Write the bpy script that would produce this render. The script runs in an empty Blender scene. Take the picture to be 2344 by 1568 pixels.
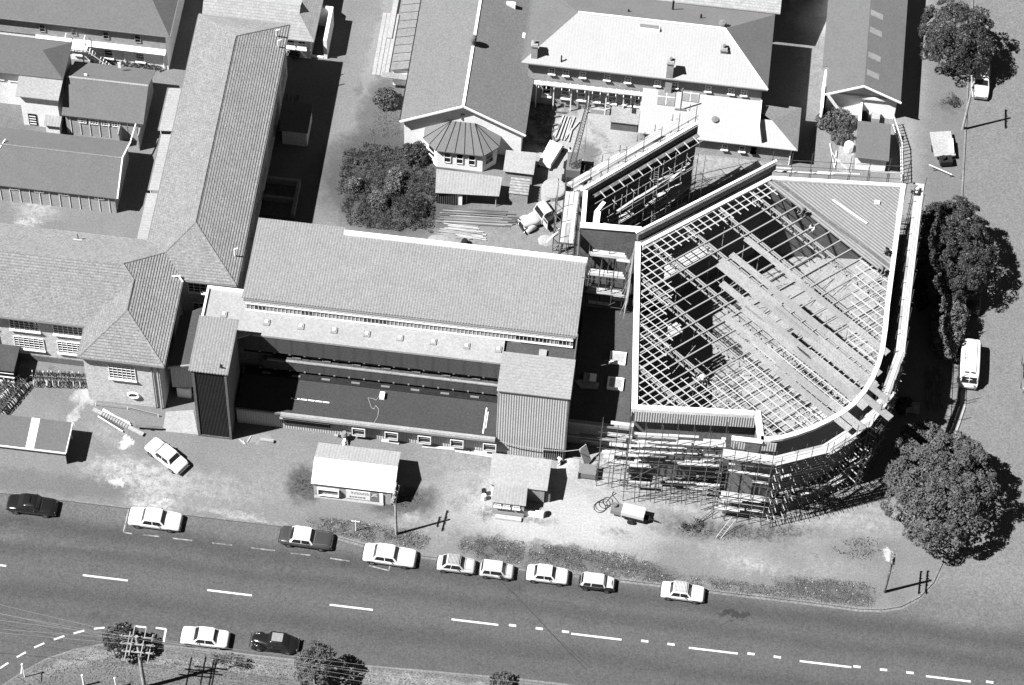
import bpy, bmesh, math, random
import numpy as np
from mathutils import Vector, Matrix, noise

# ------------------------------------------------------------------ camera, sky, sun
scene = bpy.context.scene
F = 7309.6018          # focal length in units of a 2344 wide picture
CAM = Vector((13.38533, -165.08312, 252.82812))
pitch, roll, az = 0.57994431, 0.04762291, 0.08090537
cp, sp = math.cos(pitch), math.sin(pitch)
r_, u_, f_ = Vector((1, 0, 0)), Vector((0, cp, sp)), Vector((0, sp, -cp))
cr, sr = math.cos(roll), math.sin(roll)
r2, u2 = r_ * cr + u_ * sr, u_ * cr - r_ * sr
Z = Matrix.Rotation(az, 3, 'Z')
CR, CU, CF = Z @ r2, Z @ u2, Z @ f_
cd = bpy.data.cameras.new('camera')
cam = bpy.data.objects.new('camera', cd)
scene.collection.objects.link(cam)
m = Matrix((CR, CU, -CF)).transposed().to_4x4()
m.translation = CAM
cam.matrix_world = m
cd.sensor_width = 36
cd.lens = F * 36 / 2344
cd.clip_start = 1
cd.clip_end = 5000
scene.camera = cam

SUN_EL, SUN_DIR = math.radians(56), math.radians(23.5)      # shadows run towards SUN_DIR from +X
w = bpy.data.worlds.new('World')
scene.world = w
w.use_nodes = True
nt = w.node_tree
sky = nt.nodes.new('ShaderNodeTexSky')
sky.sky_type = 'NISHITA'
sky.sun_disc = False
sky.sun_elevation = SUN_EL
sky.sun_rotation = math.radians(90) - (SUN_DIR + math.pi)
bw = nt.nodes.new('ShaderNodeRGBToBW')
bg = nt.nodes['Background']
nt.links.new(sky.outputs[0], bw.inputs[0])
nt.links.new(bw.outputs[0], bg.inputs[0])
bg.inputs[1].default_value = 0.05
sky.air_density = 0.30          # clear dry air: deep shadows as in the photograph
sky.dust_density = 0.0
sky.ozone_density = 1.0
sl = bpy.data.lights.new('sun', 'SUN')
sl.energy = 5.0
sl.angle = math.radians(0.5)
sl.color = (1, 1, 1)
so = bpy.data.objects.new('sun', sl)
scene.collection.objects.link(so)
sdir = Vector((math.cos(SUN_DIR) * math.cos(SUN_EL), math.sin(SUN_DIR) * math.cos(SUN_EL), -math.sin(SUN_EL)))
so.rotation_euler = sdir.to_track_quat('-Z', 'Y').to_euler()
so.location = (0, 0, 60)
scene.view_settings.view_transform = 'Standard'
scene.view_settings.look = 'None'
scene.view_settings.gamma = 1
scene.view_settings.exposure = 1.05

RND = random.Random(7)
OX = (0, 1000, 2000, 2996)
OY = (0, 700, 1400, 2000)


def at(px, py, z=0.0):
    """point of the place at height z that survey point (px, py) of the aerial plan stands for"""
    d = CF * F + CR * (px - 1172) - CU * (py - 784)
    return CAM + d * ((z - CAM.z) / d.z)


def g(c, r, x, y, z=0.0):
    return at((OX[c] + x / 2.119) / 1.7474, (OY[r] + y / 2.119) / 1.7474, z)


# ------------------------------------------------------------------ materials
GR = 5.0


def M(name, v, kind='plain', rough=0.85, grain=0.10, stain=0.15, per=0.25, dep=0.02, dark=0.75, spec=0.2, fine=9.0, metal=0.0, sscale=0.5):
    fine = fine * 0.62
    m = bpy.data.materials.new(name)
    m.use_nodes = True
    n, L = m.node_tree.nodes, m.node_tree.links
    b = n['Principled BSDF']
    b.inputs['Roughness'].default_value = rough
    b.inputs['Specular IOR Level'].default_value = spec
    b.inputs['Metallic'].default_value = metal
    b.inputs['Diffuse Roughness'].default_value = 0.6
    tc = n.new('ShaderNodeTexCoord')

    def noise_(sc, det=2):
        t = n.new('ShaderNodeTexNoise')
        t.inputs['Scale'].default_value = sc
        t.inputs['Detail'].default_value = det
        L.new(tc.outputs['Object'], t.inputs['Vector'])
        return t.outputs[0]

    def mth(op, a, bb=None, c=None):
        t = n.new('ShaderNodeMath')
        t.operation = op
        for i, s in enumerate((a, bb, c)):
            if s is None: continue
            if isinstance(s, (int, float)): t.inputs[i].default_value = s
            else: L.new(s, t.inputs[i])
        return t.outputs[0]
    val = mth('MULTIPLY', mth('MULTIPLY_ADD', noise_(fine, 2), 2 * grain * GR, 1 - grain * GR), mth('MULTIPLY_ADD', noise_(sscale, 5), 2 * stain * 1.6, 1 - stain * 1.6))
    val = mth('MULTIPLY', val, v)
    if kind in ('corr', 'tile', 'board', 'ribs', 'sheet', 'brick'):
        sx = n.new('ShaderNodeSeparateXYZ')
        L.new(tc.outputs['UV'], sx.inputs[0])
        src = sx.outputs[0] if kind in ('corr', 'ribs', 'sheet') else sx.outputs[1]
        ph = mth('FRACT', mth('DIVIDE', src, per))
        if kind in ('corr', 'ribs', 'sheet'):
            h = mth('ABSOLUTE', mth('SUBTRACT', ph, 0.5))         # triangle 0..0.5
            h = mth('MULTIPLY', h, 2.0)
            line = mth('SMOOTH_MIN', mth('MULTIPLY', h, 3.0), 1.0, 0.2)
        else:
            h = mth('SUBTRACT', 1.0, ph)                           # courses: thick at the lower edge
            line = mth('SMOOTH_MIN', mth('MULTIPLY', ph, 5.0), 1.0, 0.2)
        k = mth('MULTIPLY_ADD', line, 1 - dark, dark)
        val = mth('MULTIPLY', val, k)
        if kind in ('tile', 'brick'):
            row = mth('FLOOR', mth('DIVIDE', src, per))
            uu = mth('ADD', mth('DIVIDE', sx.outputs[0], per * (1.15 if kind == 'tile' else 2.2)), mth('MULTIPLY', row, 0.5))
            pu = mth('FRACT', uu)
            lu = mth('SMOOTH_MIN', mth('MULTIPLY', pu, 6.0), 1.0, 0.2)
            val = mth('MULTIPLY', val, mth('MULTIPLY_ADD', lu, (1 - dark) * 0.8, 1 - (1 - dark) * 0.8))
            wn = n.new('ShaderNodeTexWhiteNoise')
            wn.noise_dimensions = '2D'
            cx = n.new('ShaderNodeCombineXYZ')
            L.new(mth('FLOOR', uu), cx.inputs[0])
            L.new(row, cx.inputs[1])
            L.new(cx.outputs[0], wn.inputs['Vector'])
            val = mth('MULTIPLY', val, mth('MULTIPLY_ADD', wn.outputs[0], 0.16, 0.92))
        if kind == 'sheet':
            ps = mth('FRACT', mth('DIVIDE', src, per * 7))
            val = mth('MULTIPLY', val, mth('MULTIPLY_ADD', mth('SMOOTH_MIN', mth('MULTIPLY', ps, 20.0), 1.0, 0.2), 0.15, 0.85))
        bp = n.new('ShaderNodeBump')
        bp.inputs['Distance'].default_value = dep
        bp.inputs['Strength'].default_value = 1.0
        L.new(h, bp.inputs['Height'])
        L.new(bp.outputs[0], b.inputs['Normal'])
    L.new(val, b.inputs['Base Color'])
    return m


MT = {}
def mat(key, *a, **k):
    MT[key] = M(key, *a, **k)
mat('tile_roof', 0.24, 'tile', per=0.27, dep=0.075, dark=0.62, grain=0.12, stain=0.08)
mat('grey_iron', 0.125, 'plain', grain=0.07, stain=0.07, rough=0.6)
mat('mid_iron', 0.2, 'sheet', per=0.6, dep=0.004, dark=0.95, grain=0.10, stain=0.09)
mat('church_iron', 0.155, 'plain', grain=0.10, stain=0.05, rough=0.7)
mat('coping_paint', 0.66, grain=0.06, stain=0.16, sscale=1.5)
mat('curve_wall', 0.2, grain=0.08, stain=0.2)
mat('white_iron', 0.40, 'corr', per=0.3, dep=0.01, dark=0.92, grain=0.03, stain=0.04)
mat('pale_tile', 0.33, 'tile', per=0.3, dep=0.03, dark=0.72, grain=0.06, stain=0.05)
mat('boarded_roof', 0.27, 'board', per=0.33, dep=0.02, dark=0.86, grain=0.08, stain=0.05)
mat('pale_iron', 0.3, 'corr', per=0.3, dep=0.02, dark=0.85, grain=0.07, stain=0.10)
mat('trough_roof', 0.235, 'corr', per=0.262, dep=0.04, dark=0.72, grain=0.10, stain=0.06)
mat('rib_wall', 0.42, 'ribs', per=0.23, dep=0.03, dark=0.70, grain=0.08, stain=0.06)
mat('rib_dark', 0.05, 'ribs', per=0.21, dep=0.10, dark=0.25, grain=0.15, stain=0.05)
mat('panel_dark', 0.075, 'ribs', per=1.45, dep=0.0, dark=0.8, grain=0.12, stain=0.05)
mat('stucco', 0.5, grain=0.12, stain=0.07)
mat('render_pale', 0.8, grain=0.06, stain=0.07)
mat('board_pale', 0.66, 'board', per=0.24, dep=0.02, dark=0.8, grain=0.08)
mat('board_grey', 0.3, 'board', per=0.24, dep=0.02, dark=0.8, grain=0.08)
mat('brick', 0.34, 'brick', per=0.16, dep=0.008, dark=0.85, grain=0.12)
mat('white', 0.8, grain=0.03, stain=0.04)
mat('off_white', 0.31, grain=0.08, stain=0.10)
mat('concrete', 0.26, grain=0.10, stain=0.15)
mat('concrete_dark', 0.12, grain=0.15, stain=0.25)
mat('wall_shadowy', 0.13, grain=0.15, stain=0.25)  # dark tone of block and cladding walls
mat('bitumen', 0.052, grain=0.10, stain=0.10, fine=9)
mat('bitumen_light', 0.066, grain=0.10, stain=0.18, fine=9)
mat('white_roofing', 0.31, grain=0.07, stain=0.07, fine=9)
mat('glass', 0.015, rough=0.15, grain=0, stain=0, spec=0.5)
mat('dark', 0.018, grain=0.2, stain=0.1)
mat('trim_grey', 0.17, grain=0.05, stain=0.05)
mat('timber', 0.28, grain=0.15, stain=0.30, fine=5)
mat('timber_white', 0.42, grain=0.08, stain=0.14, fine=5)
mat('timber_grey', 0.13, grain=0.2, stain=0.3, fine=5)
mat('tube', 0.07, grain=0.1, rough=0.6)
mat('tube_pale', 0.28, grain=0.1, rough=0.6)
mat('steel', 0.27, grain=0.06, stain=0.1, rough=0.7)
mat('steel_grey', 0.23, grain=0.08, stain=0.15, rough=0.7)
mat('sheet_metal', 0.28, 'ribs', per=0.14, dep=0.02, dark=0.8, grain=0.10, stain=0.10)
mat('deck_metal', 0.24, 'ribs', per=0.30, dep=0.09, dark=0.55, grain=0.08, stain=0.08)
mat('paint_white', 0.62, rough=0.35, grain=0.0, stain=0.02, spec=0.5)
mat('paint_cream', 0.45, rough=0.35, grain=0.0, stain=0.03, spec=0.5)
mat('paint_pale', 0.4, rough=0.35, grain=0.0, stain=0.03, spec=0.5)
mat('paint_black', 0.012, rough=0.22, grain=0.0, stain=0.0, spec=0.6)
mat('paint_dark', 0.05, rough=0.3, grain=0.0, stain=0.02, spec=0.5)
mat('paint_grey', 0.15, rough=0.35, grain=0.0, stain=0.03, spec=0.5)
mat('chrome', 0.55, rough=0.25, grain=0.0, stain=0.0, metal=1.0)
mat('rubber', 0.02, grain=0.1)
mat('deck_plain', 0.15, grain=0.06, stain=0.06)
mat('deck_rib', 0.27, grain=0.06, stain=0.08)
mat('blade_grey', 0.055, grain=0.1)
mat('leaf', 0.048, grain=0.2, stain=0.22, fine=3, rough=0.55, spec=0.4)
mat('leaf_pale', 0.095, grain=0.2, stain=0.25, fine=3, rough=0.6, spec=0.3)
mat('leaf_hedge', 0.13, grain=0.2, stain=0.2, fine=3, rough=0.6, spec=0.3)
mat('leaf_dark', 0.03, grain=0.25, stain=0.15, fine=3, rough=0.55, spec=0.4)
mat('flower', 0.25, grain=0.2)
mat('grass', 0.08, grain=0.3, stain=0.35, fine=5, sscale=0.9)
mat('blade', 0.1, grain=0.3, stain=0.3, fine=3)
mat('bark', 0.08, grain=0.3, fine=5)
mat('skin', 0.25, grain=0)
mat('cloth_dark', 0.03, grain=0.1)
mat('cloth_white', 0.7, grain=0.05)
mat('cloth_mid', 0.18, grain=0.05)
mat('sign_white', 0.70, grain=0.05, stain=0.08)
mat('sign_ink', 0.08, grain=0.0)
mat('marking', 0.6, grain=0.06, stain=0.06)
mat('marking_worn', 0.22, grain=0.3, stain=0.4, fine=4)
mat('kerb', 0.17, grain=0.15, stain=0.25)
mat('brick_red', 0.16, grain=0.2, stain=0.2)


# ------------------------------------------------------------------ object helpers
COL = scene.collection
WLOC = {}


def tag(o, label=None, cat=None, group=None, kind=None):
    if label: o['label'] = label
    if cat: o['category'] = cat
    if group: o['group'] = group
    if kind: o['kind'] = kind
    return o


def thing(name, label, cat, loc=(0, 0, 0), rz=0.0, group=None):
    o = bpy.data.objects.new(name, None)
    COL.objects.link(o)
    o.location = loc
    o.rotation_euler = (0, 0, rz)
    WLOC[o] = Vector(loc) if rz == 0 else Vector((0, 0, 0))
    return tag(o, label, cat, group)


def local(o):
    WLOC[o] = Vector((0, 0, 0))
    return o


class MB:
    def __init__(s):
        s.v, s.f = [], []

    def add(s, vs, fs):
        o = len(s.v)
        s.v += [tuple(p) for p in vs]
        s.f += [tuple(i + o for i in f) for f in fs]
        return s

    def box(s, x0, x1, y0, y1, z0, z1):
        return s.add([(x0, y0, z0), (x1, y0, z0), (x1, y1, z0), (x0, y1, z0), (x0, y0, z1), (x1, y0, z1), (x1, y1, z1), (x0, y1, z1)],
                     [(3, 2, 1, 0), (4, 5, 6, 7), (0, 1, 5, 4), (1, 2, 6, 5), (2, 3, 7, 6), (3, 0, 4, 7)])

    def prism(s, poly, z0, z1):
        n = len(poly)
        a = sum(poly[i][0] * poly[(i + 1) % n][1] - poly[(i + 1) % n][0] * poly[i][1] for i in range(n))
        if a < 0: poly = poly[::-1]
        return s.add([(p[0], p[1], z0) for p in poly] + [(p[0], p[1], z1) for p in poly],
                     [tuple(range(n - 1, -1, -1)), tuple(range(n, 2 * n))] + [(i, (i + 1) % n, n + (i + 1) % n, n + i) for i in range(n)])

    def extr(s, prof, axis, a0, a1):
        """profile polygon in the plane across `axis`, extruded from a0 to a1"""
        n = len(prof)
        mk = (lambda p, a: (a, p[0], p[1])) if axis == 'x' else (lambda p, a: (p[0], a, p[1]))
        ar = sum(prof[i][0] * prof[(i + 1) % n][1] - prof[(i + 1) % n][0] * prof[i][1] for i in range(n))
        if (ar < 0) == (axis == 'x'): prof = prof[::-1]
        return s.add([mk(p, a0) for p in prof] + [mk(p, a1) for p in prof],
                     [tuple(range(n - 1, -1, -1)), tuple(range(n, 2 * n))] + [(i, (i + 1) % n, n + (i + 1) % n, n + i) for i in range(n)])

    def beam(s, a, b, w=0.1, h=None, up=(0, 0, 1)):
        a, b = Vector(a), Vector(b)
        d = (b - a)
        if d.length < 1e-5: return s
        d.normalize()
        up = Vector(up)
        if abs(d.dot(up)) > 0.98: up = Vector((0, 1, 0))
        x = d.cross(up).normalized()
        y = x.cross(d).normalized()
        h = w if h is None else h
        x, y = x * (w / 2), y * (h / 2)
        return s.add([a - x - y, a + x - y, a + x + y, a - x + y, b - x - y, b + x - y, b + x + y, b - x + y],
                     [(0, 1, 2, 3), (7, 6, 5, 4), (4, 5, 1, 0), (5, 6, 2, 1), (6, 7, 3, 2), (7, 4, 0, 3)])

    def tube(s, a, b, r=0.03, n=6, r2=None, cap=True):
        a, b = Vector(a), Vector(b)
        d = (b - a)
        if d.length < 1e-5: return s
        d.normalize()
        up = Vector((0, 0, 1)) if abs(d.z) < 0.95 else Vector((0, 1, 0))
        x = d.cross(up).normalized()
        y = x.cross(d).normalized()
        r2 = r if r2 is None else r2
        vs = [a + (x * math.cos(t) + y * math.sin(t)) * r for t in [2 * math.pi * i / n for i in range(n)]]
        vs += [b + (x * math.cos(t) + y * math.sin(t)) * r2 for t in [2 * math.pi * i / n for i in range(n)]]
        fs = [(n + i, n + (i + 1) % n, (i + 1) % n, i) for i in range(n)]
        if cap: fs += [tuple(range(n)), tuple(range(2 * n - 1, n - 1, -1))]
        return s.add(vs, fs)

    def lathe(s, prof, c=(0, 0, 0), n=16):
        vs = [(c[0] + r * math.cos(2 * math.pi * i / n), c[1] + r * math.sin(2 * math.pi * i / n), c[2] + z) for r, z in prof for i in range(n)]
        fs = [(k * n + i, k * n + (i + 1) % n, (k + 1) * n + (i + 1) % n, (k + 1) * n + i) for k in range(len(prof) - 1) for i in range(n)]
        fs += [tuple(range(n - 1, -1, -1)), tuple(range((len(prof) - 1) * n, len(prof) * n))]
        return s.add(vs, fs)

    def slab(s, faces, t=0.12):
        """roof faces (3D polygons) with thickness t below"""
        key, vs, fs = {}, [], []

        def vi(p):
            k = tuple(round(c, 3) for c in p)
            if k not in key:
                key[k] = len(vs)
                vs.append(k)
            return key[k]
        for f in faces:
            f = [vi(p) for p in f]
            nn = Vector((0, 0, 0))
            P = [Vector(vs[i]) for i in f]
            for i in range(len(P)): nn += (P[i]).cross(P[(i + 1) % len(P)])
            if nn.z < 0: f = f[::-1]
            fs.append(tuple(f))
        n = len(vs)
        cnt = {}
        for f in fs:
            for i in range(len(f)): cnt[(f[i], f[(i + 1) % len(f)])] = 1
        side = [(b, a, a + n, b + n) for (a, b) in cnt if (b, a) not in cnt]
        return s.add(vs + [(x, y, z - t) for x, y, z in vs], fs + [tuple(i + n for i in f[::-1]) for f in fs] + side)

    def build(s, name, m, parent=None, smooth=False, label=None):
        off = WLOC.get(parent, Vector((0, 0, 0))) if parent else Vector((0, 0, 0))
        me = bpy.data.meshes.new(name)
        me.from_pydata([(x - off.x, y - off.y, z - off.z) for x, y, z in s.v], [], s.f)
        autouv(me, off)
        me.materials.append(MT[m] if isinstance(m, str) else m)
        if smooth: me.polygons.foreach_set('use_smooth', [True] * len(me.polygons))
        o = bpy.data.objects.new(name, me)
        COL.objects.link(o)
        if parent:
            o.parent = parent
            WLOC[o] = off
        else: WLOC[o] = Vector((0, 0, 0))
        if label: o['label'] = label
        return o


def autouv(me, off=Vector((0, 0, 0))):
    uv = me.uv_layers.new(name='UVMap').data
    for p in me.polygons:
        n = p.normal
        if n.z > 0.999 or n.z < -0.999: a, b = Vector((1, 0, 0)), Vector((0, 1, 0))
        else:
            a = Vector((-n.y, n.x, 0)).normalized()
            b = n.cross(a)
        for li in p.loop_indices:
            c = me.vertices[me.loops[li].vertex_index].co + off
            uv[li].uv = (c.dot(a), c.dot(b))


_U = {}
def unit(kind, m):
    k = (kind, m)
    if k not in _U:
        b = MB()
        if kind == 'box': b.box(-.5, .5, -.5, .5, 0, 1)
        else: b.tube((0, 0, 0), (0, 0, 1), 1.0, 6)
        me = bpy.data.meshes.new(kind + '_' + m)
        me.from_pydata(b.v, [], b.f)
        me.materials.append(MT[m])
        _U[k] = me
    return _U[k]


def bar(name, a, b, wd, m, parent=None, kind='tube', h=None, label=None):
    """one straight member as an object of its own (mesh data shared)"""
    off = WLOC.get(parent, Vector((0, 0, 0))) if parent else Vector((0, 0, 0))
    a, b = Vector(a) - off, Vector(b) - off
    d = b - a
    L = d.length
    zz = d.normalized()
    up = Vector((0, 0, 1)) if abs(zz.z) < 0.98 else Vector((0, 1, 0))
    x = zz.cross(up).normalized() * -1
    y = zz.cross(x).normalized()
    h = wd if h is None else h
    mw = Matrix((x * wd, y * h, zz * L)).transposed().to_4x4()
    mw.translation = a
    o = bpy.data.objects.new(name, unit(kind, m))
    COL.objects.link(o)
    o.matrix_basis = mw
    if parent: o.parent = parent
    if label: o['label'] = label
    return o


def copy_tree(o, loc, rz=None, label=None, parent=None):
    c = o.copy()
    COL.objects.link(c)
    if parent: c.parent = parent
    if loc is not None: c.location = loc
    if rz is not None: c.rotation_euler[2] = rz
    if label: c['label'] = label
    for ch in o.children: copy_tree(ch, None, None, None, c)
    return c


def window(par, side, u, z, wd, ht, pos, cols=2, rows=2, sill=True, frame='white', glass='glass', name='window'):
    """window on a wall: side S faces -Y at y=pos, E faces +X at x=pos, W faces -X; u is the centre along the wall, z its bottom"""
    def P(a, d, zz):
        if side == 'S': return (a, pos - d, zz)
        if side == 'N': return (a, pos + d, zz)
        if side == 'E': return (pos + d, a, zz)
        return (pos - d, a, zz)

    def bx(mb, a0, a1, d0, d1, z0, z1):
        p, q = P(a0, d0, z0), P(a1, d1, z1)
        mb.box(min(p[0], q[0]), max(p[0], q[0]), min(p[1], q[1]), max(p[1], q[1]), z0, z1)
    fr = MB()
    t = 0.07
    bx(fr, u - wd / 2, u + wd / 2, 0, .07, z, z + t)
    bx(fr, u - wd / 2, u + wd / 2, 0, .07, z + ht - t, z + ht)
    bx(fr, u - wd / 2, u - wd / 2 + t, 0, .07, z + t, z + ht - t)
    bx(fr, u + wd / 2 - t, u + wd / 2, 0, .07, z + t, z + ht - t)
    for i in range(1, cols):
        x = u - wd / 2 + wd * i / cols
        bx(fr, x - .022, x + .022, .03, .065, z + t, z + ht - t)
    for j in range(1, rows):
        y = z + ht * j / rows
        bx(fr, u - wd / 2 + t, u + wd / 2 - t, .028, .062, y - .025, y + .025)
    o = fr.build(name, frame, par)
    gl = MB()
    bx(gl, u - wd / 2 + t, u + wd / 2 - t, 0.004, .025, z + t, z + ht - t)
    gl.build('pane', glass, o)
    if sill:
        sb = MB()
        bx(sb, u - wd / 2 - .06, u + wd / 2 + .06, 0, .2, z - .1, z - .003)
        sb.build('sill', frame, o)
    return o


def struct(mb, name, m, z=None):
    o = mb.build(name, m)
    o['kind'] = 'structure'
    return o


def hip(x0, x1, y0, y1, e, r, axis='x', ends=(1, 1)):
    """faces of a hipped (ends=1) or gabled (ends=0) roof over a rectangle"""
    if axis == 'x':
        hy = (y0 + y1) / 2
        h = (y1 - y0) / 2
        a, b = (x0 + h * ends[0], hy, r), (x1 - h * ends[1], hy, r)
        fs = [[(x0, y0, e), (x1, y0, e), b, a], [(x1, y1, e), (x0, y1, e), a, b]]
        if ends[0]: fs.append([(x0, y1, e), (x0, y0, e), a])
        if ends[1]: fs.append([(x1, y0, e), (x1, y1, e), b])
    else:
        hx = (x0 + x1) / 2
        h = (x1 - x0) / 2
        a, b = (hx, y0 + h * ends[0], r), (hx, y1 - h * ends[1], r)
        fs = [[(x0, y1, e), (x0, y0, e), a, b], [(x1, y0, e), (x1, y1, e), b, a]]
        if ends[0]: fs.append([(x0, y0, e), (x1, y0, e), a])
        if ends[1]: fs.append([(x1, y1, e), (x0, y1, e), b])
    return fs


def gable_walls(x0, x1, y0, y1, e, r, axis, ov):
    """pentagon wall body under a gable roof whose eaves overhang by ov"""
    mb = MB()
    if axis == 'x':
        h, sl_ = (y1 - y0) / 2 + ov, (r - e) / ((y1 - y0) / 2 + ov)
        c = (y0 + y1) / 2
        mb.extr([(y0, 0), (y1, 0), (y1, e + sl_ * ov - .17), (c, r - .17), (y0, e + sl_ * ov - .17)], 'x', x0, x1)
    else:
        sl_ = (r - e) / ((x1 - x0) / 2 + ov)
        c = (x0 + x1) / 2
        mb.extr([(x0, 0), (x1, 0), (x1, e + sl_ * ov - .17), (c, r - .17), (x0, e + sl_ * ov - .17)], 'y', y0, y1)
    return mb


# ------------------------------------------------------------------ ground
def ground_mat(name, base, blobs, grain=0.16, stain=0.2, bands=None):
    m = bpy.data.materials.new(name)
    m.use_nodes = True
    n, L = m.node_tree.nodes, m.node_tree.links
    b = n['Principled BSDF']
    b.inputs['Roughness'].default_value = 0.95
    b.inputs['Specular IOR Level'].default_value = 0.1
    tc = n.new('ShaderNodeTexCoord')

    def noise_(sc, det=3, src=None, out=0, rough=.55):
        t = n.new('ShaderNodeTexNoise')
        t.inputs['Scale'].default_value = sc
        t.inputs['Detail'].default_value = det
        t.inputs['Roughness'].default_value = rough
        L.new(src or tc.outputs['Object'], t.inputs['Vector'])
        return t.outputs[out]

    def mth(op, a, bb=None, c=None):
        t = n.new('ShaderNodeMath')
        t.operation = op
        for i, s_ in enumerate((a, bb, c)):
            if s_ is None: continue
            if isinstance(s_, (int, float)): t.inputs[i].default_value = s_
            else: L.new(s_, t.inputs[i])
        return t.outputs[0]
    nz = noise_(0.9, 6, out=1, rough=.7)
    sub = n.new('ShaderNodeVectorMath')
    sub.operation = 'SUBTRACT'
    L.new(nz, sub.inputs[0])
    sub.inputs[1].default_value = (.5, .5, .5)
    sc = n.new('ShaderNodeVectorMath')
    sc.operation = 'MULTIPLY_ADD'
    L.new(sub.outputs[0], sc.inputs[0])
    sc.inputs[1].default_value = (3.2, 3.2, 0)
    L.new(tc.outputs['Object'], sc.inputs[2])
    warped = sc.outputs[0]
    val = base
    nv = n.new('ShaderNodeValue')
    nv.outputs[0].default_value = base
    val = nv.outputs[0]
    patch = noise_(1.6, 6, rough=.75)
    for (x, y, rx, ry, rot, v, s, soft) in blobs:
        mp = n.new('ShaderNodeMapping')
        mp.vector_type = 'TEXTURE'
        mp.inputs['Location'].default_value = (x, y, 0)
        mp.inputs['Rotation'].default_value = (0, 0, math.radians(rot))
        mp.inputs['Scale'].default_value = (rx, ry, 1e6)
        L.new(warped, mp.inputs[0])
        ln = n.new('ShaderNodeVectorMath')
        ln.operation = 'LENGTH'
        L.new(mp.outputs[0], ln.inputs[0])
        mr = n.new('ShaderNodeMapRange')
        mr.inputs['From Min'].default_value = 1 + soft
        mr.inputs['From Max'].default_value = 1 - soft
        L.new(ln.outputs['Value'], mr.inputs['Value'])
        k = mth('MULTIPLY', mr.outputs[0], s)
        if soft > 0.35:          # patchy
            pr = n.new('ShaderNodeMapRange')
            pr.inputs['From Min'].default_value = 0.35
            pr.inputs['From Max'].default_value = 0.6
            L.new(patch, pr.inputs['Value'])
            k = mth('MULTIPLY', k, pr.outputs[0])
        # val = val + k*(v - val)
        val = mth('ADD', val, mth('MULTIPLY', k, mth('SUBTRACT', v, val)))
    if bands:
        sx = n.new('ShaderNodeSeparateXYZ')
        L.new(tc.outputs['Object'], sx.inputs[0])
        wob = mth('MULTIPLY_ADD', noise_(0.12, 3), 1.6, -0.8)
        yy = mth('ADD', sx.outputs[1], wob)
        for (y, hw, k) in bands:
            d = mth('ABSOLUTE', mth('SUBTRACT', yy, y))
            mr = n.new('ShaderNodeMapRange')
            mr.interpolation_type = 'SMOOTHSTEP'
            mr.inputs['From Min'].default_value = hw
            mr.inputs['From Max'].default_value = 0
            L.new(d, mr.inputs['Value'])
            val = mth('MULTIPLY', val, mth('MULTIPLY_ADD', mr.outputs[0], k, 1.0))
        side = n.new('ShaderNodeMapRange')       # the newer, paler seal of the side street
        side.inputs['From Min'].default_value = -24.5
        side.inputs['From Max'].default_value = -19
        L.new(yy, side.inputs['Value'])
        val = mth('MULTIPLY', val, mth('MULTIPLY_ADD', side.outputs[0], 0.75, 1.0))
    val = mth('MULTIPLY', val, mth('MULTIPLY_ADD', noise_(5.5, 3, rough=.85), 2 * grain * 5.5, 1 - grain * 5.5))
    val = mth('MULTIPLY', val, mth('MULTIPLY_ADD', noise_(0.35, 6, rough=.7), 2 * stain * 1.6, 1 - stain * 1.6))
    val = mth('MULTIPLY', val, 0.68)
    L.new(val, b.inputs['Base Color'])
    bp = n.new('ShaderNodeBump')
    bp.inputs['Distance'].default_value = 0.05
    bp.inputs['Strength'].default_value = 0.5
    L.new(patch, bp.inputs['Height'])
    L.new(bp.outputs[0], b.inputs['Normal'])
    MT[name] = m


def blob(c, r, x, y, rx, ry, rot, v, s=1.0, soft=0.25):
    p = g(c, r, x, y)
    return (p.x, p.y, rx, ry, rot, v, s, soft)


def courses(mb, faces, pitch=.27, lift=.055):
    """overlapping tile courses as real steps on every roof plane"""
    for f in faces:
        P = [Vector(p) for p in f]
        n = Vector((0, 0, 0))
        for i in range(len(P)): n += P[i].cross(P[(i + 1) % len(P)])
        if n.z < 0:
            P.reverse()
            n = -n
        n.normalize()
        a = Vector((-n.y, n.x, 0)).normalized()
        b = n.cross(a)
        o = P[0]
        Q = [((p - o).dot(a), (p - o).dot(b)) for p in P]
        v0, v1 = min(q[1] for q in Q), max(q[1] for q in Q)
        k = 0
        while v0 + k * pitch < v1 - .02:
            lo, hi = v0 + k * pitch, min(v1, v0 + (k + 1) * pitch)

            def cl(poly, lim, keep_above):
                out = []
                for i in range(len(poly)):
                    p, q = poly[i], poly[(i + 1) % len(poly)]
                    ip, iq = (p[1] >= lim) == keep_above or p[1] == lim, (q[1] >= lim) == keep_above or q[1] == lim
                    if ip: out.append(p)
                    if ip != iq:
                        t = (lim - p[1]) / (q[1] - p[1])
                        out.append((p[0] + (q[0] - p[0]) * t, lim))
                return out
            c = cl(cl(Q, lo, True), hi, False)
            if len(c) >= 3:
                h = lambda v: lift * (1 - (v - lo) / pitch) + .004
                pts = [o + a * u + b * v + n * h(v) for u, v in c]
                mb.add(pts, [tuple(range(len(pts)))])
                us = [u for u, v in c if abs(v - lo) < 1e-6]
                if len(us) >= 2:
                    u0, u1 = min(us), max(us)
                    q0, q1 = o + a * u0 + b * lo, o + a * u1 + b * lo
                    mb.add([q0, q1, q1 + n * (lift + .004), q0 + n * (lift + .004)], [(0, 1, 2, 3)])
            k += 1
    return mb
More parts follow.
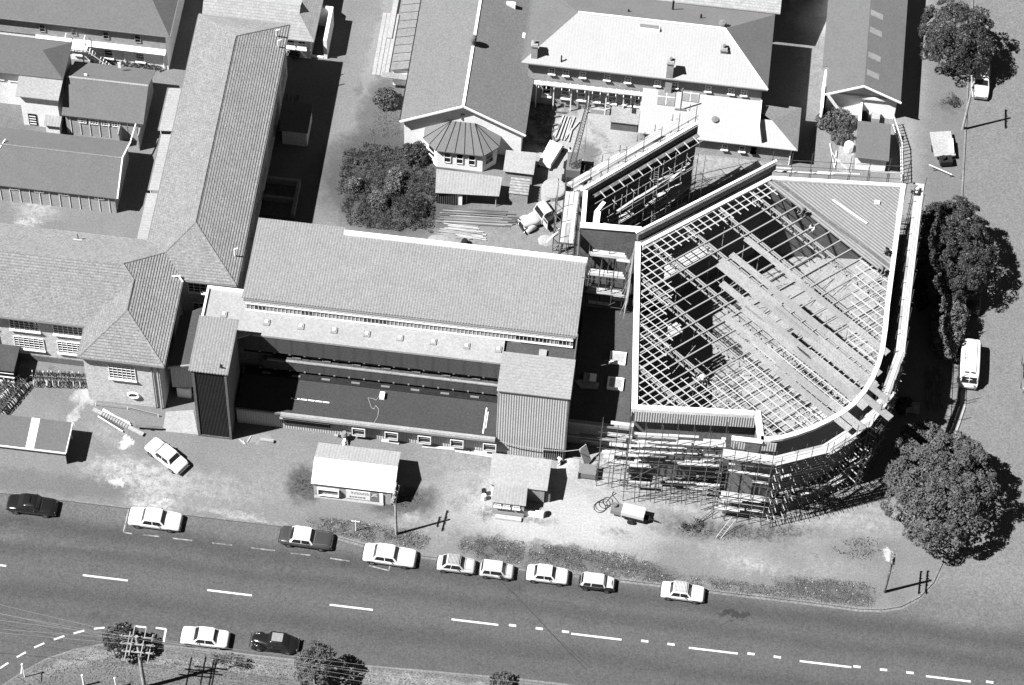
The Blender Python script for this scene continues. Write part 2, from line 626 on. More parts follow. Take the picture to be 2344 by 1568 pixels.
# asphalt carriageways: one sheet to the horizon; the raised ground lies on it behind its kerbs
RB = [(-25.6, 1.5, -.26), (-27.9, 1.2, -.20), (-32.3, 1.6, -.22), (-34.2, 1.0, -.08), (-30, .8, .06), (-23.7, 1.6, .14)]
ground_mat('asphalt', 0.118, [(23.5, -26.2, 1.6, .5, 0, .05, .8, .2), (-43, -26.8, 2.2, .8, 20, .2, .5, .45), (-42, -25, 1.5, .7, 0, .07, .4, .4),
                              (46, -22, 6, 4, 20, .20, .25, .5), (44.5, 9, .5, .9, 0, .1, .6, .3), (46, -3, .8, 2.2, 0, .13, .5, .4), (-38, -27.2, 6, .25, 2, .17, .5, .45), (-20, -26.8, 5, .3, 0, .09, .5, .45), (-5, -31.5, 9, .35, 0, .09, .5, .45), (14, -28.4, 10, .3, 0, .085, .5, .45), (-25, -32.6, 12, .3, 0, .14, .4, .45), (30, -32.5, 10, .4, 0, .10, .4, .45), (-12, -25.6, .5, .9, 0, .06, .6, .4), (3.5, -26.5, .7, .3, 0, .06, .6, .4), (-33, -34, 1.6, .5, 10, .07, .5, .4), (46.5, -27.5, 8, 2.5, 8, .10, .35, .5)], grain=.16, stain=.10, bands=RB)
mb = MB().prism([(-2500, -2500), (2500, -2500), (2500, 2500), (-2500, 2500)], -1.0, -0.12)
struct(mb, 'road', 'asphalt')

BL = [
    # pale dusty earth round the building site
    blob(2, 3, 450, 130, 9.5, 3.6, -4, .48, .9, .35), blob(1, 2, 2000, 1000, 5, 3, 0, .34, .8, .5), blob(2, 2, 1500, 1250, 10, 2.6, -5, .40, .9, .4),
    blob(3, 2, 700, 1500, 7, 2.2, 18, .40, .8, .4), blob(3, 3, 200, 450, 8, 2.2, 0, .36, .7, .45), blob(2, 2, 800, 1000, 4, 2.2, 0, .45, .9, .4),
    blob(1, 2, 1500, 1400, 4, 2.5, -10, .36, .7, .45), blob(3, 3, 60, 520, 2.2, 1.0, 0, .50, .7, .4), blob(3, 3, 1170, 460, .55, .6, 0, .62, 1, .15),
    blob(2, 3, 520, 300, 1.6, 1.4, 0, .42, .7, .4), blob(0, 2, 1180, 1060, 4.5, 1.3, -8, .52, .9, .5), blob(0, 2, 1290, 1270, 2.2, 1.3, -8, .60, .95, .5),
    blob(0, 2, 1000, 1110, .7, .4, 0, .60, .9, .3), blob(0, 2, 1080, 790, .7, .6, 40, .75, 1, .2), blob(0, 2, 1700, 1150, 5, 1.6, -5, .38, .7, .5),
    blob(1, 2, 250, 1100, 4, 3.5, 0, .30, .6, .5), blob(0, 2, 620, 560, .35, 1.3, -18, .55, .8, .3), blob(0, 2, 710, 400, 1.0, 1.0, 0, .52, .85, .35),
    blob(0, 2, 940, 740, 2.5, .9, -25, .36, .7, .5), blob(0, 2, 430, 500, 3.2, 1.3, 0, .30, .5, .5), blob(0, 2, 2130, 730, 2, .5, 0, .4, .6, .5),
    blob(0, 2, 2000, 1400, 4, .4, -7, .45, .7, .4), blob(1, 2, 100, 1480, 3, .35, -7, .42, .7, .4), blob(1, 2, 1340, 1380, 1.0, .7, 0, .55, .8, .4),
    # yard behind, lighter concrete drives
    blob(2, 0, 700, 1250, 5, 6, 0, .42, .95, .3), blob(2, 0, 900, 1000, 4, 3, 0, .40, .9, .4), blob(2, 0, 1900, 1400, 6, 2.2, -5, .40, .9, .4),
    blob(2, 1, 350, 480, 3, 2.2, 20, .30, .7, .5), blob(1, 1, 1750, 480, 5, 1.6, -5, .34, .7, .5), blob(3, 0, 600, 100, 2.5, 3, 0, .52, .8, .35),
    blob(3, 0, 560, 480, 1.5, 6, 0, .33, .7, .4), blob(3, 0, 1400, 700, 2.3, 20, 0, .30, .8, .25), blob(3, 0, 900, 1250, 5, 3, 0, .28, .7, .4),
    blob(1, 0, 950, 900, 2.4, 20, 0, .24, .6, .25), blob(1, 0, 1110, 300, .8, 6, -6, .33, .6, .3),
    blob(0, 1, 300, 300, 2, 1.0, 0, .50, .7, .5), blob(0, 1, 240, 400, 1.3, .4, 0, .6, .7, .4),
    # darker worn asphalt, turf and damp patches
    blob(3, 1, 1700, 150, 2.2, 14, 0, .24, .6, .3), blob(3, 0, 1700, 900, 3.0, 20, 0, .17, .7, .3), blob(3, 0, 1700, 880, 1.0, 1.1, 0, .09, .8, .4),
    blob(2, 0, 760, 1290, .9, 1.6, 10, .13, .8, .3), blob(2, 0, 740, 1440, 1.2, .7, 0, .12, .8, .3), blob(2, 0, 560, 920, 1.6, 1.1, 0, .14, .8, .4), blob(2, 0, 860, 1170, .5, 2.2, 35, .15, .7, .4),
    blob(1, 0, 1120, 1000, 2.4, 5.5, -4, .13, .85, .2), blob(1, 0, 1250, 1400, 7, 4.5, 0, .10, .95, .2), blob(1, 1, 1200, 120, 7.5, 5.5, -8, .10, .95, .2), blob(1, 1, 1900, 180, 5, 1.5, -5, .18, .8, .5),
    blob(1, 2, 1300, 1290, 3.2, 1.5, 10, .085, .9, .35), blob(1, 2, 470, 1140, 1.6, 2.0, 0, .085, .9, .3), blob(0, 2, 430, 430, 3, 1.5, 0, .15, .5, .5),
    blob(2, 2, 1950, 1530, 7, .9, -6, .10, .9, .4), blob(3, 2, 200, 1540, 5, .8, 5, .09, .9, .4), blob(2, 3, 1600, 260, 3.2, .9, -6, .10, .85, .45), blob(2, 3, 1000, 290, 1.2, .5, -6, .12, .7, .5),
    blob(3, 3, 900, 400, 3.2, 1.5, 0, .14, .8, .5), blob(3, 3, 230, 480, 3, 1.0, 0, .15, .7, .5), blob(2, 3, 1480, 420, 1.5, .8, 0, .17, .6, .5),
    blob(1, 2, 1780, 1290, .8, .7, 0, .14, .6, .4), blob(1, 2, 2000, 1380, 1.0, .6, 0, .10, .8, .4), blob(2, 3, 250, 150, 2.2, .5, -6, .10, .8, .4), blob(1, 2, 1900, 1150, .8, .8, 0, .15, .6, .4),
    blob(1, 3, 750, 230, 3, .9, -6, .12, .8, .4), blob(1, 3, 1250, 320, 2.6, .9, -6, .12, .8, .4), blob(1, 3, 2100, 420, 3.2, 1.1, -6, .12, .8, .35), blob(2, 3, 600, 480, 4.2, 1.0, -6, .12, .8, .35), blob(2, 3, 1200, 590, 3.5, .9, -8, .12, .8, .35), blob(2, 3, 2000, 720, 4, .4, -6, .12, .7, .4), blob(3, 3, 650, 770, 4.0, .9, -3, .12, .8, .35),
    blob(3, 3, 1260, 770, .8, 1.8, 15, .19, .7, .25), blob(0, 0, 120, 1010, 3, 2, 0, .14, .7, .4), blob(1, 0, 920, 760, .35, .7, 0, .12, .5, .3),
    blob(0, 2, 140, 1100, 12, 1.1, 0, .155, .7, .3), blob(0, 2, 330, 210, 5, .45, 0, .15, .8, .3), blob(0, 2, 440, 180, .4, .5, 0, .09, .7, .4),
    blob(3, 0, 1850, 1500, .4, .35, 0, .08, .8, .3), blob(3, 0, 1890, 1550, .6, .25, 0, .10, .7, .3),
]
ground_mat('earth', 0.215, BL, grain=.13, stain=.13)
site = [(-140, 160), (-140, -22.75), (-17.5, -22.75), (-13.5, -23.1), (-9.5, -23.8), (-5, -24.05), (30, -24.1), (34.5, -24.15), (36.5, -23.95), (38.2, -23.4), (39.8, -22.2), (41.0, -20.5), (41.7, -18.4), (41.75, 160)]
struct(MB().prism(site, -.6, 0), 'ground', 'earth')
ground_mat('verge_turf', 0.165, [(-24, -37.5, 16, .5, 0, .30, .8, .4), (-2, -36.6, 14, .55, 0, .32, .8, .4), (-33, -38.3, 5, .5, 25, .26, .8, .3), (-25, -41, 6, 1.2, 0, .12, .6, .5), (-13, -41, 6, 1.5, 0, .12, .6, .5)], grain=.28, stain=.25)
south = [(-40.6, -42.4), (-38.6, -40.3), (-36.8, -38.8), (-34.6, -37.6), (-32.6, -36.85), (-31, -36.4), (-28.5, -36.15), (-24, -36.05), (-14, -35.95), (-6, -35.6), (5, -35.2), (60, -35.0), (200, -35), (200, -200), (-55, -200), (-44, -48)]
struct(MB().prism(south, -.6, 0), 'verge', 'verge_turf')


def strip(name, pts, wd, z, m, side=1):
    mb = MB()
    n = len(pts)
    out = []
    for i in range(n):
        a, b = Vector(pts[max(0, i - 1)]), Vector(pts[min(n - 1, i + 1)])
        d = (b - a).normalized()
        nn = Vector((-d.y, d.x)) * side
        p = Vector(pts[i])
        out.append((p, p + nn * wd))
    for i in range(n - 1):
        a, b = out[i], out[i + 1]
        q = [a[0], b[0], b[1], a[1]]
        mb.prism([(p.x, p.y) for p in q], z - .02, z)
    return struct(mb, name, m)
strip('kerb', site[1:], .17, .012, 'kerb')
strip('gutter', [(p[0], p[1]) for p in site[3:-1]], -.22, -.112, 'kerb')
strip('kerb', south[:12], .17, .012, 'kerb', -1)

# road markings
mk = MB()
def dash(mb, x0, x1, y, wd=.2, z=-.116):
    mb.prism([(x0, y - wd / 2), (x1, y - wd / 2), (x1, y + wd / 2), (x0, y + wd / 2)], z, z + .004)
for (px, py, qx, qy) in [(-80, 1281, 15, 1292), (190, 1314.5, 293, 1325.5), (475, 1348, 577, 1360), (755, 1382, 854, 1393.5), (1034, 1415, 1141, 1427.5), (1308, 1446, 1423, 1460.5), (1577, 1479, 1689, 1493), (1831, 1510, 1949, 1524.5), (2120, 1544, 2222, 1557), (2380, 1577, 2500, 1590)]:
    a, b = at(px, py, -.1), at(qx, qy, -.1)
    dash(mk, a.x, b.x, -30.08, .18)
struct(mk, 'lane_marking', 'marking')
mk = MB()
for (c, x, y) in [(1, 2225, 1062), (2, 333, 1089), (2, 555, 1115), (2, 1227, 1195), (2, 1450, 1222), (2, 2128, 1303), (3, 240, 1330), (3, 915, 1412), (3, 1140, 1438), (3, 1365, 1463), (3, 2040, 1542)]:
    p = g(c, 3, x, y, -.1)
    dash(mk, p.x - .32, p.x + .32, p.y, .22)
struct(mk, 'small_lane_marking', 'marking')
mk = MB()
for (c, x0, x1, y0, y1) in [(0, 1215, 1350, 295, 308), (0, 1465, 1630, 323, 343), (0, 1798, 1968, 363, 382), (0, 2130, 2331, 405, 428), (1, 345, 515, 450, 468), (1, 680, 845, 493, 518), (0, 1040, 1120, 272, 285), (1, 1010, 1180, 555, 598)]:
    a, b = g(c, 3, x0, y0, -.1), g(c, 3, x1, y1, -.1)
    mk.beam((a.x, a.y, -.115), (b.x, b.y, -.115), .12, .006)
for (c, x0, y0, x1, y1) in [(0, 1090, 80, 1045, 272), (1, 1185, 560, 1175, 598)]:
    mk.beam(g(c, 3, x0, y0, -.115), g(c, 3, x1, y1, -.115), .12, .006)
struct(mk, 'parking_marking', 'marking_worn')
mk = MB()
for (x0, y0, x1, y1) in [(0, 1425, 70, 1380), (142, 1332, 218, 1290), (290, 1250, 375, 1213), (456, 1183, 545, 1152), (624, 1131, 714, 1106), (796, 1091, 886, 1081), (972, 1075, 1065, 1069), (1150, 1070, 1237, 1079), (1320, 1083, 1408, 1094), (1407, 1094, 1386, 1203)]:
    mk.beam(g(0, 3, x0, y0, -.115), g(0, 3, x1, y1, -.115), .17, .006)
struct(mk, 'clearway_marking', 'marking')

ts_ = MB()
P = [at(*p, -.1) for p in ((1128, 1312), (1180, 1362), (1245, 1430), (1300, 1490), (1345, 1535))]
for a, b in zip(P, P[1:]): ts_.beam((a.x, a.y, -.1165), (b.x, b.y, -.1165), .05, .004)
P = [at(*p, -.1) for p in ((1250, 1440), (1310, 1492), (1352, 1528))]
for a, b in zip(P, P[1:]): ts_.beam((a.x, a.y, -.1165), (b.x, b.y, -.1165), .03, .004)
struct(ts_, 'tar_seam', 'cloth_dark')
# scattered litter and scuffs
R_ = random.Random(55)
# rough grass strips: tufts
def tufts(name, polys, n, hmin, hmax, m, label=None, wd=.05, kind='stuff', seed=1, cat='grass', flowers=0):
    R = random.Random(seed)
    mb = MB()
    fl = MB()
    for poly in polys:
        xs, ys = [p[0] for p in poly], [p[1] for p in poly]
        A = abs(sum(poly[i][0] * poly[(i + 1) % len(poly)][1] - poly[(i + 1) % len(poly)][0] * poly[i][1] for i in range(len(poly)))) / 2
        k = 0
        tot = int(n * A)
        while k < tot:
            x, y = R.uniform(min(xs), max(xs)), R.uniform(min(ys), max(ys))
            jx, jy = R.gauss(0, .16), R.gauss(0, .16)
            if not inpoly(x + jx, y + jy, poly): continue
            if noise.noise(Vector((x * .8, y * .8, seed))) < -.25 and R.random() < .8:
                k += 1
                continue
            h = R.uniform(hmin, hmax)
            for q in range(3):
                a = R.uniform(0, 6.28)
                dx, dy = math.cos(a) * wd, math.sin(a) * wd
                lx, ly = R.uniform(-.6, .6) * h, R.uniform(-.6, .6) * h
                mb.add([(x - dx, y - dy, 0), (x + dx, y + dy, 0), (x + lx + dx * .3, y + ly + dy * .3, h)], [(0, 1, 2)])
            if flowers and R.random() < flowers:
                s = R.uniform(.03, .07)
                fl.add([(x - s, y - s, h), (x + s, y - s, h), (x + s, y + s, h + .02), (x - s, y + s, h)], [(0, 1, 2, 3)])
            k += 1
    o = mb.build(name, m)
    tag(o, label, cat, None, kind)
    if flowers and fl.v:
        f2 = fl.build('daisies', 'flower')
        tag(f2, None, None, None, 'stuff')
    return o


def inpoly(x, y, poly):
    c = False
    n = len(poly)
    for i in range(n):
        x0, y0 = poly[i][:2]
        x1, y1 = poly[(i + 1) % n][:2]
        if (y0 > y) != (y1 > y) and x < (x1 - x0) * (y - y0) / (y1 - y0) + x0: c = not c
    return c


def poly_of(lst):
    return [tuple(g(*t))[:2] for t in lst]
G1 = poly_of([(1, 3, 480, 150), (1, 3, 900, 175), (1, 3, 1180, 235), (1, 3, 1500, 290), (1, 3, 1530, 340), (1, 3, 1450, 420), (1, 3, 1380, 400), (1, 3, 980, 350), (1, 3, 700, 290), (1, 3, 560, 230)])
G2 = poly_of([(1, 3, 1800, 335), (1, 3, 2100, 320), (2, 3, 90, 350), (2, 3, 215, 340), (2, 3, 205, 480), (2, 3, 160, 550), (1, 3, 2150, 530), (1, 3, 1870, 470), (1, 3, 1760, 420)])
G3 = poly_of([(2, 3, 250, 375), (2, 3, 420, 380), (2, 3, 850, 430), (2, 3, 1080, 460), (2, 3, 1300, 540), (2, 3, 1420, 630), (2, 3, 1900, 680), (2, 3, 2331, 740), (3, 3, 230, 640), (3, 3, 500, 660), (3, 3, 980, 700), (3, 3, 1070, 745), (3, 3, 1070, 890), (3, 3, 1000, 905), (3, 3, 500, 850), (3, 3, 0, 815), (2, 3, 1900, 770), (2, 3, 1380, 700), (2, 3, 900, 650), (2, 3, 560, 580), (2, 3, 260, 530), (2, 3, 235, 470)])
tufts('grass', [G1, G2, G3], 260, .02, .07, 'blade', 'rough unmown grass strips with daisies between footpath and road kerb', flowers=.004, wd=.04)
G4 = poly_of([(3, 3, 700, 420), (3, 3, 850, 330), (3, 3, 1080, 310), (3, 3, 1110, 480), (3, 3, 900, 510)])
G5 = [(x, y) for x, y in poly_of([(2, 3, 1430, 230), (2, 3, 1700, 240), (2, 3, 2331, 240), (3, 3, 500, 220), (3, 3, 300, 290), (3, 3, 0, 330), (2, 3, 2000, 330), (2, 3, 1600, 310)])]
G6 = poly_of([(1, 2, 400, 1050), (1, 2, 520, 1080), (1, 2, 540, 1230), (1, 2, 400, 1240), (1, 2, 380, 1150)])
G7 = poly_of([(1, 2, 1240, 1240), (1, 2, 1420, 1200), (1, 2, 1470, 1260), (1, 2, 1420, 1320), (1, 2, 1250, 1330)])
tufts('weeds', [G4, G5, G6, G7], 60, .03, .16, 'blade', 'patchy weeds growing in the pale dirt round the site', wd=.035, seed=3, cat='weeds')
tufts('turf', [[(-38, -39.8), (-33, -37.6), (-28, -36.8), (-10, -36.6), (6, -36.2), (6, -41), (-8, -44), (-40, -43)]], 26, .03, .07, 'blade', 'thin mown turf on the south verge of the main road', wd=.06, seed=5, cat='grass')
tufts('lawn', [poly_of([(1, 0, 1085, 780), (1, 0, 1290, 900), (1, 0, 1280, 1180), (1, 0, 1210, 1250), (1, 0, 1040, 1210), (1, 0, 1000, 1110), (1, 0, 1040, 900)])], 35, .03, .07, 'blade', 'small dark lawn behind the scrub beside the gabled hall', wd=.06, seed=6, cat='lawn')


# ------------------------------------------------------------------ buildings
e, s_ = 7.7, .652
A_, B_, C_, D_ = (-35.82, -3.53, 11.04), (-34.65, -4.70, 10.275), (-34.65, -8.05, 10.275), (-32.65, -.38, 8.95)
Rf, Rb = (-30.15, 2.25, 10.6), (-30.15, 24.5, 10.6)
# --- school with hipped bay
sc_ = thing('school_building', 'long two storey school with tiled hipped roof behind the bicycle racks', 'building', (-44, -3, 0))
MB().box(-75, -31.1, -8.1, 1.2, 0, 7.6).prism([(-38.25, -11.7), (-31.1, -11.7), (-31.1, -8.1), (-38.25, -8.1)], 0, 7.6).build('wall', 'stucco', sc_)
SF = [[(-75, -8.65, e), (-38.6, -8.65, e), B_, A_, (-75, -3.53, 11.04)], [(-34.6, 1.6, e), (-75, 1.6, e), (-75, -3.53, 11.04), A_, D_],
                [A_, B_, C_, (-30.7, -12, e), (-30.7, -2.4, e), D_], [(-38.6, -12, e), C_, B_, (-38.6, -8.65, e)], [(-38.6, -12, e), (-30.7, -12, e), C_]]
rf = courses(MB().slab(SF, .16), SF).build('roof', 'tile_roof', sc_)
cp_ = MB()
for a, b in [((-75, -3.53, 11.06), A_), (A_, B_), (B_, C_), (C_, (-30.7, -12, e)), (C_, (-38.6, -12, e)), (A_, D_)]:
    cp_.tube(a, b, .11, 8)
cp_.build('ridge_tiles', 'tile_roof', rf)
gt = MB()
for a, b in [((-75, -8.72, 7.62), (-38.6, -8.72, 7.62)), ((-38.66, -8.7, 7.62), (-38.66, -12.06, 7.62)), ((-38.66, -12.06, 7.62), (-30.64, -12.06, 7.62)), ((-30.64, -12.06, 7.62), (-30.64, -2.4, 7.62))]:
    gt.beam(a, b, .12, .12)
gt.build('gutter', 'trim_grey', sc_)
for i, u in enumerate((-44.55, -40.45, -48.8, -53)):
    window(sc_, 'S', u, 5.0, 2.85, 1.95, -8.1, 6, 5)
    window(sc_, 'S', u + .15, 1.9, 2.85, 1.95, -8.1, 6, 5)
window(sc_, 'S', -34.75, 4.3, 2.5, 2.2, -11.7, 6, 5)
ow = MB()
for i in range(20):
    a0, a1 = 2 * math.pi * i / 20, 2 * math.pi * (i + 1) / 20
    ow.tube((-33.95 + .5 * math.cos(a0), -11.78, 1.75 + .42 * math.sin(a0)), (-33.95 + .5 * math.cos(a1), -11.78, 1.75 + .42 * math.sin(a1)), .1, 6)
ow = ow.build('oval_window', 'white', sc_)
MB().add([(-33.95 + .46 * math.cos(t), -11.73, 1.75 + .38 * math.sin(t)) for t in [i * math.pi / 10 for i in range(20)]], [tuple(range(20))]).build('pane', 'glass', ow)
dp = MB()
for x in (-31.9, -31.35): dp.tube((x, -11.8, 0), (x, -11.8, 7.55), .06, 8)
dp.build('downpipe', 'trim_grey', sc_)
MB().box(-75, -38.25, -8.2, -8.1, 0, .9).build('plinth', 'concrete_dark', sc_)
for (u, v, h) in ((-40.9, .2, .7),):
    MB().tube((u, v, 8.4), (u, v, 9.5), .06, 8).build('vent_pipe', 'trim_grey', sc_)
    MB().box(u - .45, u + .4, v - .35, v - .1, 8.62, 8.78).build('flashing', 'white', sc_)
pt = MB()
pt.beam(g(0, 1, 1460, 860, 8.3), g(0, 1, 1530, 855, 8.3), .12).beam(g(0, 1, 1510, 850, 8.3), g(0, 1, 1550, 905, 7.9), .12)
pt.build('valley_flashing', 'white', sc_)
# west annexe at the frame edge
bs = thing('bicycle_shed', 'dark flat roofed lean-to at the school wall, left of the bicycles', 'shed', (-47, -9.5, 0))
p = g(0, 2, 145, 70, 2.3)
MB().box(-60, p.x, -11.1, -8.25, 2.2, 2.35).build('roof', 'bitumen_light', bs)
MB().box(-60, p.x - .15, -10.9, -8.25, 0, 2.19).build('wall', 'dark', bs)
rl = MB()
for z in (.3, 1.0, 1.7): rl.box(-60, p.x - .1, -11.02, -10.92, z, z + .07)
rl.build('rail', 'white', bs)
# --- tiled wing
wg = thing('school_wing', 'long two storey wing with ribbed tile hip roof running back from the school', 'building', (-30, 13, 0))
MB().box(-34.25, -26.05, -1.9, 28.5, 0, 7.6).build('wall', 'stucco', wg)
E1, E2, E3, E4 = (-34.6, 1.6, e), (-30.7, -2.35, e), (-25.7, -2.3, e), (-25.7, 28.9, e)
E5 = (-34.6, 28.95, e)
WF = [[E5, E1, D_, Rf, Rb], [D_, E2, E3, Rf], [E3, E4, Rb, Rf], [E4, E5, Rb]]
rf = courses(MB().slab(WF, .16), WF).build('roof', 'tile_roof', wg)
cp_ = MB()
for a, b in [(Rf, Rb), (Rf, D_), (Rf, E3), (Rb, E4), (Rb, E5)]: cp_.tube(a, b, .11, 8)
cp_.build('ridge_tiles', 'tile_roof', rf)
MB().beam((-25.62, -2.3, 7.62), (-25.62, 28.9, 7.62), .12).beam((-34.68, 1.6, 7.62), (-34.68, 28.95, 7.62), .12).beam((-30.6, -2.4, 7.62), (-25.6, -2.38, 7.62), .12).build('gutter', 'trim_grey', wg)
window(wg, 'S', -29.2, 5.3, 2.3, 1.9, -1.9, 4, 4)
window(wg, 'S', -28.9, 1.6, 2.3, 1.9, -1.9, 4, 4)
for y in (2.5, 6.5, 10.5, 14.5, 18.5, 22.5, 26.3):
    window(wg, 'E', y, 4.9, 2.4, 1.9, -26.05, 5, 4)
    window(wg, 'E', y, 1.5, 2.4, 1.9, -26.05, 5, 4)
for (c, r, x, y, h) in ((0, 1, 1990, 660, .6), (1, 0, 225, 290, .6), (1, 0, 240, 370, .5)):
    p = g(c, r, x, y, 8.6)
    q = MB().tube((p.x, p.y, 8.1), (p.x, p.y, 8.6 + h), .07, 8).tube((p.x, p.y, 8.6 + h), (p.x + .3, p.y + .15, 8.62 + h), .06, 6)
    q.build('vent_pipe', 'white', wg)
# --- covered walkway along the wing
for i, (x0, x1, y0, y1, z, lab) in enumerate([(-37.0, -34.9, 18.0, 23.3, 2.75, 'pale corrugated walkway roof, upper piece beside the grey sheds'), (-36.7, -34.9, 10.9, 17.7, 2.6, 'pale corrugated walkway roof, middle piece with a kinked gutter'), (-36.8, -34.95, 2.0, 10.6, 2.5, 'pale corrugated walkway roof, lowest piece ending at the school roof')]):
    t = thing('covered_walkway', lab, 'walkway roof', ((x0 + x1) / 2, (y0 + y1) / 2, 0), group='walkway roofs along the tiled wing')
    MB().slab([[(x0, y0, z), (x1, y0, z + .25), (x1, y1, z + .25), (x0, y1, z)]], .05).build('roof', 'pale_iron', t)
    MB().beam((x0 - .03, y0, z - .02), (x0 - .03, y1, z - .02), .1).build('gutter', 'trim_grey', t)
    for yy in (y0 + .3, (y0 + y1) / 2, y1 - .3): MB().tube((x0 + .15, yy, 0), (x0 + .15, yy, z - .05), .05, 8).build('post', 'white', t)

# --- upper left two storey building
tl = thing('hostel_building', 'two storey pale building with grey hipped roof, upper left corner', 'building', (-50, 31, 0))
MB().box(-75, -37.9, 27.6, 42, 0, 5.9).build('wall', 'render_pale', tl)
MB().slab([[(-80, 27.25, 5.85), (-37.4, 27.25, 5.85), (-41.9, 33.5, 9.6), (-80, 33.5, 9.6)], [(-37.4, 27.25, 5.85), (-37.4, 43, 5.85), (-41.9, 37, 9.6), (-41.9, 33.5, 9.6)]], .12).build('roof', 'grey_iron', tl)
MB().beam((-75, 27.2, 5.78), (-37.4, 27.2, 5.78), .1).beam((-37.33, 27.2, 5.78), (-37.33, 43, 5.78), .1).build('gutter', 'trim_grey', tl)
MB().box(-75, -37.9, 27.52, 27.6, 3.35, 5.8).build('upper_storey_band', 'board_grey', tl)
MB().slab([[(-51.0, 26.95, 3.25), (-37.95, 26.95, 3.15), (-37.95, 27.5, 3.34), (-51, 27.5, 3.44)]], .08).build('canopy', 'white', tl)
for x, y in ((365, 210), (632, 242), (903, 275), (1173, 300)):
    p = g(0, 0, x, y, 4.6)
    window(tl, 'S', p.x, 4.0, .62, 1.15, 27.52, 1, 2, False, 'off_white')
for x, y in ((660, 400), (925, 430), (1195, 450)):
    p = g(0, 0, x, y, 1.6)
    window(tl, 'S', p.x, .9, .9, 1.3, 27.6, 1, 3)
dp = MB()
for x, y in ((1065, 420), (1390, 470)):
    p = g(0, 0, x, y, 1.8)
    dp.tube((p.x, 27.52, 0), (p.x, 27.52, 3.1), .05, 8)
dp.build('downpipe', 'white', tl)
for y in (29.3, 32): window(tl, 'E', y, 3.9, .8, 1.2, -37.9, 1, 2)
bal = thing('fire_escape', 'white timber balcony and stair on the pale building wall', 'stair', (-46.3, 26.8, 0))
p = g(0, 0, 570, 300, 3.6)
q = g(0, 0, 730, 320, 3.6)
fl = MB().box(p.x, q.x, 25.9, 27.4, 3.3, 3.42).build('landing', 'white', bal)
rb = MB()
for i in range(8):
    x = p.x + (q.x - p.x) * i / 7
    rb.beam((x, 25.92, 3.42), (x, 25.92, 4.3), .05)
rb.beam((p.x, 25.92, 4.3), (q.x, 25.92, 4.3), .07).beam((p.x, 25.92, 4.3), (p.x, 27.4, 4.3), .07).beam((q.x, 25.92, 4.3), (q.x, 27.4, 4.3), .07)
rb.build('railing', 'white', bal)
st = MB()
for i in range(12):
    f = i / 11
    x, z = q.x + .2 + 2.7 * f, 3.3 * (1 - f) + .15
    st.box(x - .13, x + .13, 25.95, 26.8, z - .04, z)
st.beam((q.x, 25.95, 3.3), (q.x + 3, 25.95, 0.1), .06, .2).beam((q.x, 26.8, 3.3), (q.x + 3, 26.8, 0.1), .06, .2).beam((q.x, 25.95, 4.2), (q.x + 3, 25.95, 1.0), .05)
st.build('flight', 'white', bal)
for x in (p.x + .05, q.x - .05): MB().beam((x, 26, 0), (x, 26, 3.3), .1).build('post', 'white', bal)
# --- smaller hipped building on the left edge
ts = thing('hipped_cottage', 'grey hipped building at the left edge, touching the white porch', 'building', (-51, 23, 0))
MB().box(-75, -46.95, 21.2, 24.9, 0, 5.7).build('wall', 'board_pale', ts)
MB().slab([[(-75, 20.7, 5.6), (-46.7, 20.7, 5.6), (-49.0, 22.7, 7.3), (-75, 22.7, 7.3)], [(-46.7, 20.7, 5.6), (-46.7, 25.4, 5.6), (-49, 22.7, 7.3)], [(-46.7, 25.4, 5.6), (-75, 25.4, 5.6), (-75, 22.7, 7.3), (-49, 22.7, 7.3)]], .1).build('roof', 'grey_iron', ts)
window(ts, 'S', -51.9, 3.9, .9, .9, 21.3, 2, 2)
window(ts, 'S', -53.3, 3.9, .9, .9, 21.3, 2, 2)
pc = thing('white_stair_tower', 'tall white rendered porch with pale lean-to roof and small outhouse', 'building', (-49, 19.6, 0))
MB().box(-50.75, -47.05, 18.9, 21.2, 0, 5.0).build('wall', 'render_pale', pc)
MB().slab([[(-51.05, 18.55, 5.0), (-46.8, 18.55, 5.0), (-46.75, 21.1, 5.5), (-51.1, 21.1, 5.5)]], .1).build('roof', 'off_white', pc)
dr = MB().box(-50.2, -49.35, 18.85, 18.9, 0.15, 1.9).build('door', 'dark', pc)
dd = MB()
for z in (.3, .7, 1.1, 1.5): dd.box(-50.1, -49.45, 18.81, 18.84, z, z + .12)
dd.build('panel', 'white', dr)
p = g(0, 0, 385, 915, 2.0)
MB().box(-48.3, -46.95, 18.0, 18.89, 0, 1.75).build('outhouse', 'board_pale', pc)
MB().slab([[(-48.45, 17.8, 1.75), (-46.8, 17.8, 1.75), (-46.8, 18.88, 2.05), (-48.45, 18.88, 2.05)]], .06).build('outhouse_roof', 'pale_iron', pc)
tank_r = []
# --- middle grey gable shed
ms = thing('classroom_hut', 'grey gabled hut with high windows, between white porch and walkway', 'hut', (-42, 21, 0))
gable_walls(-46.3, -38.9, 18.45, 24.7, 3.2, 5.0, 'x', .25).build('wall', 'board_grey', ms)
MB().slab(hip(-46.6, -38.5, 18.2, 24.95, 3.2, 5.0, 'x', (0, 0)), .1).build('roof', 'grey_iron', ms)
MB().box(-46.6, -38.5, 21.48, 21.68, 4.985, 5.03).build('ridge_cap', 'pale_iron', ms)
for x in (698, 800, 900, 993):
    p = g(0, 0, x, 1030, 2.2)
    window(ms, 'S', p.x, 2.0, .85, .75, 18.45, 3, 2, False)
pn = MB()
for i in range(8): pn.box(-45.9 + i * .95, -45.84 + i * .95, 18.40, 18.45, .1, 3)
pn.build('batten', 'white', ms)
MB().box(-40.9, -40.8, 17.3, 18.5, 0, 2.3).box(-39.0, -38.9, 17.3, 18.5, 0, 2.3).box(-40.8, -39.0, 18.4, 18.5, 0, 2.3).box(-40.95, -40.85, 17.25, 18.4, 2.31, 2.4).build('porch', 'off_white', ms)
